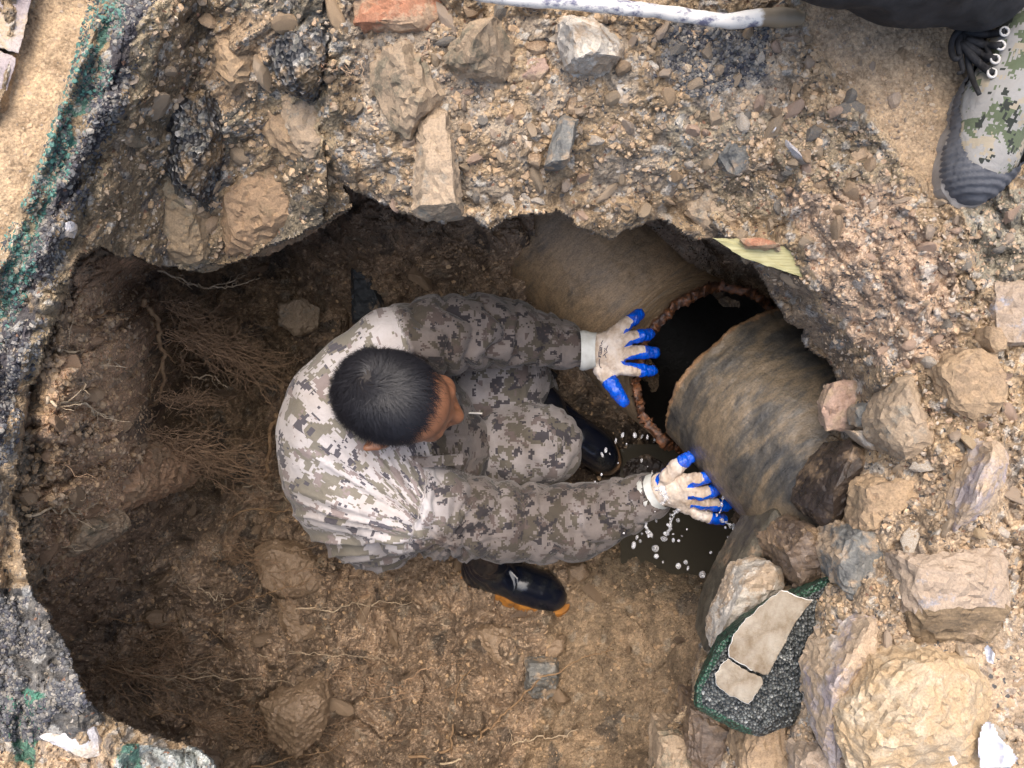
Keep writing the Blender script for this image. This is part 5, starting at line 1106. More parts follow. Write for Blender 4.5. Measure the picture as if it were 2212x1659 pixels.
 ('rock','whitish lump at the left edge on the ochre strip',[(-14,355),(6,352),(20,357),(33,372),(20,388),(3,397),(-12,396)],1.04,.03,None,'white',53,'rock'),
 ('rock','grey chip on the ochre strip beside the paving tile',[(17,243),(33,235),(43,240),(42,258),(28,268),(18,258)],1.045,.02,None,'bluegrey',54,'rock'),
 ('rock','grey chip below the whitish lump at the left edge',[(-16,300),(8,295),(24,310),(20,332),(-14,340)],1.045,.03,None,'bluegrey',55,'rock'),
 ('rock','flat tan stone on the ochre mud left of the shoe laces',[(1885,130),(1893,118),(1908,117),(1911,137),(1900,158),(1891,163)],1.05,.02,None,'clod',56,'rock'),
 ('rock','greenish-grey stone on the ochre mud left of the toe cap',[(1916,210),(1925,198),(1941,195),(1950,210),(1945,228),(1925,238)],1.05,.025,None,'bluegrey',57,'rock'),
 ('rock','dark stone in a cluster above the greenish-grey stone',[(1958,178),(1968,163),(1982,164),(1980,180),(1970,195)],1.05,.02,None,'dgrey',58,'rock'),
 ('rock','tan stone left of the dark stone on the ochre mud',[(1936,175),(1945,165),(1948,180),(1938,187)],1.05,.02,None,'clod',59,'rock'),
 ('shard','white shell-like shard in the rubble right of centre top',[(1697,298),(1703,310),(1722,324),(1741,333),(1755,363),(1735,355),(1708,335),(1698,318)],1.07,.02,[(1710,318,.02),(1740,345,.02)],'white',61,'shard'),
 ('shard','small white sliver left of the shell-like shard',[(1668,283),(1676,272),(1679,276),(1672,287)],1.07,.012,None,'white',62,'shard'),
 ('lump','crumbly white lump on the tan paving in the bottom left',[(83,1590),(123,1580),(165,1573),(193,1556),(213,1589),(219,1636),(190,1640),(160,1625),(123,1612)],1.02,.05,None,'white',51,'lump'),
 ('rock','grey stone by the mud bank near the charcoal cobble top',[(1906,800),(1935,795),(1948,818),(1925,840),(1904,828)],1.10,.05,None,'dgrey',63,'rock'),
 ('clod','knobbly clod of ochre earth beside the square stone block',[(1880,1195),(1915,1185),(1940,1215),(1945,1300),(1925,1370),(1890,1330),(1900,1260)],1.06,.06,None,'yclod',64,'clod'),
 ('clod','yellowish clod between the square stone block and the right edge',[(2150,1360),(2190,1330),(2240,1350),(2240,1440),(2180,1440),(2140,1410)],1.0,.06,None,'yclod',65,'clod'),
 ('clod','earthy clod filling the right edge under the yellowish clod',[(2150,1450),(2185,1435),(2240,1445),(2240,1530),(2190,1540),(2155,1505)],1.0,.06,None,'clod',66,'clod'),
 ('clod','rounded tan clod near the right edge above the striped rock',[(2030,790),(2085,745),(2150,765),(2180,820),(2170,880),(2110,910),(2050,885)],1.0,.06,None,'clod',67,'clod'),
 ('rock','greenish chip left of the rounded tan clod',[(1990,812),(2025,810),(2045,845),(2030,865),(2000,850)],1.06,.04,None,'bluegrey',68,'rock'),
 ('rock','rust-coloured shard under the greenish chip',[(1975,850),(2000,860),(2035,890),(2030,905),(1995,890)],1.06,.03,None,'red',69,'rock'),
 ('rock','pale upright chip between the tan clods on the right',[(2040,925),(2055,928),(2062,970),(2055,1010),(2044,990)],1.04,.04,None,'pale',70,'rock'),
 ('rock','dark lump of broken asphalt hanging at the top left of the pit',[(575,110),(600,70),(640,40),(700,30),(728,70),(722,110),(700,160),(660,205),(625,200),(598,170)],1.07,.10,[(620,80,.03),(690,60,.04),(700,130,.04),(640,170,.03)],'asph',71,'rock'),
 ('rock','ochre-crusted rock ledge under the dark asphalt lump',[(600,215),(650,205),(700,195),(735,230),(738,290),(700,330),(660,345),(620,290)],1.15,.12,None,'grey',72,'rock'),
 ('rock','long brown ledge stone along the black asphalt edge, upper left',[(335,-20),(395,-20),(370,60),(335,120),(300,210),(268,300),(245,305),(262,230),(300,110)],1.08,.10,None,'olive',73,'rock'),
 ('rock','dark faceted asphalt-stained rock in the middle of the top left wall',[(345,215),(410,160),(470,180),(500,250),(475,350),(430,430),(370,400),(330,320)],1.20,.10,[(370,230,.05),(440,200,.06),(460,300,.06),(400,390,.05)],'asph',74,'rock'),
 ('rock','massive brown rock jutting over the dark cave mouth',[(470,400),(540,310),(640,330),(715,375),(748,425),(705,468),(620,515),(545,545),(485,555),(455,470)],1.31,.10,[(560,330,.08),(640,360,.07),(700,410,.04),(600,470,.05),(500,520,.03),(480,420,.07)],'brownd',75,'rock'),
 ('rock','tan rock face between the ledge stone and the asphalt lump',[(460,60),(520,20),(560,50),(575,120),(540,170),(500,200),(465,150)],1.12,.10,None,'clod',76,'rock'),
 ('rock','broad olive-grey rock at the lower end of the left broken wall',[(208,460),(245,370),(320,335),(410,370),(465,440),(442,560),(400,578),(330,560),(240,528)],1.29,.10,[(260,380,.09),(330,360,.09),(420,420,.06),(400,550,.03),(300,520,.05),(240,480,.07)],'olive2',77,'rock'),
 ('rock','ochre-grey rock shelf below the dark asphalt lump',[(560,200),(640,190),(735,210),(755,290),(745,390),(690,375),(610,335),(560,290)],1.19,.10,None,'clod',78,'rock'),
 ('rock','jagged grey ledge rock above the yellow sheet',[(1490,400),(1560,370),(1640,390),(1660,450),(1590,500),(1520,500),(1480,460)],1.19,.10,None,'grey',79,'rock'),
 ('rock','dark jagged rock on the ledge left of the white shard',[(1560,290),(1640,280),(1680,310),(1650,370),(1580,380),(1545,340)],1.11,.07,None,'dgrey',80,'rock'),
 ('rock','brown ledge rock right of the white shard',[(1780,270),(1840,250),(1880,290),(1880,350),(1820,380),(1770,340)],1.08,.06,None,'brown',81,'rock'),
 ('rock','wet brown cobble on the floor beside the boot toe',[(1225,1225),(1262,1215),(1275,1240),(1255,1262),(1228,1255)],1.98,.06,None,'wclod',82,'rock'),
 ('rock','dark flat rock in the puddle under the sprayed water',[(1335,985),(1400,975),(1445,1000),(1440,1040),(1370,1050),(1330,1030)],2.05,.08,None,'blackwet',83,'rock'),
 ('rock','buried grey boulder deep in the left cave',[(600,655),(650,640),(690,665),(685,710),(640,730),(600,705)],1.98,.08,None,'grey',84,'rock'),
]
M['olive3'] = m_rock('wet_olive_slab', [(0.03, 0.027, 0.02), (0.075, 0.066, 0.048), (0.15, 0.13, 0.095)], WETMUD, 0.05, 0.5, 30, stretch=(2, 0.7, 1))
M['brownd'] = m_rock('damp_brown_ledge', [(0.13, 0.095, 0.06), (0.24, 0.17, 0.10), (0.33, 0.24, 0.15)], (0.30, 0.20, 0.12), 0.5, 0.75, 22, stretch=(1, 0.45, 1))
M['olive2'] = m_rock('layered_olive_ledge', [(0.13, 0.11, 0.08), (0.25, 0.205, 0.135), (0.34, 0.28, 0.19)], (0.28, 0.20, 0.12), 0.4, 0.75, 26, stretch=(1.6, 0.5, 1))
M['pinkw'] = m_rock('damp_reddish_block', [(0.20, 0.12, 0.07), (0.32, 0.20, 0.12), (0.40, 0.26, 0.165)], WETMUD, 0.3, 0.65)
t = NT('broken_asphalt'); o = t.obj(); vv = t.vor(o, 130, 'Color'); sp = t.n('ShaderNodeSeparateColor'); t.l(vv, sp.inputs[0])
c = t.ramp(sp.outputs[0], [(0, (0.02, 0.02, 0.022)), (0.45, (0.05, 0.05, 0.05)), (0.75, (0.12, 0.115, 0.10)), (0.93, (0.3, 0.28, 0.25))], 'CONSTANT')
c = t.mix(t.ramp(t.noise(o, 14, 6, 0.7), [(0.5, (0, 0, 0)), (0.6, (1, 1, 1))]), c, (0.22, 0.155, 0.09))
M['asph'] = t.fin(c, 0.5, t.bump(t.vor(o, 130), 1.0, 0.006), 0.5)
t = NT('green_coated_asphalt'); o = t.obj(); vv = t.vor(o, 210, 'Color'); sp = t.n('ShaderNodeSeparateColor'); t.l(vv, sp.inputs[0])
c = t.ramp(sp.outputs[0], [(0, (0.018, 0.022, 0.022)), (0.3, (0.055, 0.06, 0.058)), (0.7, (0.11, 0.12, 0.115)), (0.94, (0.24, 0.25, 0.24))], 'CONSTANT')
at = t.n('ShaderNodeAttribute', attribute_name='green').outputs['Fac']
c = t.mix(t.ramp(t.math('ADD', at, t.math('MULTIPLY', t.math('SUBTRACT', t.noise(o, 60, 4, 0.7), 0.5), 0.8)), [(0.5, (0, 0, 0)), (0.6, (1, 1, 1))]), c, t.ramp(t.noise(o, 150, 4, 0.7), [(0.35, (0.012, 0.03, 0.02)), (0.6, (0.03, 0.095, 0.055))]))
ed_ = t.vor(o, 210, 'Distance', 'DISTANCE_TO_EDGE') ; c = t.mix(t.ramp(ed_, [(0.03, (1, 1, 1)), (0.12, (0, 0, 0))]), c, (0.01, 0.011, 0.011))
M['asphg'] = t.fin(c, 0.45, t.bump(t.vor(o, 210), 1.0, 0.004), 0.5)
for r_ in RK_:
    nm, lb, poly, d, th, tops, mat, sd, cat = r_
    rock(nm, lb, poly, d, th, tops, mat, sd, cat)
# the square stone block gets its real box shape: pale top, split brown side
for o in list(bpy.data.objects):
    if o.get('label', '').startswith('square stone block'):
        me = o.data; me.materials.append(M['woody']); me.materials.append(M['bluegrey'])
        for p in me.polygons:
            u_, v_, d_ = proj(np.array(o.matrix_basis @ p.center))
            p.material_index = 1 if v_ > 1322 - 0.06 * (u_ - 1950) * 1.0 else 2
# green-edged asphalt chunk and the plaster plate lying on it
ch = rock('asphalt_chunk', 'chunk of dark gravelly asphalt with a painted green edge under the plaster plate', [(1808,1236),(1822,1275),(1828,1319),(1785,1359),(1765,1410),(1758,1433),(1751,1516),(1715,1569),(1640,1592),(1608,1588),(1550,1560),(1499,1530),(1499,1483),(1551,1389),(1608,1339),(1680,1295),(1735,1274)], 1.14, .05, [(1806,1240,.012),(1822,1315,.012),(1752,1432,.012),(1746,1512,.012),(1640,1586,.012),(1505,1526,.012),(1504,1484,.012),(1554,1392,.012),(1610,1343,.012),(1682,1299,.012),(1735,1278,.012)], 'asphg', 31, 'asphalt', amp=0.35)
V = np.array([v.co for v in ch.data.vertices]) + np.array(ch.location); cu, cv_, cd = proj(V)
lip_ = [(1808,1236),(1735,1274),(1680,1295),(1608,1339),(1551,1389),(1499,1483),(1499,1530),(1608,1588)]
dd_ = segdist(cu, cv_, lip_, False); at = ch.data.attributes.new('green', 'FLOAT', 'POINT'); at.data.foreach_set('value', np.clip(1.0 - np.abs(dd_ - 8) / 20, 0, 1).astype(np.float32))
t = NT('mud_stained_plaster'); o = t.obj(); c = t.ramp(t.noise(o, 25, 6, 0.7), [(0.34, (0.15, 0.11, 0.07)), (0.48, (0.24, 0.20, 0.15)), (0.66, (0.32, 0.285, 0.23))])
ea = t.n('ShaderNodeAttribute', attribute_name='edge').outputs['Fac']; ea = t.math('ADD', ea, t.math('MULTIPLY', t.math('SUBTRACT', t.noise(o, 90, 4, 0.7), 0.62), 1.2)); c = t.mix(t.ramp(ea, [(0.5, (0, 0, 0)), (0.6, (1, 1, 1))]), c, (0.60, 0.58, 0.54))
M['plaster'] = t.fin(c, 0.85, t.bump(t.noise(o, 120, 6, 0.75), 0.7, 0.004), 0.3)
def plate(name, label, poly, d, th, mat, cat, whitesides=None, seed=1, group=None):
    """thin broken plate: dense ragged outline, bevelled lip"""
    ring = []
    for (a, b), (c_, e) in zip(poly, poly[1:] + poly[:1]):
        n_ = max(2, int(math.hypot(c_ - a, e - b) / 3.5))
        for k in range(n_): ring.append((a + (c_ - a) * k / n_, b + (e - b) * k / n_))
    ring = np.array(ring); rn = (fbm(ring / 9.0, 3, seed) - 0.5)[:, None] * 7; cen = ring.mean(0); dr = ring - cen; dr /= np.linalg.norm(dr, axis=1, keepdims=True); ring = ring + dr * rn
    VV = []; E = []; n_ = len(ring)
    tilt = lambda u, v: d + 0.00003 * (u - cen[0])
    for sc, dz, ed__ in ((1.0, th, 1), (1.0, 0.001, 1), (0.985, -0.0006, 1), (0.965, -0.0008, 0), (0.6, -0.0012, 0), (0.0, -0.001, 0)):
        for (u, v) in ring:
            uu = cen[0] + (u - cen[0]) * sc; v2 = cen[1] + (v - cen[1]) * sc; VV.append(P(uu, v2, tilt(uu, v2) + dz + (vnoise(np.array([[uu / 20, v2 / 20]]), seed)[0] - 0.5) * 0.003)); E.append(ed__ if (whitesides is None or whitesides(u, v)) else 0)
    Q = [(r_ * n_ + k, r_ * n_ + (k + 1) % n_, (r_ + 1) * n_ + (k + 1) % n_, (r_ + 1) * n_ + k) for r_ in range(5) for k in range(n_)]
    V = np.array([tuple(p) for p in VV]); c = V.mean(0); o = mk(name, V - c, [q[::-1] for q in Q], None, M[mat], None, True, {'edge': np.array(E, float)}); o.location = c; tag(o, label, cat, group); return o
wl_ = lambda u, v: (u - 1640) * 0.85 + (v - 1395) * 0.55 < 18 or v < 1300
plate('plaster_plate', 'large tan plaster plate with a white broken edge on the asphalt chunk', [(1661,1294),(1688,1274),(1722,1286),(1755,1297),(1738,1319),(1718,1346),(1690,1400),(1658,1460),(1630,1452),(1575,1420),(1573,1404),(1583,1370),(1615,1334)], 1.110, 0.014, 'plaster', 'plaster', wl_, 3)
plate('plaster_plate', 'small stained plaster piece broken off the lower end of the large plate', [(1573,1424),(1590,1434),(1622,1454),(1645,1462),(1648,1478),(1632,1500),(1617,1522),(1580,1505),(1548,1480),(1544,1455),(1558,1436)], 1.112, 0.014, 'plaster', 'plaster', lambda u, v: u < 1600 or v > 1500, 4)
# stone paving tiles, top left
M['tile'] = m_rock('purple_grey_tile', [(0.22, 0.18, 0.19), (0.34, 0.29, 0.28), (0.44, 0.38, 0.33)], (0.42, 0.32, 0.2), 0.15, 0.6, 14)
plate('paving_tile', 'purple-grey paving tile in the top left corner above the joint', [(-60,-50),(78,-50),(62,30),(48,90),(40,115),(-10,100),(-60,90)], 1.018, 0.03, 'tile', 'paving tile', lambda u, v: False, 6, 'stone paving tiles')
plate('paving_tile', 'purple-grey paving tile below the joint at the left edge', [(-60,96),(-10,106),(36,124),(34,140),(20,180),(4,225),(-10,260),(-60,300)], 1.018, 0.03, 'tile', 'paving tile', lambda u, v: False, 7, 'stone paving tiles')
# scraps of white paper, lower right
M['paper'] = m_plain('crumpled_white_paper', (0.52, 0.53, 0.58), (0.66, 0.66, 0.70), 0.8)
def paper(label, poly, d, seed):
    n = 26; us_ = np.linspace(min(p[0] for p in poly), max(p[0] for p in poly), n); vs_ = np.linspace(min(p[1] for p in poly), max(p[1] for p in poly), n); U, V = np.meshgrid(us_, vs_)
    h = ridge(fbm(np.stack([U / 26, V / 26], -1), 3, seed), 1) * 0.022; mask = inpoly(U, V, poly); W = Pn(U, V, d - h); idx = np.arange(n * n).reshape(n, n)
    fq = mask[:-1, :-1] & mask[1:, 1:] & mask[1:, :-1] & mask[:-1, 1:]; top = np.stack([idx[1:, :-1], idx[1:, 1:], idx[:-1, 1:], idx[:-1, :-1]], -1)[fq]
    W2 = W.reshape(-1, 3) - (0, 0, 0.0008); V_ = np.concatenate([W.reshape(-1, 3), W2]); q = np.concatenate([top, top[:, ::-1] + n * n]); us2 = np.unique(q); rm = np.full(len(V_), -1); rm[us2] = np.arange(len(us2))
    c = V_[us2].mean(0); o = mk('paper_scrap', V_[us2] - c, rm[q], None, M['paper'], None, True); o.location = c; tag(o, label, 'paper')
paper('large crumpled white paper scrap in the lower right corner', [(2122,1563),(2135,1556),(2147,1563),(2161,1593),(2185,1615),(2203,1640),(2181,1662),(2116,1660),(2110,1606)], 0.96, 5)
paper('tiny white paper fleck at the bottom edge beside the large scrap', [(2048,1636),(2060,1632),(2070,1650),(2058,1656)], 0.93, 7)
paper('small white paper fleck above the yellow boulder on the right', [(2126,1400),(2134,1392),(2150,1412),(2146,1436),(2132,1430)], 0.95, 8)
# pale yellow sheet edge under the right ledge
t = NT('pale_yellow_plastic'); o = t.obj(); mp = t.n('ShaderNodeMapping'); mp.inputs['Scale'].default_value = (1, 12, 1); mp.inputs['Rotation'].default_value = (0, 0, R(60)); t.l(o, mp.inputs[0])
M['yellow'] = t.fin(t.ramp(t.noise(mp.outputs[0], 30, 5, 0.6), [(0.3, (0.20, 0.18, 0.08)), (0.5, (0.30, 0.28, 0.14)), (0.75, (0.38, 0.36, 0.21))]), 0.55, t.bump(t.noise(o, 100, 4), 0.3, 0.002), 0.4)
plate('plastic_sheet', 'pale yellow plastic sheet sticking out under the right ledge', [(1540,514),(1600,516),(1660,520),(1715,535),(1732,570),(1735,600),(1700,588),(1650,572),(1600,555)], 1.125, 0.02, 'yellow', 'plastic sheet', lambda u, v: False, 9)
rock('rock', 'orange-red brick fragment on the pale yellow sheet', [(1598,516),(1630,512),(1670,518),(1690,530),(1660,538),(1615,535)], 1.11, .03, None, 'red', 90)
# white-painted bar at the top edge
t = NT('chipped_white_paint'); o = t.obj(); mp = t.n('ShaderNodeMapping'); mp.inputs['Scale'].default_value = (1, 2.4, 1); t.l(o, mp.inputs[0]); n = t.noise(mp.outputs[0], 38, 7, 0.72)
at = t.n('ShaderNodeAttribute', attribute_name='mud').outputs['Fac']
c = t.ramp(n, [(0.40, (0.14, 0.14, 0.20)), (0.46, (0.42, 0.41, 0.42)), (0.52, (0.68, 0.65, 0.60))]); c = t.mix(t.ramp(t.math('ADD', at, t.math('MULTIPLY', t.math('SUBTRACT', n, 0.5), 0.8)), [(0.4, (0, 0, 0)), (0.6, (1, 1, 1))]), c, (0.22, 0.17, 0.11))
M['bar'] = t.fin(c, 0.5, t.bump(n, 0.3, 0.002), 0.5)
bp_ = [(700,-75,.93),(900,-38,.94),(1050,-10,.95),(1150,2,.955),(1300,12,.965),(1400,22,.975),(1470,32,.985),(1530,41,.99),(1575,46,.995),(1610,42,1.0),(1650,36,1.0),(1700,38,1.005),(1732,40,1.01)]
ar = np.array([tuple(P(*p)) for p in bp_]); tt = np.linspace(0, len(ar) - 1, 140); pp = np.stack([np.interp(tt, np.arange(len(ar)), ar[:, k]) for k in range(3)], -1)
for _ in range(20): pp[1:-1] = (pp[:-2] + 2 * pp[1:-1] + pp[2:]) / 4
rad = np.interp(np.linspace(0, 1, 140), [0, .6, .72, .8, .9, 1], [.0085, .0085, .0098, .0115, .0125, .0085]) 
VV, QQ, TT = tube(None, [tuple(p) for p in pp], rad, None, seg=18, world=True)
VV = np.array(VV); VV += (fbm(VV * 60, 3, 3) - 0.5)[:, None] * 0.003; mu = np.concatenate([np.repeat(sstep(0.74, 0.9, np.linspace(0, 1, 140)), 18), [0, 1]])
c = VV.mean(0); o = mk('bar', VV - c, QQ, TT, M['bar'], None, True, {'mud': mu}); o.location = c; tag(o, 'chipped white-painted bar with a flattened muddy end, lying across the top edge', 'bar')

# ------------------------------------------------------------------ loose gravel
ico = bmesh.new(); bmesh.ops.create_icosphere(ico, subdivisions=1, radius=1); IV = np.array([v.co for v in ico.verts]); IF = np.array([[v.index for v in f.verts] for f in ico.faces]); ico.free()
ico = bmesh.new(); bmesh.ops.create_icosphere(ico, subdivisions=2, radius=1); IV2 = np.array([v.co for v in ico.verts]); IF2 = np.array([[v.index for v in f.verts] for f in ico.faces]); ico.free()
rg = np.random.default_rng(11)
def templ(k, V):
    r = np.random.default_rng(k); D = r.normal(size=(7, 3)); D /= np.linalg.norm(D, axis=1, keepdims=True); off = r.uniform(0.38, 0.8, 7); W = V.copy()
    for d_, o_ in zip(D, off):
        s = W @ d_; W = W - np.outer(np.maximum(s - o_, 0), d_)
    return W * r.uniform(0.75, 1.15, 3)
PAL = {'mix': [(.42,.30,.19),(.46,.34,.22),(.40,.28,.17)] + [(.34,.25,.16),(.27,.22,.16),(.38,.31,.22),(.18,.155,.13),(.22,.205,.19),(.36,.25,.16),(.48,.42,.34),(.30,.20,.12),(.11,.10,.09),(.30,.22,.14)],
       'dark': [(.05,.05,.055),(.09,.09,.09),(.14,.13,.12),(.03,.03,.04),(.2,.18,.15)], 'green': [(.03,.10,.08),(.05,.15,.12),(.08,.19,.155),(.02,.035,.035),(.12,.12,.10),(.03,.03,.035),(.2,.16,.11)],
       'pink': [(.36,.25,.18),(.38,.28,.21),(.28,.21,.15),(.42,.30,.19),(.20,.175,.15),(.32,.30,.27),(.44,.36,.28)], 'wet': [(.27,.18,.10),(.33,.22,.125),(.20,.135,.08),(.38,.26,.15),(.24,.19,.14)], 'white': [(.7,.7,.72),(.62,.6,.62)]}
t = NT('loose_stone'); o = t.obj(); c = t.n('ShaderNodeAttribute', attribute_name='col').outputs['Color']; f = t.noise(o, 300, 4, 0.75)
mu_ = t.ramp(t.noise(o, 42, 5, 0.75), [(0.30, (0, 0, 0)), (0.50, (0.85, 0.85, 0.85))]); c = t.mix(mu_, c, t.mix(0.5, c, (0.42, 0.29, 0.17)))
c = t.mix(0.7, c, t.ramp(f, [(0.3, (0.6, 0.58, 0.55)), (0.5, (1, 1, 1)), (0.7, (1.35, 1.33, 1.3))]), 'MULTIPLY'); M['loose'] = t.fin(c, 0.55, t.bump(f, 0.5, 0.002), 0.45)
t = NT('loose_asphalt_crumb'); o = t.obj(); c = t.n('ShaderNodeAttribute', attribute_name='col').outputs['Color']; M['crumb'] = t.fin(c, 0.6, t.bump(t.noise(o, 300, 3), 0.5, 0.002), 0.6)
def inhole(u, v): return bool(sample(US, VS, HOLEM.astype(float), u, v) > 0.01)
def scatter(name, label, n, region, size, pal, layer='A', lift=0.15, temp=10, holecheck=True, flat=0.7):
    """many tiny stones as ONE stuff object"""
    poly, U0, V0, U1, V1 = region, min(p[0] for p in region), min(p[1] for p in region), max(p[0] for p in region), max(p[1] for p in region)
    u = rg.uniform(U0, U1, n * 3); v = rg.uniform(V0, V1, n * 3); m = inpoly(u, v, region)
    hm = sample(US, VS, HOLEM.astype(float), u, v) > 0.01
    if layer == 'A': m &= ~hm; dens = fbm(np.stack([u / 60, v / 60], -1), 3, n % 97); m &= dens > 0.40
    else: m &= hm
    u, v = u[m][:n], v[m][:n]; n = len(u); d = sample(US, VS, DA, u, v) if layer == 'A' else sample(UB, VB, DB, u, v)
    s = size[0] * (size[1] / size[0]) ** (rg.uniform(0, 1, n) ** 2.6); d = d + s * 0.15; C = Pn(u, v, d); ks = rg.integers(0, temp, n)
    T = np.stack([templ(k + 50, IV) for k in range(temp)]); W = T[ks]
    q = rg.normal(size=(n, 4)); q /= np.linalg.norm(q, axis=1, keepdims=True); a, b, c_, d_ = q.T
    Rm = np.stack([1 - 2 * (c_ * c_ + d_ * d_), 2 * (b * c_ - a * d_), 2 * (b * d_ + a * c_), 2 * (b * c_ + a * d_), 1 - 2 * (b * b + d_ * d_), 2 * (c_ * d_ - a * b), 2 * (b * d_ - a * c_), 2 * (c_ * d_ + a * b), 1 - 2 * (b * b + c_ * c_)], -1).reshape(n, 3, 3)
    W = np.einsum('nij,nkj->nki', Rm, W) * s[:, None, None]; W[..., 2] *= flat; V = (W + C[:, None]).reshape(-1, 3)
    F = (IF[None] + (np.arange(n) * len(IV))[:, None, None]).reshape(-1, 3); pc = np.array(PAL[pal])[rg.integers(0, len(PAL[pal]), n)] * rg.uniform(0.75, 1.25, (n, 1))
    o = mk(name, V, None, F, M['crumb' if pal in ('green', 'dark') else 'loose'], None, False, {'col': np.repeat(pc, len(IV), 0)}); tag(o, label, 'gravel', None, 'stuff'); return o
GT = [(745,10),(1750,55),(1860,230),(1760,420),(1500,420),(1300,500),(1050,485),(880,460),(740,390)]
scatter('gravel', 'mixed grey and tan gravel strewn over the crust above the pit', 4200, GT, (0.0014, 0.0085), 'mix')
scatter('gravel', 'darker gravel patch below the bent end of the white bar', 2200, [(1400,40),(1660,45),(1650,170),(1500,210),(1400,160)], (0.002, 0.0065), 'dark')
scatter('gravel', 'pinkish and grey grit over the rubble slope on the right', 3200, [(1500,230),(1850,230),(2010,420),(2240,420),(2240,1000),(2000,1000),(1850,850),(1700,640),(1560,500)], (0.0014, 0.0065), 'pink')
scatter('gravel', 'grit and crumbs among the big rubble in the lower right', 3500, [(1700,1050),(2240,1000),(2240,1680),(1500,1680),(1600,1500)], (0.0016, 0.008), 'mix')
scatter('gravel', 'sparkling green and black asphalt crumbs along the left pavement edge', 5200, [(200,-30),(290,-30),(250,150),(160,350),(110,480),(60,640),(-20,800),(-20,560),(60,420),(140,200)], (0.0018, 0.0055), 'green')
scatter('gravel', 'black asphalt crumbs lining the inner side of the green edge', 5000, [(260,-30),(350,-30),(300,150),(230,330),(150,520),(100,700),(40,950),(-20,1050),(-20,780),(60,560),(130,380),(200,200)], (0.0018, 0.0065), 'dark')
scatter('gravel', 'broken asphalt crumbs on the bottom left corner of the crust', 3500, [(-20,1285),(65,1290),(150,1400),(205,1530),(150,1600),(-20,1600)], (0.0018, 0.006), 'dark')
scatter('gravel', 'stony crumbs on the broken wall at the top left', 1300, [(330,0),(740,0),(740,430),(600,540),(420,570),(250,520),(200,480)], (0.0018, 0.010), 'mix')
scatter('gravel', 'sparse chips on the ochre strip beside the paving tiles', 260, STRIP_L[:9], (0.0015, 0.006), 'mix')
scatter('gravel', 'sparse chips pressed into the ochre mud by the shoe', 900, [(1740,30),(2100,60),(2010,450),(1930,335),(1840,215)], (0.0012, 0.005), 'mix')
PITZ = [(330,600),(1150,480),(1400,560),(1500,1150),(1540,1400),(1400,1700),(150,1700),(100,1300),(300,1100)]
scatter('gravel', 'wet earth crumbs over the floor of the pit', 9000, PITZ, (0.0018, 0.009), 'wet', 'B', 0.1)
scatter('gravel', 'wet earth crumbs stuck to the left wall of the pit', 3500, [(30,700),(330,560),(340,1100),(150,1300),(-20,1300),(-20,950)], (0.002, 0.009), 'wet', 'B', 0.1)
# countable loose stones
base_stones = []
for k in range(10):
    W = templ(k + 5, IV2); W += (fbm(W * 2.4 + k, 2, k)[:, None] - 0.5) * 0.22 * W
    me = bpy.data.meshes.new('stone'); me.from_pydata(W.tolist(), [], IF2.tolist()); base_stones.append(me)
smats = ['grey', 'pale', 'bluegrey', 'brown', 'olive', 'pink', 'dgrey', 'clod']
CN = {'grey':'grey','pale':'pale','bluegrey':'blue-grey','brown':'brown','olive':'olive','pink':'pinkish','dgrey':'charcoal','clod':'tan','yclod':'yellowish','wclod':'mud-brown','brownwet':'dark brown','pinkw':'reddish'}
import re
SHORT = [(re.split(r' (?:with|lying|leaning|standing|touching|to the|left|right|between|below|above|under|beside|in|at|against|near|on|resting|wedged|set|hanging|jutting|protruding|cut|bedded|filling|low|behind|deep|from|across|of|across)\b', r_[1])[0], np.mean([p[0] for p in r_[2]]), np.mean([p[1] for p in r_[2]])) for r_ in RK_ if r_[4] and 0 < np.mean([p[0] for p in r_[2]]) < 2212 and 0 < np.mean([p[1] for p in r_[2]]) < 1659]
USED = set()
def name_stone(u, v, s, mat, lo, hi):
    f = (s - lo) / (hi - lo + 1e-9); sz = ['tiny', 'small', 'medium', 'large'][min(3, int(f * 4))]
    for nm, a, b in sorted(SHORT, key=lambda q_: math.hypot(q_[1] - u, q_[2] - v))[:6]:
        dx, dy = u - a, v - b; vert = 'above' if dy < 0 else 'below'; hor = 'left of' if dx < 0 else 'right of'
        dr = hor if abs(dx) > 2 * abs(dy) else (vert if abs(dy) > 2 * abs(dx) else ('upper ' if dy < 0 else 'lower ') + hor)
        for far_ in (('just ', '') if math.hypot(dx, dy) < 90 else ('further ', 'well ')):
            lb = f"{sz} {CN.get(mat, 'brown')} stone {far_}{dr} the {nm}"
            if lb not in USED and len(lb.split()) <= 16: USED.add(lb); return lb
    return None
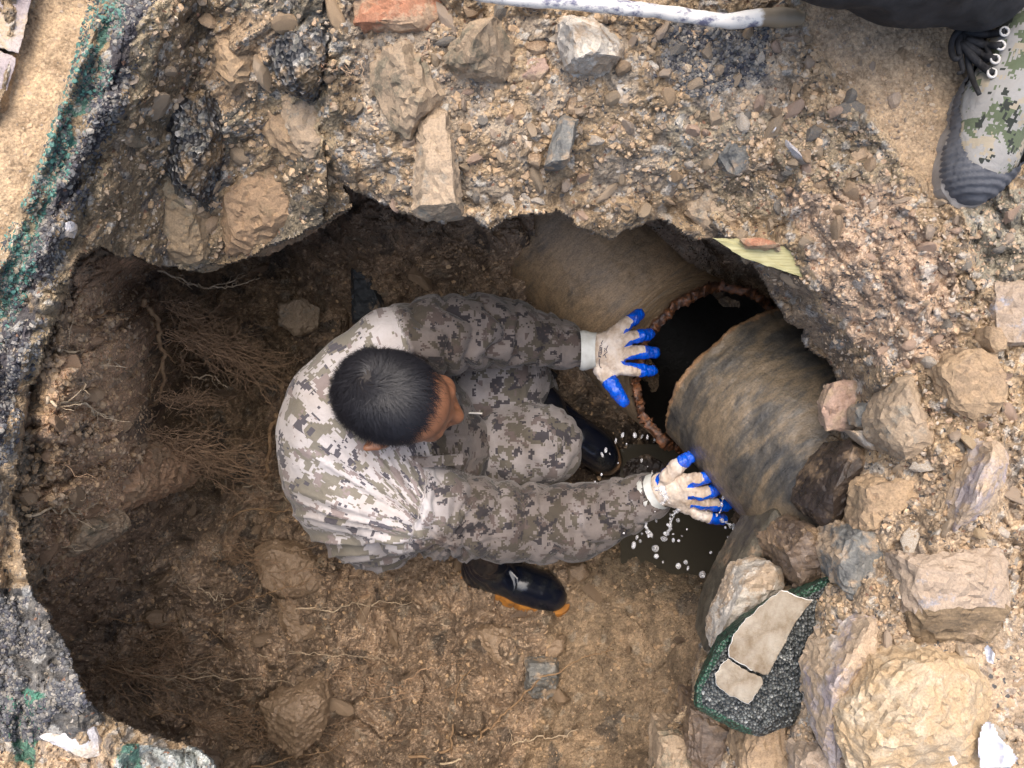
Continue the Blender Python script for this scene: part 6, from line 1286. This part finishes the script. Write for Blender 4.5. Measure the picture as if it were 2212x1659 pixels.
def stones(n, region, size, label, group, mats, layer='A', seed=1, ochre=False):
    rr = random.Random(seed); done = []; tries = 0
    while len(done) < n and tries < n * 60:
        tries += 1; u = rr.uniform(min(p[0] for p in region), max(p[0] for p in region)); v = rr.uniform(min(p[1] for p in region), max(p[1] for p in region))
        if not inpoly(np.array([u]), np.array([v]), region)[0] or (inhole(u, v) != (layer == 'B')): continue
        if any(inpoly(np.array([u]), np.array([v]), r_[2])[0] for r_ in RK_ if abs(r_[2][0][0] - u) < 200 and abs(r_[2][0][1] - v) < 200): continue
        s = rr.uniform(size[0], size[1]); px = s * 1500
        if any(math.hypot(u - a, v - b) < (px + c_) * 0.8 for a, b, c_ in done): continue
        done.append((u, v, px)); me = base_stones[rr.randrange(10)]; o = bpy.data.objects.new('stone', me.copy()); mt_ = rr.choice(mats); o.data.materials.append(M[mt_]); COL.objects.link(o)
        o.location = P(u, v, depth_at(u, v, layer) + s * 0.05); o.rotation_euler = (rr.uniform(0, 6), rr.uniform(0, 6), rr.uniform(0, 6)); f = rr.uniform(0.6, 1); o.scale = (s * rr.uniform(0.9, 1.5), s * f, s * rr.uniform(.5, .8)); tag(o, name_stone(u, v, s, mt_, size[0], size[1]) or label, 'stone', group)
stones(90, GT, (0.008, 0.019), 'loose angular stone lying in the gravel above the pit', 'loose stones in the upper gravel', smats, seed=3)
stones(40, [(1860,430),(2200,420),(2200,1000),(1950,960),(1850,700)], (0.007, 0.015), 'small stone set in the pinkish rubble on the right', 'stones in the right rubble', ['pink', 'grey', 'bluegrey', 'pale', 'dgrey'], seed=4)
stones(30, [(1480,240),(1860,230),(1900,400),(1700,620),(1520,510)], (0.010, 0.022), 'angular stone bedded in the ledge right of the gravel', 'stones of the right ledge', ['grey', 'olive', 'brown', 'dgrey', 'pink'], seed=5)
stones(10, [(340,20),(740,20),(730,420),(560,520),(300,500)], (0.012, 0.028), 'stone bedded in the broken wall at the top left', 'stones of the top left wall', ['brown', 'olive', 'clod', 'grey'], seed=6)
stones(10, [(1760,90),(2000,90),(2010,380),(1900,300)], (0.004, 0.009), 'tiny chip on the smooth ochre mud left of the shoe', 'chips on the ochre mud', ['grey', 'bluegrey', 'clod'], seed=8)
stones(25, [(1850,950),(2200,950),(2200,1650),(1750,1650)], (0.010, 0.022), 'small stone between the big rubble on the lower right', 'stones between the big rubble', ['clod', 'yclod', 'pale', 'grey', 'bluegrey'], seed=9)
stones(45, PITZ, (0.015, 0.045), 'wet muddy stone on the pit floor', 'muddy stones on the pit floor', ['wclod', 'wclod', 'wclod', 'brownwet'], 'B', seed=10)
stones(26, [(30,700),(330,700),(320,1100),(100,1260),(0,1200)], (0.012, 0.03), 'reddish stone bedded in the left pit wall', 'stones of the left pit wall', ['pinkw', 'wclod', 'pinkw'], 'B', seed=12)

# ------------------------------------------------------------------ roots
M['root'] = m_plain('brown_root', (0.16, 0.095, 0.05), (0.30, 0.20, 0.11), 0.8, 60)
M['rootfine'] = m_plain('rusty_root_hair', (0.22, 0.14, 0.085), (0.38, 0.25, 0.15), 0.85, 60)
M['rootpale'] = m_plain('pale_root', (0.36, 0.27, 0.17), (0.50, 0.40, 0.28), 0.8, 60)
def wander(rr, a, b, n, amp):
    A, B = np.array(a, float), np.array(b, float); t_ = np.linspace(0, 1, n)[:, None]; off = np.cumsum([[rr.gauss(0, 1) for _ in range(3)] for _ in range(n)], 0); off -= off[0] + (off[-1] - off[0]) * t_
    return A + (B - A) * t_ + off * amp
def root(name, label, pts, r0, r1, mat, seed, branches=6, blen=0.05, group=None, wob=0.0035):
    rr = random.Random(seed); C = np.array([tuple(P(*p)) for p in pts]); P_ = []
    for a, b in zip(C[:-1], C[1:]): P_ += list(wander(rr, a, b, 7, wob))[:-1]
    P_.append(C[-1]); P_ = np.array(P_); Vs_, Qs_, Ts_, off = [], [], [], 0
    def add(pp, rad, seg):
        nonlocal off
        V, Q, T = tube(None, [tuple(p) for p in pp], rad, None, seg=seg, world=True); Vs_.append(V); Qs_.append(np.array(Q) + off); Ts_.append(np.array(T) + off); off += len(V)
    add(P_, np.linspace(r0, r1, len(P_)), 6)
    for _ in range(branches):
        k = rr.randrange(1, len(P_) - 1); d = P_[min(k + 1, len(P_) - 1)] - P_[k - 1]; d = d / (np.linalg.norm(d) + 1e-9); e = d * 0.6 + np.array([rr.gauss(0, .6), rr.gauss(0, .6), rr.gauss(0, .3)]); L = blen * rr.uniform(.4, 1)
        bb = wander(rr, P_[k], P_[k] + e * L, 7, wob * 0.8); add(bb, np.linspace(max(r1, 0.0008), 0.0004, 7), 4)
        if rr.random() < .6: kk = 3; e2 = e + np.array([rr.gauss(0, .6), rr.gauss(0, .6), 0]); add(wander(rr, bb[kk], bb[kk] + e2 * L * .5, 5, wob * .6), np.linspace(.0007, .0003, 5), 4)
    V = np.concatenate(Vs_); c = P_[0]; o = mk(name, V - c, np.concatenate(Qs_), np.concatenate(Ts_), M[mat], None, True); o.location = c; tag(o, label, 'root', group); return o
def bundle(label, a, b, n, spread, seed, hang=0.03):
    n = int(n * 0.27)
    rr = random.Random(seed); A = np.array(P(*a)); B = np.array(P(*b)); Vs_, Qs_, Ts_, off = [], [], [], 0; L = np.linalg.norm(B - A)
    for i in range(n):
        t0 = rr.uniform(0, .55); t1 = min(1.05, t0 + rr.uniform(.15, .55)); s = 1.5 * spread * (0.25 + 1.0 * math.sin(math.pi * min(1, t0 + .1)))
        p = A + (B - A) * t0 + np.array([rr.gauss(0, s * .4) for _ in range(3)]); q = A + (B - A) * t1 + np.array([rr.gauss(0, s) for _ in range(3)])
        pp = wander(rr, p, q, 8, 0.0075 * rr.uniform(.5, 1.8)); br_ = [(pp, rr.uniform(.0006, .0015))]
        for _k in range(3): kk = rr.randrange(1, 7); dq_ = (pp[min(kk + 1, 7)] - pp[kk - 1]); e_ = np.array([rr.gauss(0, 1) for _ in range(3)]); e_ = e_ / np.linalg.norm(e_) * np.linalg.norm(dq_); br_.append((wander(rr, pp[kk], pp[kk] + dq_ * rr.uniform(.3, 1.2) + e_ * rr.uniform(.4, 1.0), 8, .0025), .0006))
        for pb_, r0_ in br_:
            V, Q, T = tube(None, [tuple(x) for x in pb_], np.linspace(r0_, .0003, 8), None, seg=4, world=True); Vs_.append(V); Qs_.append(np.array(Q) + off); Ts_.append(np.array(T) + off); off += len(V)
    V = np.concatenate(Vs_); o = mk('root_tuft', V - A, np.concatenate(Qs_), np.concatenate(Ts_), M['rootfine'], None, True); o.location = A; tag(o, label, 'root tuft', 'root tufts in the pit')
root('root', 'knotty brown root hanging in the dark cave, bent like an elbow', [(312,645,1.55),(322,668,1.57),(345,690,1.6),(346,740,1.62),(352,780,1.64),(356,820,1.66),(345,860,1.68),(320,885,1.7),(310,900,1.7),(330,915,1.72),(338,945,1.74)], .0055, .003, 'root', 1, 10, .06)
root('root', 'pale forked root tip across the dark cave mouth', [(340,585,1.6),(385,600,1.62),(405,615,1.64),(440,622,1.66),(480,620,1.68),(525,612,1.7),(562,600,1.72)], .0024, .001, 'rootpale', 2, 9, .05)
root('root', 'straight tan root standing beside the back of the worker', [(597,895,1.85),(588,915,1.88),(583,960,1.9),(577,1010,1.92),(573,1035,1.95)], .0065, .004, 'root', 3, 1, .03)
root('root', 'thin root curling out under the shirt on the left', [(490,1130,1.95),(520,1105,1.93),(560,1100,1.92),(600,1105,1.9),(640,1102,1.88),(680,1110,1.88)], .003, .0012, 'root', 4, 7, .05)
root('root', 'long tan root running diagonally over the wet floor', [(830,1652,1.88),(880,1632,1.89),(940,1624,1.9),(985,1622,1.9),(1040,1580,1.91),(1072,1560,1.92),(1082,1545,1.92),(1130,1500,1.9),(1180,1460,1.87),(1240,1430,1.88),(1290,1412,1.90),(1325,1403,1.92)], .0042, .0016, 'root', 5, 5, .05)
root('root', 'branch root rising from the long diagonal root', [(975,1620,1.9),(980,1560,1.9),(983,1510,1.9),(990,1480,1.9),(1005,1460,1.92),(1028,1440,1.93)], .0032, .001, 'root', 6, 4, .04)
root('root', 'thin root near the bottom edge with a forked right end', [(950,1650,1.87),(1010,1640,1.88),(1060,1628,1.88),(1120,1602,1.89),(1160,1590,1.89),(1200,1592,1.9),(1250,1575,1.9)], .0028, .001, 'rootpale', 7, 7, .05)
root('root', 'pale twig-like root on the lower left floor', [(730,1485,1.9),(750,1478,1.9),(780,1480,1.9),(800,1500,1.9),(812,1520,1.9)], .0022, .001, 'rootpale', 8, 6, .04)
root('root', 'reddish root crossing the clods on the left floor', [(430,1340,1.94),(480,1320,1.93),(540,1290,1.9),(600,1275,1.88),(660,1262,1.88)], .0026, .001, 'root', 9, 9, .06)
root('root', 'root poking from the left wall with a pale tip', [(40,1175,1.27),(80,1165,1.28),(110,1170,1.3),(150,1180,1.31),(180,1188,1.32)], .0016, .0007, 'rootpale', 10, 5, .03)
root('root', 'orange twig across the long brown slab at the top', [(927,85,1.0),(924,105,1.0),(917,118,1.0),(912,130,1.0)], .0016, .0008, 'red', 11, 1, .01)
root('root', 'orange twig left of the long brown slab at the top', [(695,142,1.06),(715,152,1.05),(745,154,1.05),(775,148,1.05),(790,140,1.05)], .0015, .0006, 'red', 12, 8, .02)
root('root', 'short arched root in the mid cave', [(420,815,1.8),(445,810,1.8),(470,820,1.8),(492,838,1.8)], .0024, .001, 'rootpale', 13, 4, .03)
root('root', 'thin root reaching down the bottom centre of the floor', [(540,1659,1.85),(600,1645,1.86),(650,1630,1.86),(700,1625,1.87),(760,1590,1.88)], .0026, .0012, 'root', 14, 9, .05)
rw = random.Random(77)
for k, (u0, v0, u1, v1) in enumerate([(120,760,300,800),(90,860,260,900),(110,990,330,1020),(60,1100,230,1120),(180,700,420,660),(340,760,560,790),(380,900,600,960),(200,1330,520,1360),(260,1450,640,1470),(300,1530,560,1600),(480,1390,820,1420),(420,1260,560,1330),(650,1330,900,1300),(820,1480,1010,1420),(520,1040,690,1120),(230,1240,420,1270)]):
    n_ = 5; pts_ = []
    for j in range(n_):
        f_ = j / (n_ - 1); uu_ = u0 + (u1 - u0) * f_ + rw.uniform(-14, 14); vv_ = v0 + (v1 - v0) * f_ + rw.uniform(-16, 16); pts_.append((uu_, vv_, depth_at(uu_, vv_, 'B') - rw.uniform(0.004, 0.03)))
    nm_ = sorted(SHORT, key=lambda q_: math.hypot(q_[1] - (u0 + u1) / 2, q_[2] - (v0 + v1) / 2))[0]; dd = 'right of' if (u0 + u1) / 2 > nm_[1] else 'left of'
    ad_ = ['thin', 'wiry', 'fine', 'slender'][k % 4] + ' ' + ['trailing', 'forked', 'twisted', 'sideways'][(k // 4) % 4]
    root('root', f'{ad_} root {dd} the {nm_[0]}', pts_, rw.uniform(.0014, .0026), .0007, rw.choice(['root', 'rootfine', 'rootpale']), 100 + k, 9, .06, None, 0.005)
bundle('uppermost rusty root tuft in the dark cave', (350,645,1.62), (520,720,1.8), 130, .018, 1)
bundle('wide rusty root tuft pointing at the left shoulder of the worker', (360,715,1.62), (635,825,1.88), 330, .026, 2)
bundle('short rusty root tuft below the elbow-shaped root', (330,860,1.62), (525,890,1.82), 120, .014, 3)
bundle('long brown root tuft from the left wall toward the standing root', (250,935,1.55), (560,1010,1.86), 300, .020, 4)
bundle('sparse root tuft under the long brown tuft', (330,1010,1.75), (620,1040,1.95), 90, .016, 5)
bundle('root tuft on the lower left floor beside the corner asphalt', (160,1440,1.82), (480,1490,1.9), 170, .03, 6)
bundle('root tuft beside the faceted clod at the bottom', (420,1560,1.88), (780,1590,1.9), 150, .03, 7)
bundle('tangled dark root tuft low on the left floor', (250,1380,1.88), (470,1400,1.9), 120, .03, 8)
bundle('root tuft left of the rounded clod', (450,1200,1.96), (700,1240,1.9), 120, .03, 9)
bundle('root tuft spread over the floor at the bottom centre', (700,1440,1.9), (950,1560,1.9), 110, .03, 10)

# ------------------------------------------------------------------ water
t = NT('pool_water'); o = t.obj(); t.b.inputs['Transmission Weight'].default_value = 0.35
M['pool'] = t.fin((0.085, 0.075, 0.055), 0.04, t.bump(t.noise(o, 30, 3, 0.5), 0.25, 0.01), 0.5, IOR=1.33)
n_ = 40; uu, vv = np.meshgrid(np.linspace(1340, 1780, n_), np.linspace(960, 1420, n_)); idx = np.arange(n_ * n_).reshape(n_, n_)
o = mk('water', Pn(uu, vv, np.full(uu.shape, 2.03)).reshape(-1, 3), np.stack([idx[1:, :-1], idx[1:, 1:], idx[:-1, 1:], idx[:-1, :-1]], -1).reshape(-1, 4), None, M['pool']); o['kind'] = 'structure'
t = NT('whitened_water'); t.b.inputs['Transmission Weight'].default_value = 0.80; M['water'] = t.fin((0.95, 0.96, 0.98), 0.02, None, 0.9, IOR=1.33)  # part-white base colour stands in for sky reflection on drops and splashes
ico = bmesh.new(); bmesh.ops.create_icosphere(ico, subdivisions=3, radius=1); DV = np.array([v.co for v in ico.verts]); DF = np.array([[v.index for v in f.verts] for f in ico.faces]); ico.free()
dms = []
for k in range(5):
    W = DV * (1 + 0.35 * (fbm(DV * 1.3 + k * 5, 2, k)[:, None] - 0.5)); me = bpy.data.meshes.new('water_droplet'); me.from_pydata(W.tolist(), [], DF.tolist()); me.materials.append(M['water']); me.polygons.foreach_set('use_smooth', [True] * len(DF)); dms.append(me)
def Z6(x, y): return (2300 + x * 800 / 2212) / 1.8228, (1700 + y * 800 / 2212) / 1.8228
drops = [(725,800,28,22),(650,860,15,14),(850,880,34,50),(785,970,20,24),(1020,965,30,26),(1143,865,22,22),(630,1110,18,18),(575,1150,22,30),(610,1190,22,22),(540,1235,32,44),(775,1270,50,42),(785,1355,36,30),(870,1165,48,30),(970,1180,22,28),(1030,1185,22,16),(1105,1420,32,26),(1025,1460,40,36),(1130,1485,18,30),(1285,1555,46,46),(1370,1605,26,14),(1440,1590,40,26),(735,455,18,30),(255,760,12,12),(365,990,18,18),(245,865,16,10),(430,1105,16,12),(398,1162,12,12),(262,1218,14,10),(118,545,16,14),(190,465,14,20),(690,378,8,8),(625,312,18,26),(235,200,22,34),(197,250,20,32),(280,240,8,16),(418,35,24,36),(550,38,28,34),(630,50,14,28),(688,58,18,30),(345,98,14,34),(765,90,16,20),(462,135,10,16),(370,340,10,10),(857,1420,14,18),(1120,1062,12,12),(1065,1135,10,10),(1725,1000,40,22),(1570,1145,26,14),(1670,1165,20,32),(1620,1220,12,40),(1480,1335,26,40),(1380,1315,22,18),(1560,1400,18,20),(1800,1190,16,24),(1500,570,30,30),(1480,600,26,20),(1500,780,22,30),(940,905,16,20)]
REFS = [('right glove cuff', 1410, 1068), ('thumb of the right glove', 1490, 988), ('fingertips of the right glove', 1570, 1080), ('right sleeve', 1330, 1110), ('amber-soled boot', 1110, 1270), ('pool', 1540, 1200), ('left boot toe', 1290, 935), ('rusty elbow rim', 1440, 960), ('olive-brown slab', 1600, 1230), ('left string of water', 1385, 1090), ('right string of water', 1445, 1080)]
UD = set()
def drop_label(u, v, w_):
    sz = 'tiny' if w_ < 14 else ('small' if w_ < 24 else ('medium' if w_ < 35 else 'large'))
    for nm, a, b_ in sorted(REFS, key=lambda q_: math.hypot(q_[1] - u, q_[2] - v)):
        dx, dy = u - a, v - b_; vert = 'above' if dy < 0 else 'below'; hor = 'left of' if dx < 0 else 'right of'
        dr = hor if abs(dx) > 2 * abs(dy) else (vert if abs(dy) > 2 * abs(dx) else ('upper ' if dy < 0 else 'lower ') + hor)
        for pre in ('just ', 'further ', 'well ') if math.hypot(dx, dy) < 120 else ('far ',):
            lb = f'{sz} clear water droplet {pre}{dr} the {nm}'
            if lb not in UD: UD.add(lb); return lb
    return 'clear water droplet near the right glove'
rr = random.Random(4)
for x, y, w_, h_ in drops:
    u, v = Z6(x, y); d = rr.uniform(1.56, 1.75); s = d / FPX * 800 / 2212 / 1.8228 * 0.5; o = bpy.data.objects.new('water_droplet', dms[rr.randrange(5)]); COL.objects.link(o)
    o.location = P(u, v, d); o.scale = (w_ * s * 1.5, h_ * s * 1.9, (w_ + h_) / 2 * s * 1.4); o.rotation_euler = (0, 0, rr.uniform(-.4, .4)); tag(o, drop_label(u, v, w_), 'droplet', 'water droplets round the right glove')
def splash(label, pts, seed):
    pr = []
    for (x0, y0, r0, d0), (x1, y1, r1, d1) in zip(pts[:-1], pts[1:]):
        k = 1.6 / FPX * 800 / 2212 / 1.8228; rs_ = random.Random(seed * 31 + int(x0))
        pr.append(cap(P(*Z6(x0, y0), d0), P(*Z6(x1, y1), d1), r0 * k * 0.30, r1 * k * 0.30, 0.003))
        for _ in range(7):
            f_ = rs_.random(); xx = x0 + (x1 - x0) * f_ + rs_.gauss(0, r0 * .9); yy = y0 + (y1 - y0) * f_ + rs_.gauss(0, r0 * .9); r_ = r0 * k * rs_.uniform(.2, .95)
            c_ = np.array(P(*Z6(xx, yy), d0 + (d1 - d0) * f_ + rs_.gauss(0, .004))); ax_ = rs_.uniform(.6, 1.5); pr.append(ell(c_, (r_, r_ * ax_, r_ * .8), None, 0.0035))
    V, Q = sculpt(pr, 0.0011, 2); N = vnormals(V, Q); V = V + N * ((fbm(V * 200, 3, seed) - .5) * .004)[:, None]; c = V.mean(0); o = mk('water_splash', V - c, Q, None, M['water']); o.location = c; tag(o, label, 'splash', 'water splashes')
splash('left ragged string of water falling from the cuff of the right glove', [(800,780,16,1.56),(760,880,20,1.57),(690,960,24,1.58),(670,1040,22,1.58),(700,1110,18,1.59),(750,1160,18,1.6)], 1)
splash('right string of water falling from the palm of the right glove', [(1010,840,22,1.56),(975,920,16,1.57),(940,990,20,1.58),(925,1070,20,1.59),(890,1150,14,1.6)], 2)
splash('trail of water flung off the fingertips of the right glove', [(1480,960,20,1.53),(1580,1010,22,1.54),(1660,1060,26,1.55),(1730,1100,34,1.56)], 3)
splash('thin film of water over the back of the right glove', [(760,600,22,1.515),(850,650,26,1.512),(900,720,24,1.515),(860,790,20,1.53)], 4)
splash('water wrapping the fingertips of the right glove', [(1490,560,16,1.49),(1530,640,12,1.495),(1510,740,14,1.50),(1490,850,12,1.51),(1440,920,12,1.52)], 5)
